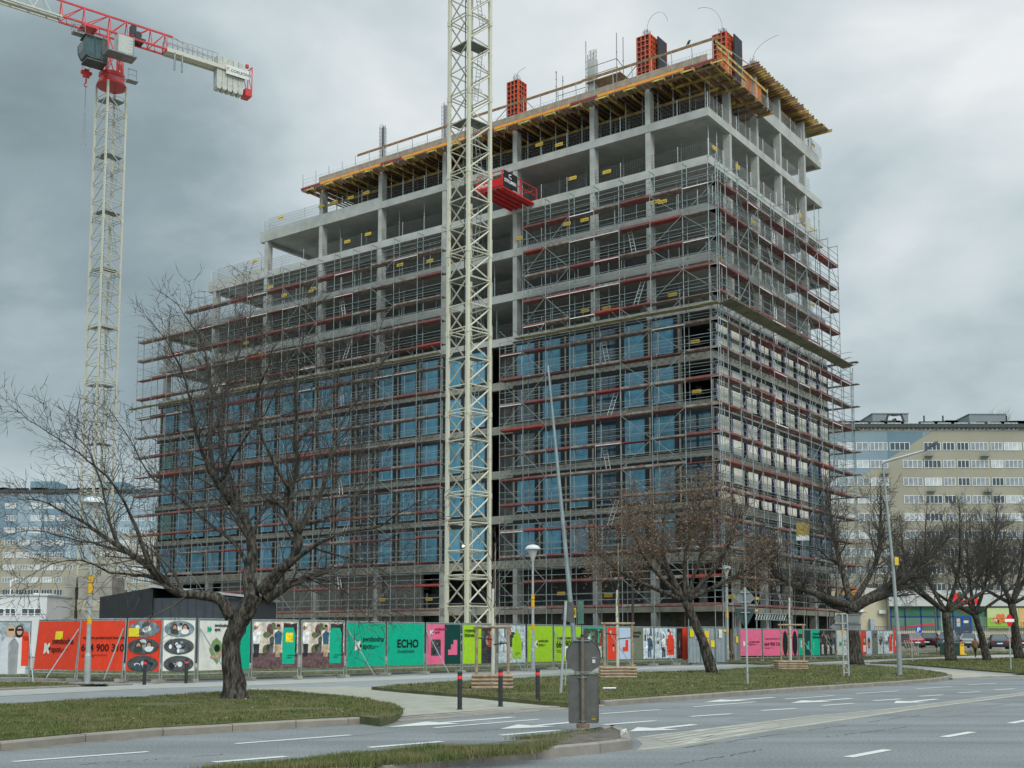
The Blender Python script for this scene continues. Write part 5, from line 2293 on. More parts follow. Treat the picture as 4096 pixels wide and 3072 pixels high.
def pinkdark(b, L, h, m, o):
    base(b, L, h, PINK, m)
    rect(b, L * .52, .14, L - .05, h - .06, mi_(m, DKG), -.030)
    logo(b, L * .10, h * .74, .20, 1, mi_(m, WHT), mi_(m, BLK))
    o.append(('swobodna\nspot', .16, L * .24, h * .84, (150, 40, 70), .03))
    photo(b, L * .14, h * .27, L * .41, h * .63, DARKP, 9, m, 8, 1)
    p_ = mi_(m, PINK)
    rect(b, L * .62, h * .28, L * .88, h * .40, p_, -.034)
    rect(b, L * .70, h * .40, L * .88, h * .52, p_, -.034)
    rect(b, L * .77, h * .52, L * .88, h * .62, p_, -.034)


def split_word(bg, seed, cols=DARKP, frac=.54, words='rozwijaj\nbiznes', people=1, tower=None, tcol=RED):
    def f(b, L, h, m, o):
        base(b, L, h, bg, m)
        photo(b, L * frac, .14, L - .05, h - .06, cols, seed, m, 14, people)
        if words: o.append((words, .24 * min(1, L / 2.4) + .03, L * .06, h * .80, BLK, .02))
        o.append(('radość / biznes', .075, L * .10, h * .30, (210, 214, 190), .01, -PI / 2))
    return f


def tower_photo(seed, tcol, cols=OFFICE, tx=.58, people=1):
    def f(b, L, h, m, o):
        photo(b, .05, .14, L - .05, h - .06, cols, seed, m, 26, people)
        t_ = mi_(m, tcol)
        x0 = L * tx
        w_ = L * .34
        rect(b, x0, h * .17, x0 + w_, h * .66, t_, -.037)
        rect(b, x0 + w_ * .14, h * .66, x0 + w_ * .86, h * .76, t_, -.037)
        rect(b, x0 + w_ * .36, h * .76, x0 + w_ * .58, h * .88, t_, -.037)
        logo(b, x0 + .08, h * .24, .12, 1, mi_(m, WHT), mi_(m, BLK))
        o.append(('swobodna\nspot', .08, x0 + .24, h * .29, BLK, .03))
    return f


def women(b, L, h, m, o):
    photo(b, .05, .14, L - .05, h - .06, [(150, 160, 166), (120, 132, 140), (90, 100, 108), (176, 184, 188)], 3, m, 14, 0)
    for cx, hair, top in ((.60, (190, 166, 130), (196, 200, 204)), (.76, (40, 28, 26), (214, 214, 212))):
        x = L * cx
        b.prism([(x - .30, -.035, .16), (x + .24, -.035, .16), (x + .26, -.035, h * .6), (x + .12, -.035, h * .72), (x - .16, -.035, h * .72), (x - .32, -.035, h * .6)], (0, -.0005, 0), mi_(m, top))
        b.prism(el(x, h * .82, .14, .22, 14, -.036), (0, -.0005, 0), mi_(m, hair))
        b.prism(el(x + .01, h * .83, .085, .14, 14, -.037), (0, -.0005, 0), mi_(m, (200, 158, 136)))
        rect(b, x - .08, h * .83, x + .09, h * .87, mi_(m, (30, 30, 34)), -.038)
    r_ = mi_(m, RED)
    rect(b, L * .82, h * .22, L * .96, h * .74, r_, -.039)
    b.prism(el(L * .89, h * .74, L * .06, .17, 16, -.039), (0, -.002, 0), r_)
    o.append(('swobodna\nspot', .08, L * .87, h * .36, (150, 30, 24), .03))


def hand(b, L, h, m, o):
    base(b, L, h, WHT, m)
    rect(b, L * .70, .14, L - .05, h - .06, mi_(m, TEAL), -.030)
    logo(b, L * .16, h * .76, .20, 1, mi_(m, TEAL), mi_(m, BLK))
    o.append(('swobodna\nspot', .17, L * .29, h * .86, BLK, .03))
    b.prism([(L * .20, -.031, h * .45), (L * .26, -.031, h * .60), (L * .33, -.031, h * .66), (L * .42, -.031, h * .58), (L * .46, -.031, h * .44), (L * .40, -.031, h * .26), (L * .35, -.031, h * .18), (L * .26, -.031, h * .30)], (0, -.002, 0), mi_(m, (120, 148, 92)))
    b.prism(el(L * .345, h * .47, L * .055, h * .07, 16, -.0345), (0, -.001, 0), mi_(m, (16, 26, 20)))
    b.prism([(L * .22, -.0352, h * .33), (L * .34, -.0352, h * .35), (L * .44, -.0352, h * .42), (L * .45, -.0352, h * .39), (L * .36, -.0352, h * .28), (L * .23, -.0352, h * .29)], (0, -.001, 0), mi_(m, (196, 150, 128)))


def echo(b, L, h, m, o):
    base(b, L, h, TEAL, m)
    k = L / 2.4
    o.append(('ECHO', .50 * k, L * .25, h * .46, BLK, .025))
    o.append(('investment', .24 * k, L * .27, h * .34, BLK, .0))


def lime_logo(b, L, h, m, o):
    base(b, L, h, LIME, m)
    rect(b, L * .12, h * .66, L * .17, h * .86, mi_(m, (250, 226, 30)), -.033)
    logo(b, L * .22, h * .42, .36, 1, mi_(m, WHT), mi_(m, BLK))
    sw(o, L * .42, h * .50, .20)


def greenphoto(b, L, h, m, o):
    base(b, L, h, TEAL, m)
    photo(b, .12, .2, L - .14, h - .14, [(70, 66, 60), (90, 110, 80), (40, 44, 44), (150, 150, 140), (60, 60, 66)], 12, m, 20, 2)
    for x in (.30, .62):
        b.prism([(L * x, -.038, h * .55), (L * (x + .07), -.038, h * .55), (L * (x + .035), -.038, h * .93)], (0, -.001, 0), mi_(m, TEAL))


def redpale(b, L, h, m, o):
    base(b, L, h, PALE, m)
    rect(b, .05, .14, L * .50, h - .06, mi_(m, RED), -.030)
    logo(b, L * .12, h * .80, .16, 1, mi_(m, WHT), mi_(m, BLK))
    photo(b, L * .14, h * .3, L * .46, h * .60, OFFICE, 14, m, 8, 1)
    r_ = mi_(m, RED)
    rect(b, L * .64, h * .30, L * .88, h * .42, r_, -.034)
    rect(b, L * .76, h * .42, L * .88, h * .62, r_, -.034)


def darkred(b, L, h, m, o):
    base(b, L, h, (40, 26, 24), m)
    rect(b, L * .55, .05, L - .03, h + .0, mi_(m, RED), -.030)
    photo(b, L * .08, .3, L * .46, h - .3, [(50, 34, 30), (70, 50, 44), (200, 196, 186), (90, 50, 90)], 15, m, 9, 0)


def pinkoval(b, L, h, m, o):
    base(b, L, h, PINK, m)
    for x in (.22, .80):
        b.prism(el(L * x, h * .5, L * .15, h * .44, 22, -.031), (0, -.002, 0), mi_(m, (12, 34, 34)))


def greens(b, L, h, m, o):
    base(b, L, h, TEAL, m)
    rect(b, L * .5, .14, L - .05, h - .06, mi_(m, DKG), -.030)
    photo(b, L * .16, h * .34, L * .36, h * .6, OFFICE, 18, m, 6, 1)
    g_ = mi_(m, TEAL)
    rect(b, L * .62, h * .28, L * .88, h * .42, g_, -.034)
    rect(b, L * .74, h * .42, L * .88, h * .58, g_, -.034)


def person_red(b, L, h, m, o):
    base(b, L, h, PALE, m)
    rect(b, .05, .14, L * .52, h - .06, mi_(m, RED), -.030)
    b.prism(el(L * .34, h * .55, L * .15, h * .22, 14, -.0335), (0, -.001, 0), mi_(m, (120, 80, 60)))
    b.prism(el(L * .34, h * .60, L * .08, h * .09, 14, -.035), (0, -.001, 0), mi_(m, (206, 160, 136)))
    rect(b, L * .22, .3, L * .46, h * .42, mi_(m, (226, 206, 190)), -.0345)
    b.prism(el(L * .74, h * .5, L * .12, h * .22, 12, -.0335), (0, -.001, 0), mi_(m, (60, 70, 60)))
    rect(b, L * .66, h * .35, L * .84, h * .52, mi_(m, (220, 120, 60)), -.0345)


panel(-90, 2704, 119, 2702, 'hoarding print of two women in white with sunglasses, leftmost in the row', women, -.1, lean=-.06, brace=(.95,))
panel(131, 2692, 303, 2697, 'orange hoarding print with white butterfly mark and a yellow notice above it', big_logo(RED, note=True), lean=-.09, hs=1.0, brace=(.98,))
panel(306, 2697, 492, 2699, 'orange hoarding print with a phone number behind the left lamp post', phone(RED), lean=-.06, brace=(.96,))
panel(499, 2699, 640, 2701, 'orange hoarding print with three oval office pictures and a yellow note', ovals(RED, 3, True), lean=-.04)
panel(643, 2701, 781, 2699, 'white hoarding print with three oval pictures of laughing people', ovals(WHT, 8), lean=-.02)
panel(788, 2699, 997, 2691, 'white hoarding print with a hand holding an avocado, half behind the big trunk', hand, brace=(.02,))
panel(1003, 2691, 1193, 2688, 'street cyclists print with a yellow notice on its green tower, just right of trunk', lambda b, L, h, m, o: bikes(b, L, h, m, o, True))
panel(1201, 2688, 1377, 2684, 'street cyclists print with a plain green tower, left of the teal logo panel', bikes)
panel(1383, 2682, 1541, 2677, 'teal hoarding print with white butterfly mark and slanted brace in front', big_logo(TEAL, cx=.20, cz=.40), brace=(.02,))
panel(1546, 2676, 1697, 2672, 'teal hoarding print reading ECHO investment', echo)
panel(1702, 2671, 1843, 2668, 'half pink half dark green hoarding print with a stepped pink block', pinkdark, brace=(.0,))
panel(1847, 2668, 1987, 2665, 'lime hoarding print beside a bearded man, behind the first staked young tree', split_word(LIME, 21))
panel(1990, 2664, 2102, 2661, 'busy office photo print with a lime tower shape, left of the grey lamp post', tower_photo(31, LIME, tx=.50), brace=(.02,))
panel(2108, 2660, 2211, 2657, 'lime hoarding print with butterfly mark behind the grey lamp post', lime_logo)
panel(2215, 2657, 2325, 2653, 'lime hoarding print with a phone number behind the leaning pole', phone(LIME), brace=(.0,))
panel(2329, 2652, 2424, 2649, 'green framed dark street photo print right of the round sign', greenphoto)
panel(2427, 2649, 2523, 2646, 'half orange half pale blue print behind the second staked young tree', redpale, brace=(.1,))
panel(2526, 2646, 2614, 2644, 'grey green print with a seated woman in jeans', split_word(GRY, 41, OFFICE, .52))
panel(2617, 2644, 2704, 2642, 'office photo print with an orange tower shape, left of the sheet metal gate', tower_photo(44, RED, tx=.56), brace=(.0,))
panel(2706, 2642, 2748, 2641, 'narrow dark and orange print at the left edge of the sheet metal gate', darkred)
panel(2960, 2632, 3049, 2632, 'pink hoarding print with white mark behind the diamond sign pole', big_logo(PINK, cx=.16, cz=.40, s=.34))
panel(3052, 2632, 3123, 2631, 'pink hoarding print with a phone number', phone(PINK))
panel(3126, 2630, 3193, 2629, 'pink print with two dark ovals behind the third staked young tree', pinkoval)
panel(3195, 2629, 3243, 2628, 'half teal half dark green print with a stepped teal block', greens, brace=(.0,))
panel(3245, 2628, 3346, 2627, 'teal print with people in dark clothes, left of the direction sign', split_word(TEAL, 51, DARKP, .34, people=3), brace=(.5,))
panel(3348, 2627, 3438, 2625, 'white print with a green mark behind the direction sign posts', big_logo(WHT, lg=TEAL, cx=.10, cz=.38, s=.34))
panel(3442, 2624, 3488, 2623, 'orange and pale blue print with a smiling woman, right of the third roadside tree', person_red)
panel(3490, 2623, 3532, 2622, 'narrow grey green print with a standing man and yellow note', split_word(GRY, 61, OFFICE, .5), brace=(.0,))
panel(3534, 2622, 3573, 2621, 'narrow striped photo print with an orange tower shape', tower_photo(64, RED, OFFICE, .55))
panel(3575, 2620, 3604, 2619, 'narrow orange print at the right end of the hoarding', big_logo(RED, cx=.2, cz=.35, s=.5))


def gate(px0, y0, px1, y1, label, notes=()):
    a, c = fence_pt(px0, y0), fence_pt(px1, y1)
    L = math.hypot(c.x - a.x, c.y - a.y)
    e_ = empty('sheet_metal_gate', (a.x, a.y, .12), math.atan2(c.y - a.y, c.x - a.x), 1, label, 'gate')
    b = MB()
    n = int(L / .07)
    vs, fs = [], []
    for i in range(n + 1):
        x = L * i / n
        y = -.02 if i % 4 < 2 else .015
        vs += [(x, y, .05), (x, y, 2.12)]
    for i in range(n):
        fs.append((2 * i, 2 * i + 2, 2 * i + 3, 2 * i + 1))
    b.add(vs, fs)
    b.build('corrugated_sheet', mat('corrugated_zinc', (.30, .34, .35), .5, .4, var=.12, scale=1.5), e_)
    b = MB()
    for x in (0, L * .33, L * .72, L):
        b.box(x - .03, -.05, .02, x + .03, -.021, 2.16)
    b.box(0, -.045, 2.12, L, -.02, 2.17)
    b.build('frame', steel_galv, e_)
    for (fx, z, w_, h_, col) in notes:
        b = MB()
        b.box(L * fx, -.060, z, L * fx + w_, -.052, z + h_)
        b.build('notice', flat(*col), e_)
    return e_


gate(2752, 2642, 2905, 2640, 'grey corrugated metal gate with yellow notices behind the leaning brown tree', ((.04, 1.55, .3, .42, (226, 204, 40)), (.18, 1.45, .3, .42, (214, 196, 206)), (.42, 1.5, .34, .42, (240, 200, 20)), (.42, .95, .34, .5, (236, 190, 20)), (.58, .95, .3, .4, (240, 214, 40)), (.80, 1.5, .26, .5, (226, 222, 206)), (.92, 1.85, .2, .16, (240, 190, 20))))
gate(2938, 2634, 2957, 2633, 'narrow strip of corrugated metal left of the pink panels', ((.2, 1.2, .5, .4, (236, 214, 30)),))

# ================================================================== trees
THIN = 1.0
def grow(mb, p, d, L, r, lvl, rnd, prm, n=None):
    """one shoot and its side shoots; prm: per level child count, length ratio, angle, droop, wiggle"""
    steps = max(3, min(7, int(L / prm['step'][min(lvl, len(prm['step']) - 1)]) + 2))
    pts = [p.copy()]
    rad = [r]
    dirs = [d.copy()]
    cur = p.copy()
    dd = d.copy()
    w = prm['wig'][min(lvl, len(prm['wig']) - 1)]
    up = prm['up'][min(lvl, len(prm['up']) - 1)]
    for i in range(steps):
        dd = dd + Vector((rnd.gauss(0, w), rnd.gauss(0, w), rnd.gauss(0, w) + up * (i / steps)))
        dd.normalize()
        cur = cur + dd * (L / steps)
        pts.append(cur.copy())
        dirs.append(dd.copy())
        rad.append(r * (1 - .80 * (i + 1) / steps))
    sides = 6 if r > .05 else (4 if r > .014 else 3)
    mb.path(pts, rad, n=sides)
    if lvl >= prm['depth']:
        prm['tips'].append((pts[-1], dirs[-1]))
        return
    k = prm['kids'][min(lvl, len(prm['kids']) - 1)]
    k = max(1, int(k * min(1.6, max(.5, L / prm['ref'][min(lvl, len(prm['ref']) - 1)]))))
    side_shoots(mb, pts, rad, dirs, k, L, lvl, rnd, prm, .22)


def side_shoots(mb, pts, rad, dirs, k, L, lvl, rnd, prm, f0):
    for c in range(k):
        f = f0 + (1 - f0) * (c + rnd.random()) / k
        i = min(len(pts) - 2, int(f * (len(pts) - 1)))
        t = f * (len(pts) - 1) - i
        q = pts[i].lerp(pts[i + 1], min(1, t))
        base_d = dirs[i]
        ax = base_d.orthogonal().normalized()
        ax = Matrix.Rotation(rnd.uniform(0, 2 * PI), 3, base_d) @ ax
        ang = R(rnd.uniform(*prm['ang']))
        nd = (Matrix.Rotation(ang, 3, ax) @ base_d).normalized()
        nd.z += prm['lift'][min(lvl, len(prm['lift']) - 1)]
        nd.normalize()
        rr_ = max(prm['rmin'], rad[i] * rnd.uniform(*prm['rr']))
        LL = L * rnd.uniform(*prm['lr']) * (1.15 - .5 * f)
        grow(mb, q, nd, LL, rr_, lvl + 1, rnd, prm)


def trace(mb, pix, rads, Y, rnd, dyf=0.0):
    """main limb drawn through pixels at its own real distance; Y may drift along the limb"""
    P = []
    rads = [r_ * THIN for r_ in rads]
    for i, (x, y) in enumerate(pix):
        yy = Y[0] + (Y[1] - Y[0]) * i / max(1, len(pix) - 1)
        P.append(D(x, y, yy))
    # smooth subdivision
    Q, Rr = [], []
    for i in range(len(P) - 1):
        p0 = P[max(0, i - 1)]
        p1, p2 = P[i], P[i + 1]
        p3 = P[min(len(P) - 1, i + 2)]
        for s_ in range(4):
            t = s_ / 4
            q = .5 * ((2 * p1) + (p2 - p0) * t + (2 * p0 - 5 * p1 + 4 * p2 - p3) * t * t + (3 * p1 - p0 - 3 * p2 + p3) * t ** 3)
            j = .012 if i > 0 else .0
            Q.append(q + Vector((rnd.gauss(0, j), rnd.gauss(0, j), rnd.gauss(0, j))))
            Rr.append(rads[i] + (rads[i + 1] - rads[i]) * t)
    Q.append(P[-1])
    Rr.append(rads[-1])
    return Q, Rr


def knobbly(mb, Q, Rr, rnd, n=16):
    """thick trunk with ridges and burls"""
    o = len(mb.v)
    mb.path(Q, Rr, n=n)
    for i in range(len(Q)):
        for k in range(n):
            x, y, z = mb.v[o + i * n + k]
            c = Q[i]
            f = 1 + .11 * math.sin(k * 2 * PI / n * 3 + z * 1.1) + .08 * math.sin(k * 2 * PI / n * 6 - z * 5) + rnd.uniform(-.09, .09)
            mb.v[o + i * n + k] = (c.x + (x - c.x) * f, c.y + (y - c.y) * f, z)


def make_tree(name, label, trunk, limbs, prm, seed, base=None, bark_m=bark, twig_m=twig_mat, kids0=9, seeds=0, L0=None, group=None, thick=16, thin=1.0):
    rnd = random.Random(seed)
    prm = dict(prm)
    prm['tips'] = []
    tq = trunk
    t = empty(name, base, 0, 1, label, 'tree', group)
    mb, cb_ = MB(), MB()
    global THIN
    THIN = 1.0
    Q, Rr = trace(mb, *trunk, rnd)
    knobbly(mb, Q, Rr, rnd, thick)
    for (pix, rads, Y) in limbs:
        THIN = thin
        q, rr_ = trace(mb, pix, rads, Y, rnd)
        rr_ = [r_ * (1 - .28 * min(1, i_ / (.35 * len(rr_)))) if thin < 1 else r_ for i_, r_ in enumerate(rr_)]
        if rads[0] > .10:
            knobbly(mb, q, rr_, rnd, 12)
        else:
            mb.path(q, rr_, n=7)
        dirs = [((q[min(i + 1, len(q) - 1)] - q[max(0, i - 1)])).normalized() for i in range(len(q))]
        Lm = sum((q[i + 1] - q[i]).length for i in range(len(q) - 1))
        side_shoots(cb_, q, rr_, dirs, max(3, int(kids0 * Lm / prm['ref'][0])), (L0 or Lm * .55), 0, rnd, prm, .22)
        # the limb's own leader
        grow(cb_, q[-1], dirs[-1], min(.9, Lm * .18), rr_[-1], 2, rnd, prm)
    off = -Vector(base)
    for m_ in (mb, cb_):
        m_.v = [(x + off.x, y + off.y, z + off.z) for x, y, z in m_.v]
    mb.build('trunk', bark_m, t, smooth=True)
    cb_.build('crown', twig_m, t)
    if seeds:
        sb = MB()
        for (p, d) in prm['tips']:
            for k in range(seeds):
                c = p + off + Vector((rnd.uniform(-.14, .14), rnd.uniform(-.14, .14), rnd.uniform(-.22, .06)))
                s_ = rnd.uniform(.018, .042)
                a = Vector((rnd.uniform(-1, 1), rnd.uniform(-1, 1), rnd.uniform(-1, .3))).normalized() * s_ * 1.6
                b_ = a.orthogonal().normalized() * s_ * .6
                sb.add([c - a, c + b_, c + a, c - b_], [(0, 1, 2, 3)])
        tag(sb.build('seed_bunches', seed_mat, t), kind='stuff')
    return t


PRM_BIG = dict(depth=3, step=[.5, .35, .25, .2], wig=[.10, .11, .13, .15], up=[.06, .05, .02, 0], kids=[8, 7, 5, 3], ref=[3.0, 1.8, 1.0, .6], ang=(26, 66), lift=[.20, .12, .02], rmin=.0068, rr=(.30, .5), lr=(.45, .8))
# the big tree on the left verge (units: metres, about 27 m away)
g0 = G(935, 2796, .13)
YT = g0.y
big_limbs = [
    # left sweeping limb
    ([(925, 2470), (880, 2400), (800, 2378), (720, 2373), (640, 2320), (570, 2250), (520, 2215), (405, 2140), (340, 2090), (240, 2040), (160, 2000), (80, 1998)], [.22, .20, .18, .17, .15, .13, .11, .085, .065, .045, .03, .015], (YT, YT - 1.2)),
    ([(560, 2245), (470, 2170), (430, 2060), (405, 1930), (350, 1800), (300, 1740)], [.09, .07, .055, .045, .03, .018], (YT - .5, YT + 1.0)),
    ([(600, 2270), (540, 2100), (480, 1980), (400, 1880), (300, 1800), (180, 1720), (60, 1640)], [.08, .065, .05, .04, .03, .02, .01], (YT - .6, YT - 2.5)),
    ([(640, 2320), (560, 2300), (440, 2290), (330, 2240), (200, 2260), (80, 2330)], [.07, .055, .042, .03, .02, .012], (YT - .4, YT - 2.5)),
    # central limbs
    ([(1010, 2400), (990, 2310), (1010, 2210), (985, 2090), (925, 2010), (880, 1930), (842, 1800), (845, 1600), (829, 1440), (785, 1330), (720, 1230)], [.24, .21, .19, .17, .15, .13, .10, .075, .055, .035, .014], (YT, YT + 1.5)),
    ([(925, 2010), (850, 1900), (804, 1786), (778, 1690), (753, 1565), (709, 1438), (640, 1330)], [.12, .10, .08, .065, .05, .035, .02], (YT + .6, YT - 1.0)),
    ([(985, 2090), (900, 1850), (880, 1700), (900, 1560), (960, 1400), (1000, 1260), (1010, 1160)], [.11, .09, .07, .055, .04, .028, .014], (YT + .6, YT + 2.6)),
    # right limbs
    ([(1045, 2370), (1120, 2280), (1180, 2220), (1190, 2130), (1145, 2040), (1150, 1960), (1190, 1880), (1180, 1754), (1190, 1628), (1184, 1470), (1220, 1330), (1230, 1230)], [.22, .19, .17, .15, .14, .12, .10, .08, .065, .045, .028, .014], (YT, YT - 1.0)),
    ([(1190, 2130), (1260, 2010), (1310, 1900), (1330, 1780), (1400, 1640), (1500, 1500), (1560, 1400)], [.12, .09, .075, .06, .045, .028, .014], (YT - .3, YT + 1.5)),
    ([(1120, 2285), (1250, 2190), (1370, 2130), (1500, 2110), (1600, 2050), (1680, 2010)], [.10, .08, .06, .045, .03, .014], (YT - .1, YT - 2.2)),
    ([(1060, 2400), (1150, 2345), (1230, 2310), (1300, 2285)], [.19, .16, .14, .125], (YT, YT + .6)),
    ([(1000, 2330), (960, 2200), (820, 2080), (700, 1980), (600, 1900), (520, 1760), (440, 1640)], [.09, .08, .065, .05, .04, .028, .014], (YT, YT + 2.4)),
    ([(1160, 1960), (1080, 1820), (1020, 1660), (1060, 1500), (1100, 1380)], [.08, .06, .05, .035, .016], (YT - .5, YT - 2.2)),
    ([(1190, 2100), (1290, 2080), (1400, 2010), (1480, 1900), (1520, 1790)], [.09, .07, .05, .03, .014], (YT, YT + 1.2)),
    ([(1180, 1780), (1280, 1660), (1340, 1540), (1360, 1430)], [.06, .045, .03, .012], (YT - .4, YT + .8)),
    ([(1250, 2190), (1380, 2230), (1500, 2260), (1580, 2330)], [.05, .04, .026, .01], (YT, YT - 1.0)),
    ([(520, 2215), (400, 2180), (260, 2150), (120, 2120), (0, 2150)], [.06, .045, .032, .02, .01], (YT - .4, YT + 1.2)),
    ([(880, 1930), (960, 1780), (1060, 1650), (1120, 1520)], [.06, .045, .03, .014], (YT + .6, YT - .8)),
    ([(1230, 2310), (1330, 2330), (1420, 2400), (1470, 2480)], [.05, .035, .022, .01], (YT + .2, YT - 1.2)),
]
make_tree('bare_tree', 'big gnarled bare tree with spreading crown on the left grass verge', ([(945, 2800), (940, 2740), (925, 2600), (940, 2520), (985, 2440), (1020, 2380)], [.34, .245, .195, .205, .215, .20], (YT, YT)), big_limbs,
          PRM_BIG, 11, base=g0, kids0=19, L0=2.0, thick=20, thin=.74)


def roadside(px, py, label, scale_px, seed, lean=0, spread=1.0, height=1.0, brown=False, fork=.30, nl=6, trunk_px=46, zb_=.13, kids0=14, prm=None, group='bare trees along the road', limbs=None, name='bare_tree', seeds=0):
    """roadside tree: trunk foot at a pixel, crown scale_px tall in the photograph"""
    b0 = G(px, py, zb_)
    Y = b0.y
    rnd = random.Random(seed)
    u = Y / F                                             # metres per pixel there
    Hh = scale_px * u * height
    fk_ = (px + lean, py - scale_px * fork)
    tr = ([(px, py + 4), (px + lean * .35, py - scale_px * fork * .45), fk_], [trunk_px * u * .56, trunk_px * u * .42, trunk_px * u * .36], (Y, Y))
    L_ = []
    for k in range(nl):
        a = (k - (nl - 1) / 2) / max(1, (nl - 1) / 2)
        tx = fk_[0] + a * scale_px * .62 * spread + rnd.uniform(-.05, .05) * scale_px
        ty = py - scale_px * (1.0 - .34 * abs(a) ** 1.6 + rnd.uniform(-.06, .02))
        bend = rnd.uniform(-.06, .06) * scale_px
        mx_ = fk_[0] + (tx - fk_[0]) * .58 + bend
        my_ = fk_[1] + (ty - fk_[1]) * .38
        m2x, m2y = fk_[0] + (tx - fk_[0]) * .85 + bend * .5, fk_[1] + (ty - fk_[1]) * .70
        r0 = trunk_px * u * rnd.uniform(.20, .28)
        dy = rnd.uniform(-1, 1) * Hh * .30
        L_.append(([fk_, (mx_, my_), (m2x, m2y), (tx, ty)], [r0, r0 * .62, r0 * .36, r0 * .12], (Y, Y + dy)))
    if limbs: L_ = limbs(Y, u) + L_[::2]
    P_ = dict(prm or PRM_MID)
    return make_tree(name, label, tr, L_, P_, seed, base=b0, kids0=kids0, L0=Hh * .26, twig_m=twig_brown if brown else twig_mat, seeds=seeds, group=group, thick=12)


PRM_MID = dict(depth=3, step=[.6, .4, .3, .25], wig=[.11, .13, .15, .15], up=[.08, .06, .03, 0], kids=[8, 7, 5, 3], ref=[2.4, 1.3, .8, .5], ang=(25, 62), lift=[.20, .12, .04], rmin=.0105, rr=(.32, .5), lr=(.45, .78))
roadside(2850, 2692, 'leaning tree with brown seed bunches in its rounded crown, before the gate', 800, 21, lean=-110, spread=.72, brown=True, fork=.36, nl=8, trunk_px=44, kids0=17, seeds=1, height=1.0)
roadside(3425, 2660, 'dark bare tree behind the grey direction sign, with low wide limbs', 790, 22, lean=-20, spread=.82, fork=.30, nl=7, trunk_px=58, kids0=12,
         limbs=lambda Y, u: [([(3400, 2440), (3470, 2400), (3560, 2370), (3640, 2300), (3720, 2230), (3800, 2150)], [.34, .27, .21, .14, .08, .03], (Y, Y - 1)), ([(3390, 2440), (3330, 2420), (3260, 2380), (3190, 2330), (3120, 2280)], [.2, .15, .11, .07, .03], (Y, Y + 1))])
roadside(3804, 2642, 'forked bare tree left of the two walking people', 640, 23, lean=-20, spread=.75, fork=.30, nl=6, trunk_px=42, kids0=9)
roadside(3949, 2640, 'bare tree leaning left just right of the two walking people', 600, 24, lean=-50, spread=.62, fork=.30, nl=6, trunk_px=31, kids0=8)
roadside(4076, 2633, 'bare tree right of the no entry sign at the picture edge', 620, 25, lean=-30, spread=.7, fork=.35, nl=6, trunk_px=38, kids0=8)
PRM_FAR = dict(depth=2, step=[.9, .6, .5], wig=[.08, .10, .12], up=[.12, .08, .03], kids=[10, 8, 5], ref=[4, 2.2, 1.2], ang=(18, 45), lift=[.35, .2, .1], rmin=.017, rr=(.3, .45), lr=(.4, .7))
roadside(3975, 2590, 'tall upright bare tree before the beige apartment block', 860, 26, spread=.30, fork=.36, nl=7, trunk_px=34, prm=PRM_FAR, zb_=.13, group=None, kids0=10)
roadside(4090, 2590, 'tall bare tree at the right picture edge behind the others', 800, 27, spread=.34, fork=.3, nl=6, trunk_px=30, prm=PRM_FAR, group=None)
roadside(3514, 2600, 'small bare tree behind the hoarding end, by the cream wall', 330, 28, spread=.7, fork=.4, nl=5, trunk_px=26, prm=PRM_FAR, group=None)
roadside(3330, 2604, 'bare tree half hidden by the scaffold at the right corner', 520, 32, spread=.5, fork=.3, nl=6, trunk_px=24, prm=PRM_FAR, group=None)
# thickets far left
for i, (px, py, hpx) in enumerate(((40, 2575, 260), (150, 2572, 300), (235, 2574, 220), (560, 2572, 330), (640, 2574, 300))):
    roadside(px, py, ('dense dark bare shrub at the far left behind the white building' if i < 3 else 'dense bare shrub behind the black site cabin'), hpx, 40 + i, spread=1.0, fork=.12, nl=7, trunk_px=14, prm=PRM_FAR, group='bare shrubs behind the site', name='bare_shrub')


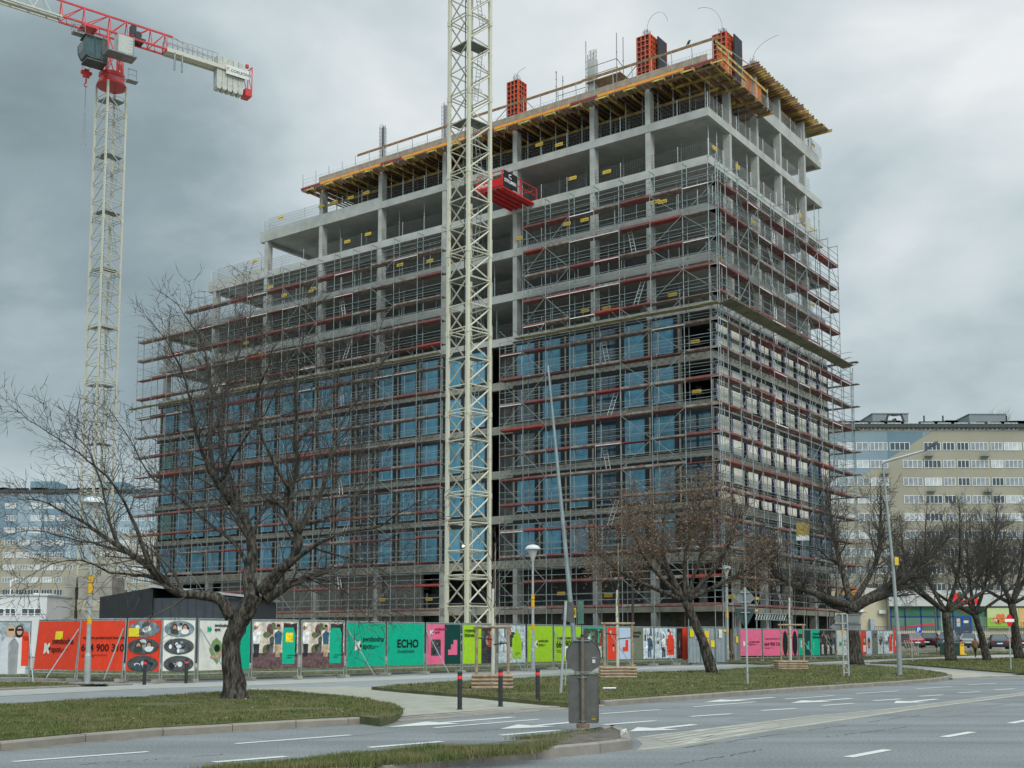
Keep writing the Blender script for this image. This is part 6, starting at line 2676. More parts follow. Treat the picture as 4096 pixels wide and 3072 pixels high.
# ------------------------------------------------------------------ staked young trees
def staked(px, py, wpx, label, seed, top=2125):
    b0 = G(px, py, .13)
    Y = b0.y
    u = Y / F
    t = empty('staked_tree', b0, 0, 1, label, 'young tree')
    w = wpx * u / 2
    rnd = random.Random(seed)
    hs = 330 / 160 * 2 * w * .80
    for (x, y) in ((-w * .82, -w * .6), (w * .82, -w * .6), (w * .1, w * .9)):
        b = MB()
        b.path([(x, y, -.05), (x * 1.02, y, hs * .5), (x, y, hs)], .045, n=8)
        b.build('stake', wood_post, t)
    for i in range(3):
        (x0, y0), (x1, y1) = [((-w, -w * .62), (w, -w * .62)), ((w * .85, -w * .7), (w * .1, w)), ((-w * .85, -w * .7), (w * .1, w))][i]
        b = MB()
        b.tube((x0, y0, hs - .03), (x1, y1, hs - .03), .042, n=8)
        b.build('cross_log', wood_post, t)
    for k in range(4):
        for (a, c) in (((-w * 1.08, -w * .78), (w * 1.08, -w * .78)), ((-w * 1.0, w), (w * 1.0, w)), ((-w, -w * .8), (-w, w)), ((w, -w * .8), (w, w))):
            b = MB()
            b.tube((a[0], a[1], .05 + k * .105), (c[0], c[1], .05 + k * .105), .048, n=8)
            b.build('log', wood_post, t)
    for z, x in ((hs * .80, -1), (hs * .72, 1)):
        b = MB()
        b.tube((x * w * .82, -w * .6, z + .02), (0, 0, z - .03), .018, n=5)
        b.build('strap', black_soft, t)
    b = MB()
    Ht = D(px, top, Y).z
    b.path([(0, 0, 0), (.02, 0, hs * .6), (0, .02, hs * 1.2), (.01, 0, hs * 1.6)], [.055, .05, .042, .034], n=8)
    b.build('trunk', mat('limewashed_bark', (.50, .50, .44), .9, var=.12), t)
    b = MB()
    prm = dict(PRM_FAR)
    prm.update(depth=2, rmin=.005, tips=[], kids=[5, 3, 2], ref=[1.5, .8, .5])
    base_ = Vector((.01, 0, hs * 1.6))
    grow(b, base_, Vector((0, 0, 1)), Ht - hs * 1.6, .030, 0, rnd, prm)
    for k in range(12):
        a = rnd.uniform(0, 2 * PI)
        grow(b, Vector((.01, 0, hs * 1.1 + k * (Ht - hs * 1.2) / 15)), Vector((math.cos(a) * .6, math.sin(a) * .6, .8)).normalized(), rnd.uniform(.7, 1.3), .013, 1, rnd, prm)
    b.build('crown', twig_mat, t)
    b = MB()
    b.tube((.07, .05, 0), (.07, .05, Ht * .92), .016, n=5)
    b.build('cane', wood_post, t)
    return t


staked(1970, 2755, 150, 'young staked tree in a log frame, nearest to the bollards', 1, 2140)
staked(2470, 2712, 132, 'young staked tree in a log frame right of the round sign', 2, 2140)
staked(3163, 2678, 108, 'young staked tree in a log frame before the pink prints', 3, 2230)

# ------------------------------------------------------------------ bollards
bo = empty('bollard', (0, 0, 0), 0, 1, 'x', 'bollard', 'black bollards with red bands')
b = MB()
b.lathe([(.052, 0), (.052, .80), (.046, .83), (.0, .835)], n=18)
b.build('post', mat('bollard_black', (.022, .024, .028), .55, var=.2, scale=9), bo)
b = MB()
b.lathe([(.0535, .665), (.0535, .735)], n=18)
b.build('band', mat('reflective_red', (.75, .04, .03), .5, var=.05), bo)
b = MB()
b.lathe([(.07, 0), (.07, .012), (.053, .016)], n=16)
b.build('base_ring', black_soft, bo)
for i, (px, py, lab, z) in enumerate(((1839, 2838, 'leftmost of the three bollards on the paved crossing, red band', .055), (2002, 2826, 'middle of the three bollards on the paved crossing, before the staked tree', .055), (2151, 2816, 'bollard nearest the round sign on the paved crossing', .055),
                                      (577, 2739, 'black bollard on the pavement before the orange oval picture print', .047), (744, 2733, 'black bollard on the pavement before the white oval picture print', .047))):
    p = G(px, py, z)
    q = bo if i == 0 else dup(bo)
    q.location = p
    q.scale = (.95, .95, {0: .95, 1: 1.0, 2: .97, 3: 1.0, 4: 1.0}[i])
    q['label'] = lab
    if i >= 3: q.scale = (1.05, 1.05, 1.0)


# ------------------------------------------------------------------ sign backs on the island
g1 = G(2333, 2960, .2)
Yi = 19.2
sg = empty('road_sign', (D(2335, 2900, Yi).x, Yi, 0), R(3), 1, 'round sign over a rectangular sign seen from behind on the traffic island', 'sign')


def zi(py):
    return D(2335, py, Yi).z


uu = Yi / F
b = MB()
rS = 134 * uu / 2 * 1.02
zc = (zi(2552) + zi(2694)) / 2
rS = (zi(2552) - zi(2694)) / 2
b.lathe([(rS - .01, 0), (rS, .006), (rS, .022), (rS - .006, .026), (rS - .02, .012)], (0, 0, 0), 48)
b.v = [(x, -z + .02, y + zc) for x, y, z in b.v]
b.build('round_plate', sign_back, sg)
b = MB()
x0, x1 = -120 / 2 * uu, 120 / 2 * uu
z0_, z1_ = zi(2893), zi(2699)
pts = []
rc = .035
for (cx, cz, a0) in ((x1 - rc, z1_ - rc, 0), (x0 + rc, z1_ - rc, 90), (x0 + rc, z0_ + rc, 180), (x1 - rc, z0_ + rc, 270)):
    for k in range(6):
        a = R(a0 + 18 * k)
        pts.append((cx + rc * math.cos(a), .0, cz + rc * math.sin(a)))
b.prism(pts, (0, .018, 0))
inner = [(p[0] * .975, p[1], (p[2] - (z0_ + z1_) / 2) * .985 + (z0_ + z1_) / 2) for p in pts]
n = len(pts)
o_ = len(b.v)
b.add([(p[0], -.010, p[2]) for p in pts] + [(p[0], -.010, p[2]) for p in inner] + [(p[0], .001, p[2]) for p in pts] + [(p[0], .001, p[2]) for p in inner],
      [(i, (i + 1) % n, n + (i + 1) % n, n + i) for i in range(n)] + [(i, (i + 1) % n, 2 * n + (i + 1) % n, 2 * n + i) for i in range(n)] + [(n + i, n + (i + 1) % n, 3 * n + (i + 1) % n, 3 * n + i) for i in range(n)])
b.build('rectangular_plate', sign_back, sg)
b = MB()
b.tube((-.02, -.045, .15), (-.02, -.045, zi(2552) + .02), .030, n=14)
b.build('post', rusty, sg)
b = MB()
b.tube((-.02, -.045, zi(2552) + .02), (-.02, -.045, zi(2552) + .055), .033, n=14)
b.build('post_cap', black_soft, sg)
for z, w_ in ((zi(2562), .13), (zi(2688), .13), (zi(2709), .075), (zi(2885), .06)):
    b = MB()
    b.box(-.02 - w_, -.02, z - .012, -.02 + w_, -.008, z + .012)
    b.tube((-.02, -.045, z - .014), (-.02, -.045, z + .014), .036, n=14)
    for sx in (-1, 1):
        for q in (.4, .8):
            b.tube((-.02 + sx * w_ * q, -.02, z), (-.02 + sx * w_ * q, -.032, z), .008, n=6)
    b.build('clamp', steel_dull, sg)
b = MB()
b.lathe([(.105, 0.08), (.108, zi(2896) + .005), (.03, zi(2894))], (-.02, -.045, 0), 20)
b.build('base_sleeve', mat('rusty_sleeve', (.19, .12, .07), .85, var=.3, scale=6, bump=.3), sg)
for (x, z, w_, h_, c) in ((.145, zi(2640) - .05, .05, .06, (196, 198, 190)), (.135, zi(2633), .075, .02, (150, 146, 140)), (.125, zi(2880), .075, .035, (150, 126, 50)), (.125, zi(2868), .075, .018, (110, 108, 100))):
    b = MB()
    b.box(x, -.0075, z, x + w_, -.003, z + h_)
    b.build('sticker', flat(*c), sg)

sign_grey = mat('grey_sign_plate', (0.17, 0.18, 0.18), 0.55, 0.2, var=0.12, scale=5)
# diamond over triangle, seen from behind
gd = G(2991, 2739, .13)
ud = gd.y / F
ds = empty('road_sign', gd, R(-6), 1, 'diamond sign over a dark triangle sign seen from behind on the long verge', 'sign')


def zd(py):
    return D(2991, py, gd.y).z - gd.z


b = MB()
b.tube((0, 0, 0), (-.03, 0, zd(2352)), .032, n=10)
b.build('post', pole_paint, ds)
b = MB()
zc2, r2 = zd(2392), (zd(2347) - zd(2437)) / 2
xs_ = 40 * ud
b.prism([(-.03, .04, zc2 + r2), (xs_ - .03, .04, zc2), (-.03, .04, zc2 - r2), (-xs_ - .03, .04, zc2)], (0, .02, 0))
b.build('diamond_plate', sign_grey, ds)
b = MB()
tw = 41 * ud
b.prism([(-.03 - tw, .04, zd(2440)), (-.03 - tw + .03, .04, zd(2434)), (-.03 + tw - .03, .04, zd(2434)), (-.03 + tw, .04, zd(2440)), (-.0, .04, zd(2508)), (-.06, .04, zd(2508))], (0, .02, 0))
b.build('triangle_plate', mat('dark_green_back', (.025, .05, .05), .6, var=.1), ds)
for z in (zd(2370), zd(2409), zd(2450)):
    b = MB()
    b.box(-.17, -.01, z - .014, .11, .038, z + .014)
    b.build('clamp', steel_galv, ds)
for (x, z) in ((.30, zd(2398)), (.27, zd(2446))):
    b = MB()
    b.box(x, .030, z, x + .09, .039, z + .07)
    b.build('sticker', flat(214, 170, 60), ds)

# direction sign seen from behind on a lattice post
gs = G(3385, 2705, .13)
us = gs.y / F
dsn = empty('direction_sign', gs, R(-8), 1, 'two grey arrow shaped direction boards seen from behind on twin posts', 'sign')


def zs(py):
    return D(3385, py, gs.y).z - gs.z


for px in (3378, 3397):
    b = MB()
    x = (px - 3387) * us
    b.tube((x, 0, 0), (x, 0, zs(2456)), .032, n=8)
    b.build('post', pole_paint, dsn)
b = MB()
x0, x1 = (3378 - 3387) * us, (3397 - 3387) * us
k = 0
z = zs(2690)
while z < zs(2460) - .2:
    b.tube((x0, 0, z), (x1, 0, z), .014, n=5)
    b.tube((x0 if k % 2 else x1, 0, z), (x1 if k % 2 else x0, 0, z + .33), .014, n=5)
    z += .33
    k += 1
b.build('lattice', pole_paint, dsn)
for (xa_, xt, xb_, za, zb2) in ((3358, 3346, 3445, 2456, 2491), (3346, 3330, 3450, 2494, 2521)):
    b = MB()
    X0, XT, X1 = (xa_ - 3387) * us, (xt - 3387) * us, (xb_ - 3387) * us
    zA, zB = zs(za), zs(zb2)
    b.prism([(XT, .05, (zA + zB) / 2), (X0, .05, zB), (X1, .05, zB), (X1, .05, zA), (X0, .05, zA)], (0, .03, 0))
    b.box(X0, .02, zA - .03, X1, .049, zA - .0)
    b.box(X0, .02, zB, X1, .049, zB + .03)
    b.build('arrow_board', sign_grey, dsn)
b = MB()
b.box(x0 - .05, -.04, zs(2530), x0 + .05, .04, zs(2519))
b.build('yellow_tag', flat(226, 150, 20), dsn)

# no entry sign, right
gn = G(4044, 2679, .10)
ne = empty('road_sign', gn, 0, 1, 'red no entry sign with a white bar at the right', 'sign')
un = gn.y / F
zN = D(4044, 2482, gn.y).z - gn.z
b = MB()
b.tube((0, 0, 0), (0, 0, zN + .3), .032, n=8)
b.build('post', pole_paint, ne)
b = MB()
b.lathe([(24 * un, 0), (24 * un, .02)], n=32)
b.v = [(x * .52 * 1.0, -.05 - z, zN + y) for x, y, z in b.v]
b.build('round_plate', flat(226, 24, 30), ne)
b = MB()
b.box(-.24, -.078, zN - .07, .24, -.071, zN + .07)
b.v = [(x * .9, y, z) for x, y, z in b.v]
b.build('white_bar', flat(238, 238, 238), ne)

# blue parking sign
gp2 = G(3642, 2645, .10)
pk = empty('road_sign', (D(3646, 2600, 100).x - .8, 100, 0), 0, 1, 'small square blue parking sign before the shop railing', 'sign')
zP = D(3676, 2520, 100).z
xP = D(3676, 2520, 100).x - pk.location.x
b = MB()
b.tube((xP - .1, .03, 0), (xP - .1, .03, zP + .2), .03, n=6)
b.build('post', pole_paint, pk)
b = MB()
b.box(xP - .24, -.02, zP - .25, xP + .24, .0, zP + .27)
b.build('plate', flat(20, 90, 190), pk)
text('lettering', 'P', .55, (xP - .17, -.025, zP - .18), flat(236, 240, 244), pk, bold=.03)
# thin post and small white green sign behind the round sign
ge = G(2243, 2773, .13)
ep = empty('leaning_post', ge, 0, 1, 'leaning grey steel post with a sign plate on top, left of the round sign', 'post')
ue = ge.y / F
b = MB()
topv = Vector(((2265 - 2243) * ue, 0, D(2265, 2404, ge.y).z - ge.z))
b.tube((0, 0, 0), topv, .036, n=8)
b.build('post', pole_paint, ep)
b = MB()
zA, zB = D(2265, 2408, ge.y).z - ge.z, D(2265, 2490, ge.y).z - ge.z
b.prism([(topv.x - .04, .06, zA), (topv.x + .22, .30, zA), (topv.x + .22, .30, zB - .02), (topv.x - .12, .06, zB + .08)], (.01, .02, 0))
b.build('plate', sign_back, ep)
gq = G(2260, 2746, .13)
eq = empty('garden_sign', gq, 0, 1, 'small white and green dog waste sign on a thin stake, half behind the round sign', 'sign')
uq = gq.y / F
b = MB()
b.tube((0, 0, 0), (10 * uq, 0, D(2270, 2590, gq.y).z - gq.z), .018, n=6)
b.build('stake', pole_paint, eq)
zq = D(2270, 2628, gq.y).z - gq.z
b = MB()
b.box(0, -.03, zq, 17 * uq, -.02, zq + 42 * uq)
b.build('plate', flat(224, 232, 226), eq)
b = MB()
b.box(4 * uq, -.034, zq + 4 * uq, 15 * uq, -.0305, zq + 26 * uq)
b.box(4 * uq, -.034, zq + 29 * uq, 15 * uq, -.0305, zq + 34 * uq)
b.build('symbol', flat(10, 110, 70), eq)

# leaning lamp pole without a head
gl = G(2310, 2700, .13)
lpn = empty('leaning_pole', gl, 0, 1, 'tall galvanised pole leaning left across the facade, with a yellow number plate', 'pole')
ul = gl.y / F
top_ = D(2192, 1462, gl.y)
b = MB()
b.path([(0, 0, 0), Vector((top_.x - gl.x, 0, top_.z - gl.z)) * .5, (top_.x - gl.x, 0, top_.z - gl.z)], [.105, .08, .038], n=10)
b.build('shaft', mat('galvanised_pole', (.22, .26, .27), .5, .4, var=.2, scale=1.5), lpn)
pz_ = D(2292, 2450, gl.y) - Vector(gl)
b = MB()
b.box(pz_.x - .06, -.17, pz_.z - .2, pz_.x + .11, -.14, pz_.z + .17)
b.build('number_plate', sign_yellow, lpn)
text('lettering', '22\n15', .15, (pz_.x - .05, -.175, pz_.z + .02), black_soft, lpn, bold=.03)
b = MB()
b.box(pz_.x + .18, -.05, pz_.z - .45, pz_.x + .42, .12, pz_.z + .45)
b.build('green_box', mat('green_cabinet', (.06, .13, .10), .6, var=.15), lpn)


# ------------------------------------------------------------------ park lamps
def park_lamp(px, py, ptop, label, z=.05, yellow=True, thick=1.0, dy=0):
    g_ = G(px, py, z)
    t = empty('park_lamp', g_, 0, 1, label, 'street lamp')
    u_ = g_.y / F
    Ht = D(px, ptop, g_.y).z - g_.z
    b = MB()
    b.path([(0, 0, 0), (0, 0, .9), (0, 0, 1.0), (0, 0, Ht * .5), (0, 0, Ht - .80)], [.10 * thick, .10 * thick, .075 * thick, .06 * thick, .045], n=12)
    b.build('shaft', pole_paint, t)
    b = MB()
    b.lathe([(.05, Ht - .80), (.07, Ht - .75), (.09, Ht - .68), (.25, Ht - .24)], n=18)
    b.build('glass_cone', mat('lamp_glass', (.45, .47, .46), .25, var=.05, spec=.7), t)
    b = MB()
    b.lathe([(.25, Ht - .26), (.36, Ht - .22), (.345, Ht - .16), (.24, Ht - .05), (.10, Ht - .01), (0.0, Ht)], n=20)
    b.build('cap', mat('lamp_cap', (.50, .52, .52), .5, var=.05), t)
    b = MB()
    b.lathe([(.04, Ht - .7), (.08, Ht - .52), (.08, Ht - .46), (.03, Ht - .3)], n=12)
    b.build('bulb_holder', white_pvc, t)
    if yellow:
        for z_, h_ in ((1.9, .22), (2.9, .3), (3.25, .22)):
            b = MB()
            b.lathe([(.078 * thick, z_), (.078 * thick, z_ + h_)], n=12)
            b.build('yellow_band', flat(222, 172, 40), t)
    b = MB()
    b.box(-.17 * thick, -.17, -.02, .17 * thick, .17, .03)
    b.build('base_plate', steel_dull, t)
    return t


park_lamp(348, 2737, 1985, 'park lamp with a conical glass head at the left, behind bare branches', z=.09, thick=1.0)
park_lamp(2132, 2680, 2178, 'park lamp with a conical glass head right of the crane mast', z=.12)
park_lamp(2912, 2640, 2262, 'park lamp with a conical head at the sheet metal gate', z=.12)
park_lamp(3770, 2612, 2392, 'small park lamp before the shop fascia', z=.12, yellow=False)

# tall street light on the right
gt = G(3599, 2700, .13)
st_ = empty('street_light', gt, 0, 1, 'tall grey street light with a flat head at the right', 'street lamp')
Htt = D(3570, 1850, gt.y).z - gt.z
b = MB()
b.path([(0, 0, 0), (0, 0, 1.6), (-.02, 0, 1.7), (-.12, 0, Htt * .5), (-.40, 0, Htt)], [.10, .10, .078, .062, .04], n=12)
b.build('shaft', mat('grey_steel_pole', (.26, .285, .28), .5, .3, var=.15, scale=1.2), st_)
eh = D(3700, 1802, gt.y - .5) - gt
b = MB()
b.path([(-.40, 0, Htt - .06), (-.40, 0, Htt + .0), (eh.x, eh.y, eh.z)], [.07, .06, .045], n=8)
b.build('arm', pole_paint, st_)
hd = D(3748, 1780, gt.y - .8) - gt
b = MB()
dv = (hd - eh)
sd2 = Vector((0, 1, 0))
b.prism([eh + Vector((0, -.14, -.03)), eh + Vector((0, .14, -.03)), hd + Vector((-.1, .13, .02)), hd + Vector((.05, 0, .05)), hd + Vector((-.1, -.13, .02))], (0, 0, .10))
b.build('lamp_head', mat('lamp_head_grey', (.10, .115, .115), .5, .3, var=.1), st_)
b = MB()
b.box(-.02, -.14, 4.3, .13, -.10, 4.62)
b.v = [(x - .07, y, z) for x, y, z in b.v]
b.build('number_plate', sign_yellow, st_)

# rusty post beside the gate with the notice board stack, wooden posts
for i, (px, py, pt, lab, r_) in enumerate(((2744, 2636, 2418, 'thin wooden post at the left end of the sheet metal gate', .04), (2927, 2636, 2515, 'brown wooden post between the gate strips', .07), (2545, 2640, 2240, 'tall dark post among the scaffold behind the hoarding', .09))):
    gg = G(px, py, .13)
    gg.y += .15 if i < 2 else 2.0
    hgt = D(px, pt, gg.y).z
    b = MB()
    b.tube((0, 0, 0), (0, 0, hgt - .13), r_, n=8)
    o = b.build('wooden_post', [timber_b, timber_b, mat('dark_post', (.05, .035, .03), .8)][i])
    o.location = gg
    tag(o, lab, 'post')
gb_ = G(2929, 2634, .13)
nb = empty('notice_board', (gb_.x, gb_.y - .25, .13), math.atan2(.8, .6) * .3, 1, 'stack of white and red notices above the hoarding by the gate', 'sign')
ub = gb_.y / F
zz0 = D(2929, 2511, gb_.y).z - .13
for i, (h_, c) in enumerate(((12, (214, 76, 56)), (9, (206, 60, 50)), (13, (226, 224, 220)), (8, (220, 90, 70)), (11, (70, 74, 86)), (9, (190, 192, 196)), (4, (226, 224, 226)))):
    b = MB()
    b.box(0, 0, zz0, 18 * ub, .03, zz0 + h_ * ub - .01)
    b.build('notice', flat(*c), nb)
    zz0 += h_ * ub
b = MB()
b.tube((9 * ub, .06, 0), (9 * ub, .06, zz0), .03, n=6)
b.build('post', timber_b, nb)

# small wooden signpost with a black board before the green prints
gw = G(3218, 2640, .13)
ws = empty('board_sign', gw, 0, 1, 'small black board on a leaning wooden post before the green prints', 'sign')
uw = gw.y / F
b = MB()
b.beam((0, 0, 0), (-6 * uw, 0, D(3212, 2535, gw.y).z - .13), .12, .05)
b.build('post', wood_post, ws)
zw = D(3212, 2552, gw.y).z - .13
b = MB()
b.box(-22 * uw, -.06, zw, 10 * uw, -.035, zw + 17 * uw)
b.build('board', black_soft, ws)

# litter tube on the verge, stones by the sign
gr_ = G(2438, 2757, .16)
b = MB()
b.tube((-.18, 0, .03), (.18, .02, .03), .022, n=10)
o = b.build('paper_roll', flat(226, 232, 240))
o.location = gr_
tag(o, 'small white paper roll lying on the grass right of the round sign', 'litter')
gr_ = G(2493, 2941, .17)
b = MB()
b.path([(-.03, 0, 0), (0, 0, .05), (.03, .01, .07), (.05, .01, .02)], [.02, .035, .03, .01], n=8)
o = b.build('crumpled_cup', flat(206, 206, 200))
o.location = gr_
tag(o, 'crumpled pale cup on the soil at the island tip', 'litter')
rb2 = random.Random(5)
for i in range(16):
    p = G(rb2.uniform(1700, 2480), rb2.uniform(2950, 2990), .2)
    if p.y < 17: continue
    b = MB()
    b.path([(0, 0, -.02), (rb2.uniform(-.03, .03), 0, .05), (rb2.uniform(-.06, .06), .02, rb2.uniform(.08, .14))], [.004, .003, .001], n=3)
    o = b.build('dead_twig', twig_mat)
    o.location = p
    tag(o, 'thin dead twig sticking out of the island soil', 'twig', 'dead twigs on the traffic island')

# litter bin and grey box at the hoarding end
gbn = G(3472, 2630, .05)
ubn = gbn.y / F
lb_ = empty('litter_bin', gbn, 0, 1, 'small grey litter bin before the hoarding, right of the third roadside tree', 'bin')
b = MB()
b.box(-12 * ubn, -.2, .1, 12 * ubn, .2, 36 * ubn)
b.lathe([(.12, 0), (.12, .1)], n=10)
b.build('body', mat('bin_grey', (.30, .33, .35), .6, var=.1), lb_)
b = MB()
b.box(-9 * ubn, -.212, 26 * ubn, 9 * ubn, -.201, 33 * ubn)
b.build('slot', black_soft, lb_)
gbn = G(4092, 2600, .05)
lb2 = dup(lb_, loc=G(4093, 2612, .05), label='small grey litter bin at the right picture edge')
# green bins
for i, (px, w_) in enumerate(((3780, 32), (3823, 26))):
    p = G(px, 2620, .13)
    u_ = p.y / F
    e_ = empty('green_container', (p.x, p.y, .13), R(-12), 1, ('wide' if i == 0 else 'narrow') + ' dark green waste container behind the forked tree', 'bin')
    b = MB()
    hh = 46 * u_
    b.prism([(-w_ * u_ / 2, -.5, 0), (w_ * u_ / 2, -.5, 0), (w_ * u_ / 2 * 1.05, -.55, hh), (-w_ * u_ / 2 * 1.05, -.55, hh)], (0, 1.0, 0))
    b.build('body', mat('container_green', (.012, .05, .035), .5, var=.2), e_)
    b = MB()
    b.prism([(-w_ * u_ / 2 * 1.08, -.6, hh), (w_ * u_ / 2 * 1.08, -.6, hh), (w_ * u_ / 2 * .9, -.35, hh + .12), (-w_ * u_ / 2 * .9, -.35, hh + .12)], (0, 1.1, 0))
    b.build('lid', mat('container_green', (.012, .05, .035)), e_)
# yellow boot shaped clothes bin
p = G(3846, 2622, .05)
u_ = p.y / F
yb_ = empty('yellow_hydrant_post', (p.x, p.y, .05), 0, 1, 'bright yellow boot shaped container left of the two walking people', 'container')
b = MB()
k_ = u_
b.prism([(-8 * k_, -.2, 46 * k_), (8 * k_, -.2, 46 * k_), (8 * k_, -.2, 10 * k_), (16 * k_, -.2, 6 * k_), (18 * k_, -.2, 2 * k_), (16 * k_, -.2, 0), (-8 * k_, -.2, 0)], (0, .42, 0))
b.build('body', mat('bright_yellow', (.85, .48, .01), .5, var=.05), yb_)
b = MB()
b.box(-6 * k_, -.22, 38 * k_, 6 * k_, -.201, 43 * k_)
b.build('opening', mat('dull_yellow', (.45, .25, .01), .6), yb_)
# crowd control barriers, tape posts, boards
for i, (px, py, lab) in enumerate(((3668, 2615, 'left crowd barrier on the grass beyond the hoarding end'), (3703, 2613, 'right crowd barrier on the grass beyond the hoarding end'), (3630, 2622, 'mesh barrier leaning at the hoarding end'))):
    p = G(px, py, .13)
    u_ = p.y / F
    e_ = empty('crowd_barrier', p, R(15 * i - 10), 1, lab, 'barrier')
    b = MB()
    for z in (.15, 1.1):
        b.tube((-.95, 0, z), (.95, 0, z), .022, n=5)
    for x in (-.95, .95):
        b.tube((x, 0, 0), (x, 0, 1.1), .022, n=5)
    b.build('frame', steel_galv, e_)
    b = MB()
    for k in range(15):
        b.tube((-.82 + k * .117, 0, .15), (-.82 + k * .117, 0, 1.1), .010, n=4)
    b.build('bars', steel_galv, e_)
p = G(3640, 2622, .13)
b = MB()
for k in range(4):
    b.beam((k * .22, 0, 0), (k * .22 - .35, .4, 1.35), .13, .02)
b.beam((-.25, .05, .45), (.65, .05, .35), .08, .03)
o = b.build('pallet', wood_post)
o.location = p
tag(o, 'pale wooden pallet leaning beside the crowd barriers', 'pallet')
# thin poles on the right pavement
for px, py, pt, lab, r_ in ((3649, 2645, 2540, 'thin grey post on the pavement right of the tall street light', .03), (3747, 2612, 2460, 'rusty pole with wires before the shop', .07)):
    g_ = G(px, py, .12)
    b = MB()
    b.tube((0, 0, 0), (0, 0, D(px, pt if r_ < .05 else 2380, g_.y).z - .12), r_, n=8)
    o = b.build('pole', pole_paint if r_ < .05 else rusty)
    o.location = g_
    tag(o, lab, 'pole')
# plastic tape between
g_a, g_b = G(3690, 2610, .13), G(3745, 2612, .13)
b = MB()
b.path([(g_a.x, g_a.y, .75), ((g_a.x + g_b.x) / 2, g_a.y, .5), (g_b.x, g_b.y, .85)], .03, n=4)
tag(b.build('barrier_tape', flat(206, 60, 50)), 'red and white tape slung from a barrier to the rusty pole', 'tape')


# ------------------------------------------------------------------ people
def person(px, py, hpx, label, coat, legs, hair, rz=0, hood=None, stride=.18):
    g_ = G(px, py, .05)
    u_ = g_.y / F
    Hh = hpx * u_
    k = Hh / 1.75
    e_ = empty('person', g_, rz, k, label, 'person')
    me = bpy.data.meshes.new('body')
    V = [(0, 0, .98), (0, 0, 1.15), (0, 0, 1.38), (0, 0, 1.50), (0, .01, 1.60), (0, .01, 1.70),
         (.10, 0, .92), (.10, stride * .6, .50), (.10, stride * .75 - .03, .09), (.10, stride * .75 + .12 - .03, .04),
         (-.10, 0, .92), (-.11, -stride * .4, .50), (-.11, -stride - .05, .10), (-.11, -stride + .08, .04),
         (.19, 0, 1.40), (.25, -.04, 1.14), (.24, .05, .92), (.24, .08, .84),
         (-.19, 0, 1.40), (-.25, .03, 1.14), (-.24, .10, .94), (-.24, .13, .86)]
    E_ = [(0, 1), (1, 2), (2, 3), (3, 4), (4, 5), (0, 6), (6, 7), (7, 8), (8, 9), (0, 10), (10, 11), (11, 12), (12, 13), (2, 14), (14, 15), (15, 16), (16, 17), (2, 18), (18, 19), (19, 20), (20, 21)]
    rad = [.15, .14, .15, .06, .085, .075, .095, .062, .042, .035, .095, .062, .042, .035, .065, .048, .036, .032, .065, .048, .036, .032]
    me.from_pydata(V, E_, [])
    o = bpy.data.objects.new('body', me)
    COL.objects.link(o)
    md = o.modifiers.new('skin', 'SKIN')
    for i, r_ in enumerate(rad):
        me.skin_vertices[0].data[i].radius = (r_ * (1.25 if i in (0, 1, 2) else 1), r_)
    me.skin_vertices[0].data[0].use_root = True
    ms = o.modifiers.new('sub', 'SUBSURF')
    ms.levels = 1
    ms.render_levels = 1
    bpy.context.view_layer.update()
    dg = bpy.context.evaluated_depsgraph_get()
    m2 = bpy.data.meshes.new_from_object(o.evaluated_get(dg))
    bpy.data.objects.remove(o)
    o = bpy.data.objects.new('body', m2)
    COL.objects.link(o)
    o.parent = e_
    m2.materials.clear()
    for m_ in (skin_m, legs, black_soft):
        m2.materials.append(m_)
    for p_ in m2.polygons:
        z = p_.center.z
        p_.material_index = 2 if z < .12 else (1 if z < 1.0 and abs(p_.center.x) < .2 else 0)
        p_.use_smooth = True
    b = MB()
    b.path([(0, 0, .78), (0, 0, .95), (0, 0, 1.15), (0, 0, 1.35), (0, 0, 1.47), (0, 0, 1.53)], [.23, .225, .20, .225, .15, .07], n=14)
    b.v = [(x, y * .72, z) for x, y, z in b.v]
    for sx, ey, hy in ((1, -.04, .05), (-1, .03, .10)):
        b.path([(sx * .17, 0, 1.43), (sx * .25, ey, 1.14), (sx * .24, hy, .90)], [.075, .066, .052], n=9)
    b.build('coat', coat, e_, smooth=True)
    b = MB()
    b.lathe([(.0, 1.76), (.06, 1.75), (.105, 1.69), (.11, 1.62), (.09, 1.55), (.05, 1.53)], n=14)
    b.v = [(x, y - .012, z) for x, y, z in b.v]
    b.build('hood' if hood else 'hair', hair, e_, smooth=True)
    return e_


person(3902, 2630, 80, 'person in a brown jacket and black trousers walking away on the pavement', mat('brown_jacket', (.15, .085, .045), .85, var=.2), mat('black_trousers', (.015, .015, .017), .9), mat('grey_hood', (.16, .14, .12), .9), rz=.1, stride=.2, hood=True)
person(3934, 2631, 76, 'person in dark clothes with a pink hat, partly behind the leaning tree', mat('navy_coat', (.015, .017, .028), .85), mat('black_trousers', (.015, .015, .017), .9), mat('pink_hat', (.55, .06, .22), .8), rz=-.1, stride=.12)


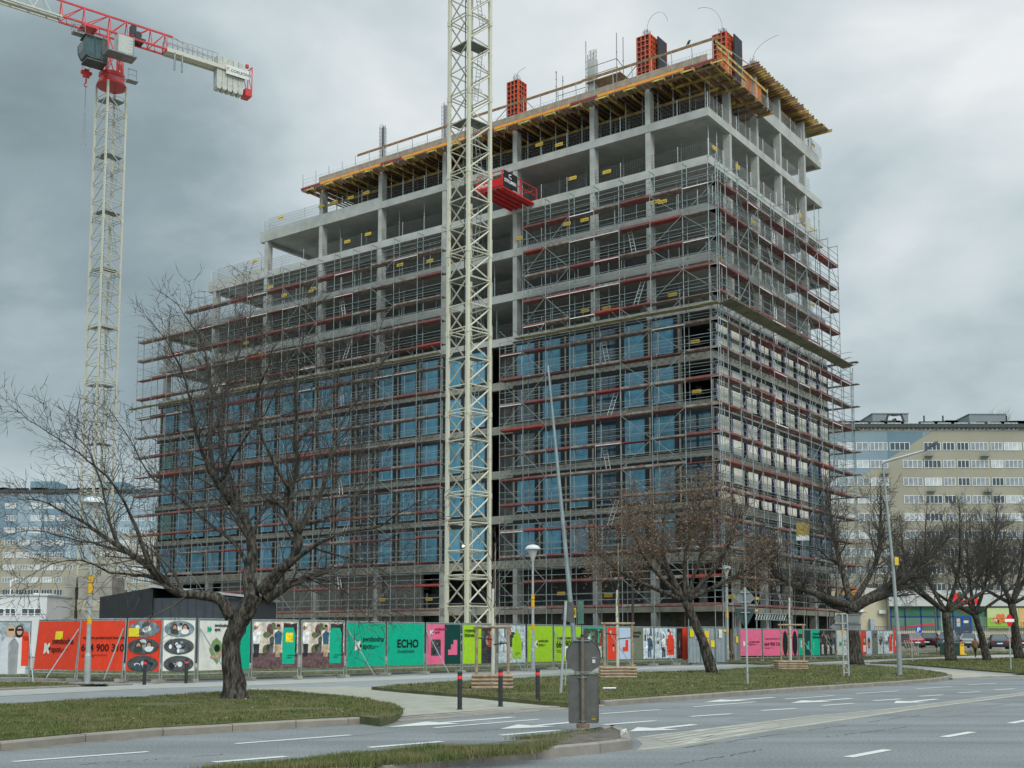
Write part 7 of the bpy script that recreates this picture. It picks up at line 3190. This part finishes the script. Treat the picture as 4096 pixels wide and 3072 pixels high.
# ------------------------------------------------------------------ parked cars
def car(px, py, wpx, label, paint, rz, kind='hatch', Lm=4.1):
    g_ = G(px, py, .10)
    Y = 118.0
    p = D(px, py, Y)
    e_ = empty('parked_car', (p.x, Y, D(px, py, Y).z), rz, 1, label, 'car', 'cars parked in front of the shop')
    zoff = e_.location.z
    W_, Hh = .86, 1.45
    L = Lm / 2
    b = MB()
    # lower body: profile stations along y (rear at -L, facing camera)
    st = [(-L, .80, .38, .80), (-L + .08, .86, .25, .95), (-L + .6, W_, .20, .98), (0, W_ + .01, .18, .94), (L - 1.0, W_, .18, .90), (L - .35, .83, .22, .78), (L, .70, .35, .62)]
    if kind == 'sedan':
        st[1] = (-L + .06, .86, .25, .92)
    n = 10
    vs = []
    for (y, w, z0, z1) in st:
        ring = [(-w * .90, z0), (-w, z0 + .15), (-w, (z0 + z1) / 2 + .06), (-w * .96, z1 - .04), (-w * .86, z1), (w * .86, z1), (w * .96, z1 - .04), (w, (z0 + z1) / 2 + .06), (w, z0 + .15), (w * .90, z0)]
        vs += [(x, y, z) for x, z in ring]
    fs = []
    for i in range(len(st) - 1):
        for k in range(n):
            k2 = (k + 1) % n
            fs.append((i * n + k, i * n + k2, (i + 1) * n + k2, (i + 1) * n + k))
    fs += [tuple(range(n)), tuple(range(len(st) * n - 1, (len(st) - 1) * n - 1, -1))]
    b.add(vs, fs)
    # roof
    ry0, ry1 = (-L + .45, .55) if kind == 'hatch' else (-L + 1.15, .55)
    b.add([(-.60, ry0, Hh - .04), (.60, ry0, Hh - .04), (.62, ry1 - .3, Hh - .02), (-.62, ry1 - .3, Hh - .02), (-.52, ry0, Hh), (.52, ry0, Hh), (.54, ry1 - .3, Hh + .01), (-.54, ry1 - .3, Hh + .01)],
          [(0, 1, 5, 4), (4, 5, 6, 7), (1, 2, 6, 5), (2, 3, 7, 6), (3, 0, 4, 7), (3, 2, 1, 0)])
    gy0, gy1 = (-L + .10, 1.15) if kind == 'hatch' else (-L + .62, 1.15)
    for (sx) in (-1, 1):                                  # pillars
        for (a, c) in (((sx * .78, gy0, .94), (sx * .60, ry0, Hh - .03)), ((sx * .80, -.1, .93), (sx * .62, -.1, Hh - .03)), ((sx * .78, gy1, .90), (sx * .60, ry1 - .3, Hh - .03))):
            b.beam(a, c, .07, .07)
    b.build('body', paint, e_)
    b = MB()
    b.add([(-.78, gy0, .93), (.78, gy0, .93), (.80, gy1, .90), (-.80, gy1, .90), (-.58, ry0 + .0, Hh - .05), (.58, ry0 + .0, Hh - .05), (.60, ry1 - .3, Hh - .05), (-.60, ry1 - .3, Hh - .05)],
          [(0, 1, 5, 4), (1, 2, 6, 5), (2, 3, 7, 6), (3, 0, 4, 7)])
    b.build('window', car_glass, e_)
    for (x, y) in ((-.80, -L + .75), (.80, -L + .75), (-.80, L - .8), (.80, L - .8)):
        b = MB()
        b.lathe([(.20, -.11), (.31, -.10), (.32, 0), (.31, .10), (.20, .11)], n=18)
        b.v = [(x + z, y + yy, .31 + xx) for xx, yy, z in b.v]
        w_ = b.build('wheel', tyre, e_)
        b = MB()
        b.lathe([(.19, -.115), (.19, .115)], n=14)
        b.v = [(x + z, y + yy, .31 + xx) for xx, yy, z in b.v]
        b.build('rim', rim_m, w_)
    for sx in (-1, 1):
        b = MB()
        b.box(sx * .56, -L - .02, .66, sx * .80, -L + .1, .86)
        b.build('tail_light', mat('tail_light', (.35, .01, .01), .3, var=.1), e_)
    b = MB()
    b.box(-.26, -L - .045, .50, .26, -L - .03, .61)
    b.build('number_plate', white_pvc, e_)
    b = MB()
    b.box(-.80, -L - .06, .30, .80, -L + .06, .46)
    b.build('bumper', paint if kind == 'sedan' else black_soft, e_)
    b = MB()
    for sx in (-1, 1):
        b = MB()
        b.box(sx * .84, .62, .92, sx * 1.0, .80, 1.05)
        b.build('mirror', paint, e_)
    return e_


def paint_m_(n, c, r=.3):
    return mat('car_paint_' + n, c, r, .2, var=.03, spec=.6)


CZ = 0
car(3632, 2592, 70, 'red and pale estate car partly hidden by the hoarding end', paint_m_('red', (.28, .02, .035)), R(8), 'hatch')
car(3722, 2590, 90, 'black sedan seen from behind at an angle', paint_m_('black', (.012, .012, .016)), R(-28), 'sedan', 4.5)
car(3800, 2586, 80, 'grey blue car partly hidden by the forked tree', paint_m_('grey', (.12, .15, .18)), R(-30), 'sedan', 4.4)
car(3895, 2592, 76, 'silver hatchback behind the two walking people', paint_m_('silver', (.40, .42, .43)), R(-35), 'hatch')
car(3994, 2596, 64, 'dark grey hatchback seen squarely from behind, left of the no entry sign', paint_m_('dark', (.035, .045, .052)), R(-18), 'hatch', 3.8)
car(4080, 2594, 70, 'dark red car at the right picture edge behind a tree', paint_m_('maroon', (.11, .012, .018)), R(-20), 'hatch', 4.2)


# ================================================================== background buildings
def window_unit(w, h, npan, parent, sill=True):
    e_ = empty('window')
    e_.parent = parent
    b = MB()
    t = .06
    b.box(0, -.04, 0, w, .0, t)
    b.box(0, -.04, h - t, w, .0, h)
    for i in range(npan + 1):
        x = (w - t) * i / npan
        b.box(x, -.045, t, x + t * 1.15, -.001, h - t)
    b.build('frame', white_pvc, e_)
    b = MB()
    b.box(.02, -.012, .02, w - .02, -.002, h - .02)
    b.build('pane', glass_dark, e_)
    return e_


def block(name, label, Y, px0, px1, ytop, floors, fl_px, wins, cols, rz=0, nmax=100, top_strip=True):
    """long flat facade of an apartment block facing the road"""
    p0, p1 = D(px0, ytop, Y), D(px1, ytop, Y)
    u_ = Y / F
    W_ = p1.x - p0.x
    e_ = empty(name, (p0.x, Y, 0), rz, 1, label, 'building')
    ztop_ = p0.z
    b = MB()
    b.box(0, 0, 0, W_, 12, ztop_ - .9)
    wall = b.build('wall', cols['wall'], e_)
    for i, (poly, m_) in enumerate(cols['areas']):
        b = MB()
        b.prism([((x - px0) * u_, -.0, D(px0, y, Y).z) for x, y in poly], (0, -.03 - .01 * i, 0))
        b.build('painted_field', m_, e_)
    b = MB()
    b.box(-.1, -.5, ztop_ - .9, W_ + .1, 12.3, ztop_ - .45)
    b.box(-.1, -.35, ztop_ - .45, W_ + .1, 12, ztop_ - .25)
    b.build('roof', mat('roof_dark', (.06, .065, .065), .9), e_)
    return e_, u_, ztop_, W_


uR = 185 / F
beige = mat('beige_render', (.285, .265, .205), .9, var=.09, scale=.12, detail=8)
blue1 = mat('blue_render', (.185, .25, .285), .9, var=.08, scale=.15)
blue2 = mat('deep_blue_render', (.12, .185, .225), .9, var=.08, scale=.15)
zf7 = lambda x, y: (3300 + .35986 * x, 1600 + .35986 * y)
aR = [([zf7(-400, 355), zf7(695, 355), zf7(695, 655), zf7(340, 880), zf7(-400, 1320)], blue1),
      ([zf7(695, 355), zf7(1095, 355), zf7(1095, 410), zf7(695, 655)], blue2),
      ([zf7(1095, 355), zf7(1190, 355), zf7(1095, 410)], blue1)]
eR, u_, zt3, W3 = block('apartment_block', 'long beige and blue apartment block at the right behind the bare trees', 185, 3240, 4330, 1690, 12, 70.6, None, {'wall': beige, 'areas': aR})
types = {}
glass_v = [glass_dark, mat('curtain_glass', (.20, .22, .23), .3, var=.25, scale=.9, spec=.6), mat('pale_curtain_glass', (.42, .44, .44), .4, var=.2, scale=.8)]


def put_window(e_, x, z, w, h, n, Y, rnd, cnt, rest_):
    key = (round(w, 1), n, round(h, 1))
    if cnt[0] >= 98:
        rest_[0].box(x, -.05, z, x + w, -.032, z + h, 0)
        for i in range(n):
            rest_[0].box(x + w * i / n + .05, -.056, z + .05, x + w * (i + 1) / n - .05, -.051, z + h - .05, 1)
        return
    if key not in types:
        types[key] = window_unit(w, h, n, e_)
        q = types[key]
    else:
        q = dup(types[key], parent=e_)
    q.parent = e_
    q.location = (x, -.045, z)
    gsel = rnd.choice((0, 0, 1, 1, 2))
    for ch in q.children:
        if ch.name.startswith('pane') and gsel:
            k2_ = (key, gsel)
            if k2_ not in types:
                types[k2_] = ch.data.copy()
                types[k2_].materials[0] = glass_v[gsel]
            ch.data = types[k2_]
    cnt[0] += 1


rnd = random.Random(77)
pat = [(345, 480, 2), (498, 695, 4), (722, 945, 4), (1103, 1292, 4), (1315, 1448, 3), (1475, 1610, 3), (1630, 1825, 4), (1855, 1985, 3), (2005, 2200, 4), (2225, 2350, 3), (2375, 2560, 4)]
patL = [(-20, 110, 3), (135, 310, 3)]
cnt = [0]
rest_ = [MB()]
rest_m = [mat('dull_window_frame', (.50, .52, .52), .6, var=.08), glass_v[0]]
for row in range(11):
    yt = 470 + row * 196.5
    for (a, c, n) in pat + patL:
        if a == 722 and row > 0:
            a, c = 862, 1080
        if row > 7 and (a < 300 or a > 2300): continue
        x = (zf7(a, 0)[0] - 3240) * uR
        w = (c - a) * .35986 * uR
        z = D(3300, zf7(0, yt + 90)[1], 185).z
        put_window(eR, x, z, w, 90 * .35986 * uR, n, 185, rnd, cnt, rest_)
for i in range(12):                                       # attic strip windows
    x = (zf7(335 + i * 188 - 380, 0)[0] - 3240) * uR
    b = rest_[0]
    z = D(3300, zf7(0, 338)[1], 185).z
    b.box(x, -.05, z, x + 150 * .36 * uR, -.032, z + 1.25, 0)
    for k in range(3):
        w3 = 150 * .36 * uR / 3
        b.box(x + k * w3 + .12, -.056, z + .12, x + (k + 1) * w3 - .12, -.051, z + 1.13, 1)
tag(rest_[0].build('window', rest_m, eR), kind='stuff')
# small air conditioning balconies
for (x_, y_) in ((610, 765), (1110, 568), (1738, 570), (1120, 960), (1755, 965)):
    b = MB()
    x = (zf7(x_, 0)[0] - 3240) * uR
    z = D(3300, zf7(0, y_ + 62)[1], 185).z
    b.box(x, -.7, z, x + 90 * .36 * uR, -.04, z + .08)
    for k in range(9):
        xx = x + 90 * .36 * uR * k / 8
        b.box(xx - .02, -.7, z, xx + .02, -.66, z + .9)
    b.box(x, -.7, z + .86, x + 90 * .36 * uR, -.66, z + .93)
    b.build('balcony', steel_dull, eR)
# roof houses
for (a, c, t_, lab) in ((573, 978, 135, 'left'), (1672, 2085, 142, 'right')):
    x0, x1 = (zf7(a, 0)[0] - 3240) * uR, (zf7(c, 0)[0] - 3240) * uR
    z1 = D(3300, zf7(0, t_)[1], 185).z
    b = MB()
    b.box(x0, 1.5, zt3 - .5, x1, 9, z1)
    b.box(x0 - 85 * .36 * uR, 2.0, zt3 - .5, x0, 8, z1 - 1.6)
    b.box(x0 - .1, 1.4, z1, x1 + .1, 9.1, z1 + .15)
    rh = b.build('roof_house', mat('grey_render', (.20, .225, .23), .9, var=.06), eR)
    wq = window_unit(1.5 if lab == 'left' else 1.5, 1.0, 2, rh)
    wq.location = (x0 + 50 * .36 * uR, 1.49, z1 - 2.7)
    if lab == 'left':
        b = MB()
        P_ = [(760, 140), (905, 140), (940, 272), (735, 272), (728, 225), (745, 175)]
        b.prism([((zf7(x, 0)[0] - 3240) * uR, 1.48, D(3300, zf7(0, y)[1], 185).z) for x, y in P_], (0, -.02, 0))
        b.build('mural_field', flat(206, 210, 212), rh)
        b = MB()
        seq = [(752, 140), (740, 180), (724, 225), (735, 272)]
        for s_ in ([(755, 138), (735, 185), (728, 230), (738, 272)], [(895, 138), (915, 190), (938, 272)], [(760, 138), (800, 150), (860, 145), (905, 138)]):
            for i in range(len(s_) - 1):
                a_, c_ = [((zf7(x, 0)[0] - 3240) * uR, 1.44, D(3300, zf7(0, y)[1], 185).z) for x, y in (s_[i], s_[i + 1])]
                b.beam(a_, c_, .05, .30)
        b.prism([((zf7(x, 0)[0] - 3240) * uR, 1.45, D(3300, zf7(0, y)[1], 185).z) for x, y in ((795, 195), (838, 180), (846, 218), (818, 214), (786, 236))], (0, -.03, 0))
        b.build('mural_lines', black_soft, rh)
b = MB()
for i in range(26):
    x = rnd.uniform(1, W3 - 1)
    b.box(x, .4, zt3 - .26, x + rnd.uniform(1.0, 3.5), .9, zt3 + rnd.uniform(.15, .45))
for x in (900, 1170, 1385, 2110):
    xx = (zf7(x, 0)[0] - 3240) * uR
    b.tube((xx, 2, zt3 - .3), (xx, 2, zt3 + 1.5), .12, n=6)
b.build('solar_panel', mat('solar_dark', (.02, .022, .028), .4), eR)

# left block
u2 = 265 / F
z8 = lambda x, y: (0 + .36157 * x, 1850 + .36157 * y)
lb1 = mat('light_blue_render', (.235, .31, .355), .9, var=.06, scale=.15)
lb2_ = mat('mid_blue_render', (.145, .215, .265), .9, var=.06, scale=.15)
aL = [([z8(-900, 340), z8(220, 340), z8(220, 900), z8(100, 855), z8(-900, 560)], lb2_), ([z8(220, 340), z8(490, 340), z8(490, 1040), z8(400, 1040), z8(220, 905)], lb1),
      ([z8(490, 340), z8(760, 340), z8(760, 1060), z8(490, 1040)], lb2_), ([z8(760, 340), z8(2000, 340), z8(2000, 700), z8(1400, 800), z8(1100, 1060), z8(760, 1060)], lb1),
      ([z8(525, 1590), z8(700, 1590), z8(700, 2100), z8(525, 2100)], lb2_)]
eL, _, zt4, W4 = block('apartment_block', 'pale blue and beige apartment block at the far left behind the crane foot', 265, -420, 720, 1955, 12, 49.4, None, {'wall': beige, 'areas': aL})
cnt = [0]
rest_ = [MB()]
patb = [(-300, 3), (-150, 3), (75, 4), (225, 4), (330, 4), (505, 4), (645, 3), (780, 2), (1050, 4), (1200, 3), (1340, 4), (1500, 4), (1640, 3), (1780, 4)]
types.clear()
for row in range(11):
    yt = 447 + row * 136.5
    for j, (a, n) in enumerate(patb):
        a_ = a + (12 if row % 2 else 0) + (25 if j == 4 else 0)
        if a in (225,) and row < 2: continue
        x = (z8(a_, 0)[0] + 420) * u2
        z = D(0, z8(0, yt + 62)[1], 265).z
        put_window(eL, x, z, n * 30 * .3616 * u2, 60 * .3616 * u2, n, 265, rnd, cnt, rest_)
for i in range(22):
    x = (z8(-300 + i * 105, 0)[0] + 420) * u2
    z = D(0, z8(0, 355)[1], 265).z
    rest_[0].box(x, -.05, z, x + 80 * .36 * u2, -.032, z + .9, 0)
    for k in range(3):
        w3 = 80 * .36 * u2 / 3
        rest_[0].box(x + k * w3 + .1, -.056, z + .1, x + (k + 1) * w3 - .1, -.051, z + .8, 1)
tag(rest_[0].build('window', rest_m, eL), kind='stuff')
for (a, c, t_) in ((315, 595, 198), (1110, 1375, 205)):
    x0, x1 = (z8(a, 0)[0] + 420) * u2, (z8(c, 0)[0] + 420) * u2
    z1 = D(0, z8(0, t_)[1], 265).z
    b = MB()
    b.box(x0, 1.5, zt4 - .5, x1, 9, z1)
    b.box(x1, 2.0, zt4 - .5, x1 + 3, 8, z1 - 2.0)
    b.build('roof_house', mat('blue_grey_render', (.15, .24, .28), .9, var=.08), eL)
b = MB()
for i in range(30):
    x = rnd.uniform(1, W4 - 1)
    b.box(x, .4, zt4 - .26, x + rnd.uniform(1.5, 4), .9, zt4 + rnd.uniform(.0, .35))
b.build('solar_panel', mat('solar_dark', (.02, .022, .028)), eL)

# white low building, far left
pW0, pW1 = D(-60, 2383, 98), D(189, 2383, 98)
uWb = 98 / F
eW = empty('white_building', (pW0.x, 98, 0), 0, 1, 'low white building with wide windows at the far left', 'building')
WW = pW1.x - pW0.x
b = MB()
b.box(0, 0, 0, WW, 9, pW0.z)
b.build('wall', mat('white_render', (.52, .53, .53), .85, var=.05, scale=.5), eW)
b = MB()
b.box(-.05, -.12, pW0.z, WW + .12, 9.1, pW0.z + .12)
b.box(0, -.05, pW0.z - 1.55, WW, -.001, pW0.z - 1.48)
b.build('roof', mat('pale_flashing', (.45, .47, .48), .6), eW)
for x0, x1 in ((.6, 2.6), (88 + 60 - 60, 0), (20, 64)):
    pass
for (a, c) in ((-45, 20), (22, 66), (88, 168)):
    w = window_unit((c - a) * uWb, 32 * uWb, 3 if c - a > 50 else 2, eW)
    w.location = ((a + 60) * uWb, -.0, D(0, 2465, 98).z)
for (x, h_) in ((95, 8), (135, 6)):
    b = MB()
    b.box((x + 60) * uWb, 2, pW0.z + .12, (x + 90) * uWb, 3.2, pW0.z + .12 + h_ * uWb)
    b.build('rooftop_unit', white_pvc, eW)
b = MB()
b.tube((80 * uWb, 1, pW0.z), (80 * uWb, 1, pW0.z + 1.3), .05, n=6)
b.tube((80 * uWb, 1, pW0.z + 1.3), (108 * uWb, 1, pW0.z + 1.5), .04, n=6)
b.build('antenna', white_pvc, eW)

# black site cabin with a low pitched roof
Yc = 70.0
uc = Yc / F
qA, qB, qC = D(400, 2378, Yc), D(612, 2350, Yc), D(985, 2392, Yc)
eC = empty('site_cabin', (qA.x, Yc, 0), 0, 1, 'long black site cabin with a low roof behind the hoarding and the big trunk', 'building')
b = MB()
x1, x2 = qB.x - qA.x, qC.x - qA.x
b.add([(0, 0, 0), (x1, -.0, 0), (x1, 0, qB.z), (0, 0, qA.z - .15), (0, 9, 0), (x1, 9, 0), (x1, 9, qB.z), (0, 9, qA.z - .15)], [(0, 1, 2, 3), (1, 5, 6, 2), (5, 4, 7, 6), (4, 0, 3, 7), (3, 2, 6, 7), (0, 4, 5, 1)])
b.build('gable_wall', mat('black_cladding', (.010, .012, .015), .6, var=.2), eC)
b = MB()
b.box(x1 + .002, .2, 0, x2, 9, qC.z)
for k in range(9):
    xx = x1 + .5 + k * (x2 - x1 - 1) / 9
    b.box(xx, .17, 0, xx + .03, .199, qC.z)
b.build('side_wall', mat('anthracite_cladding', (.035, .042, .052), .55, var=.12), eC)
b = MB()
b.add([(x1 - .2, -.15, qB.z + .02), (x2 + .2, -.15, qC.z + .02), (x2 + .2, 9.2, qC.z + .02), (x1 - .2, 9.2, qB.z + .02), (x1 - .2, -.15, qB.z + .16), (x2 + .2, -.15, qC.z + .16), (x2 + .2, 9.2, qC.z + .16), (x1 - .2, 9.2, qB.z + .16)],
      [(0, 1, 2, 3), (4, 5, 6, 7), (0, 1, 5, 4), (1, 2, 6, 5), (2, 3, 7, 6), (3, 0, 4, 7)])
b.build('roof', mat('zinc_flashing', (.34, .36, .37), .5, .4, var=.1), eC)

# the supermarket at the foot of the right block
YS = 150.0
uS = YS / F
X_ = lambda px: D(px, 2500, YS).x
Z_ = lambda py: D(3800, py, YS).z
eS = empty('supermarket', (X_(3560), YS, 0), 0, 1, 'low supermarket with white fascia, red lettering and green window film', 'shop')
ox = X_(3560)
b = MB()
b.box(0, 0, 0, X_(4400) - ox, 20, Z_(2362))
b.build('wall', mat('cream_wall', (.48, .44, .34), .9, var=.06), eS)
b = MB()
b.box(-.2, -.6, Z_(2425), X_(4400) - ox, -.001, Z_(2362))
b.build('fascia', mat('white_fascia', (.46, .47, .46), .7, var=.05, scale=.4), eS)
b = MB()
b.box(-1, -6, 0, X_(4400) - ox, -.001, Z_(2546))
b.build('terrace', concrete_dark, eS)
gpf = [(3561, 3800, 2427, 2520), (3905 - 70, 3890, 2427, 2470), (3890, 3946, 2466, 2520)]
b = MB()
b.box(X_(3563) - ox, -.06, Z_(2520), X_(3815) - ox, -.02, Z_(2427))
b.build('window_film', mat('green_film_print', (.030, .13, .075), .4, var=.12, scale=.5), eS)
b = MB()
b.box(X_(3563) - ox, -.09, Z_(2520), X_(3815) - ox, -.061, Z_(2470))
b.build('window_film', mat('pale_green_film', (.085, .18, .13), .4, var=.12, scale=.5), eS)
b = MB()
pr = [(3563, 2520), (3563, 2512), (3738, 2491), (3738, 2500)]
b.prism([(X_(x) - ox, -.092, Z_(y)) for x, y in pr], (0, -.02, 0))
b.build('red_stripe', flat(206, 70, 84), eS)
b = MB()
for x in (3563, 3620, 3684, 3750, 3812):
    b.box(X_(x) - ox - .06, -.14, Z_(2520), X_(x) - ox + .10, -.113, Z_(2427))
b.box(X_(3563) - ox, -.14, Z_(2469), X_(3815) - ox, -.113, Z_(2465))
b.build('window_frame', flat(36, 60, 128), eS)
b = MB()
b.box(X_(3816) - ox, -.05, Z_(2466), X_(3946) - ox, -.02, Z_(2427))
b.build('window_film', mat('green_film_print', (.045, .19, .10), .4), eS)
dr = MB()
dr.box(X_(3819) - ox, -.08, Z_(2541), X_(3884) - ox, -.02, Z_(2468))
dr.build('door_glass', glass_dark, eS)
b = MB()
for x in (3819, 3848, 3880):
    b.box(X_(x) - ox, -.14, Z_(2541), X_(x) - ox + .17, -.081, Z_(2468))
b.box(X_(3819) - ox, -.14, Z_(2468), X_(3885) - ox, -.081, Z_(2464))
b.build('door', flat(24, 84, 170), eS)
for (x, y, w, h_, c) in ((3826, 2508, 14, 18, (170, 196, 190)), (3826, 2488, 14, 14, (214, 190, 150)), (3853, 2492, 20, 10, (216, 218, 220)), (3854, 2528, 20, 2, (160, 160, 164))):
    b = MB()
    b.box(X_(x) - ox, -.10, Z_(y), X_(x + w) - ox, -.085, Z_(y - h_))
    b.build('poster', flat(*c), eS)
b = MB()
b.box(X_(3888) - ox, -.08, Z_(2522), X_(3940) - ox, -.02, Z_(2468))
b.build('window_film', mat('pale_green_film', (.17, .33, .24), .4), eS)
# big produce poster
b = MB()
b.box(X_(3945) - ox, -.4, Z_(2513), X_(4400) - ox, -.3, Z_(2432))
b.build('billboard', flat(150, 190, 70), eS)
b = MB()
b.box(X_(3946) - ox, -.43, Z_(2472), X_(4070) - ox, -.401, Z_(2433))
b.build('billboard_print', flat(196, 206, 150), eS)
for (x, y, r) in ((3972, 2478, 9), (3990, 2466, 10), (4006, 2464, 9), (4014, 2480, 10), (3994, 2484, 11), (3984, 2486, 7)):
    b = MB()
    b.prism([(X_(x) - ox + r * uS * math.cos(2 * PI * i / 14), -.44 - .01 * (x % 5), Z_(y) + r * uS * math.sin(2 * PI * i / 14)) for i in range(14)], (0, -.02, 0))
    b.build('printed_tomato', flat(*((206, 70, 40) if x % 2 else (220, 120, 66))), eS)
text('lettering', '2,09', 14 * uS * 1.1, (X_(3957) - ox, -.56, Z_(2488)), flat(236, 236, 230), eS)
b = MB()
b.box(X_(4072) - ox, -.44, Z_(2511), X_(4180) - ox, -.401, Z_(2434))
b.build('billboard_print', flat(220, 176, 120), eS)
text('lettering', '17', 18 * uS, (X_(4074) - ox, -.47, Z_(2502)), flat(150, 40, 50), eS)
text('lettering', 'dino', 60 * uS * 1.12, (X_(3788) - ox, -.66, Z_(2416)), mat('shop_red', (.72, .015, .012), .4), eS, bold=.05, sx=1.0)
b = MB()
b.prism([(X_(3836) - ox + 7.5 * uS * math.cos(2 * PI * i / 16), -.70, Z_(2376) + 7.5 * uS * math.sin(2 * PI * i / 16)) for i in range(16)], (0, -.05, 0))
b.build('green_dot', flat(20, 110, 70), eS)
text('lettering', 'MARKET', 8 * uS, (X_(3833) - ox, -.075, Z_(2452)), flat(200, 60, 50), eS)
# railing on the terrace
rl = empty('railing', (X_(3440), YS - 6, Z_(2546)), 0, 1, 'dark railing along the supermarket terrace', 'railing')
b = MB()
Lr = X_(4400) - X_(3440)
for z in (.1, 1.15):
    b.box(0, -.03, z, Lr, .03, z + .06)
b.build('rail', mat('railing_dark', (.06, .062, .065), .6), rl)
b = MB()
i = 0
while i * .25 < Lr:
    b.box(i * .25, -.015, .16, i * .25 + .04, .015, 1.15)
    i += 1
tag(b.build('bar', mat('railing_dark', (.06, .062, .065)), rl), kind='stuff')
# cream side building with bakery signs
eB = empty('bakery_building', (X_(3200), YS + 1.0, 0), 0, 1, 'cream building with coloured shop banners between scaffold and supermarket', 'building')
oB = X_(3200)
b = MB()
b.box(0, 0, 0, X_(3559) - oB, 16, Z_(2350))
b.build('wall', mat('cream_wall_b', (.50, .45, .32), .9, var=.07), eB)
b = MB()
b.box(X_(3360) - oB, -.2, Z_(2408), X_(3460) - oB, -.02, Z_(2358))
b.build('banner', flat(214, 150, 60), eB)
b = MB()
b.box(X_(3363) - oB, -.24, Z_(2398), X_(3457) - oB, -.201, Z_(2378))
b.build('banner_print', flat(70, 96, 150), eB)
b = MB()
b.box(X_(3470) - oB, -.2, Z_(2392), X_(3555) - oB, -.02, Z_(2352))
b.build('banner', flat(206, 204, 196), eB)
b = MB()
b.box(X_(3268) - oB, -.2, Z_(2490), X_(3352) - oB, -.02, Z_(2464))
b.build('sign_board', flat(196, 196, 192), eB)
text('lettering', 'PIERATKA', 13 * uS, (X_(3280) - oB, -.22, Z_(2484)), flat(170, 60, 62), eB, sx=1.0)
for (x, y) in ((3435, 2436), (3525, 2440)):
    b = MB()
    b.box(X_(x) - oB, -.4, Z_(y + 14), X_(x + 26) - oB, -.02, Z_(y))
    b.build('air_unit', white_pvc, eB)
b = MB()
b.box(X_(3487) - oB, -.5, Z_(2532), X_(3505) - oB, -.02, Z_(2475))
b.build('vending_cabinet', mat('cabinet_grey', (.33, .37, .42), .5), eB)

# things on the site seen above the hoarding
t_l = empty('lattice_girder', bloc(2.2, -.3, 3.0), -YAW + PI / 2 * 0 - .0, 1, 'grey lattice girder laid on the scaffold above the pink prints', 'girder')
pA, pB = D(3022, 2478, 80.5), D(3146, 2468, 84.5)
t_l.location = pA
t_l.rotation_euler = (0, 0, math.atan2(pB.y - pA.y, pB.x - pA.x))
Lg = math.hypot(pB.x - pA.x, pB.y - pA.y)
for z in (0, .42):
    b = MB()
    b.tube((0, 0, z), (Lg, 0, z), .04, n=6)
    b.build('chord', steel_galv, t_l)
b = MB()
for i in range(12):
    b.tube((Lg * i / 12, 0, 0), (Lg * (i + .7) / 12, 0, .42), .025, n=5)
    b.tube((Lg * (i + .7) / 12, 0, .42), (Lg * (i + 1) / 12, 0, 0), .025, n=5)
b.build('lacing', steel_galv, t_l)
for (px, py, Y, lab) in ((1171, 2212, 100, 'small lit work lamp hung inside the scaffold above the big tree fork'), (1853, 2184, 74.4, 'small lit lamp on the crane mast')):
    p = D(px, py, Y)
    e_ = empty('work_lamp', p, 0, 1, lab, 'lamp')
    b = MB()
    b.box(-.12, .0, -.14, .12, .1, .14)
    b.build('housing', steel_dull, e_)
    b = MB()
    b.box(-.045, -.02, -.045, .045, -.001, .045)
    b.build('bulb', mat('lit_lamp', (1, .85, .6), .5, var=0, emit=((1, .82, .55), 9)), e_)
# grey and yellow tarpaulin bags on the right scaffold
for (py, h_, c, lab) in ((2090, 52, (150, 132, 76), 'yellow plastic sheet hung on the right flank scaffold'), (2140, 22, (206, 208, 206), 'white plastic sheet hung below the yellow one on the flank scaffold')):
    p = D(3185, py, 86.0)
    b = MB()
    n = 8
    vs, fs = [], []
    for i in range(n + 1):
        for j in range(4):
            vs.append((i * .12, .05 * math.sin(i * 1.7 + j), -j * h_ / 3 * 86 / F))
    for i in range(n):
        for j in range(3):
            fs.append((i * 4 + j, (i + 1) * 4 + j, (i + 1) * 4 + j + 1, i * 4 + j + 1))
    b.add(vs, fs)
    o = b.build('plastic_sheet', flat(*c))
    o.location = p
    tag(o, lab, 'sheet')

# soil-coloured discs painting contact shade at the feet of trunks and posts
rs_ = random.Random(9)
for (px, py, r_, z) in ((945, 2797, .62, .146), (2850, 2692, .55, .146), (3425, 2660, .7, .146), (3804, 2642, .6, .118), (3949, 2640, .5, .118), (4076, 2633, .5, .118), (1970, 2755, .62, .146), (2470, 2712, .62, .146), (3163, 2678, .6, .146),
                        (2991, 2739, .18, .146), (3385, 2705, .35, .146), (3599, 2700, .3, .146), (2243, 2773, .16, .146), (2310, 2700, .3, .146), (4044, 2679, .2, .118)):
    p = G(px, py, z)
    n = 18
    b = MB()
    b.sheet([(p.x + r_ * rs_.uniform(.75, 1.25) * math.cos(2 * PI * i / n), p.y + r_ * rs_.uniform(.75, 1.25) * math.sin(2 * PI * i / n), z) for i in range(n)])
    struct(b.build('contact_shade_disc', soil_m))
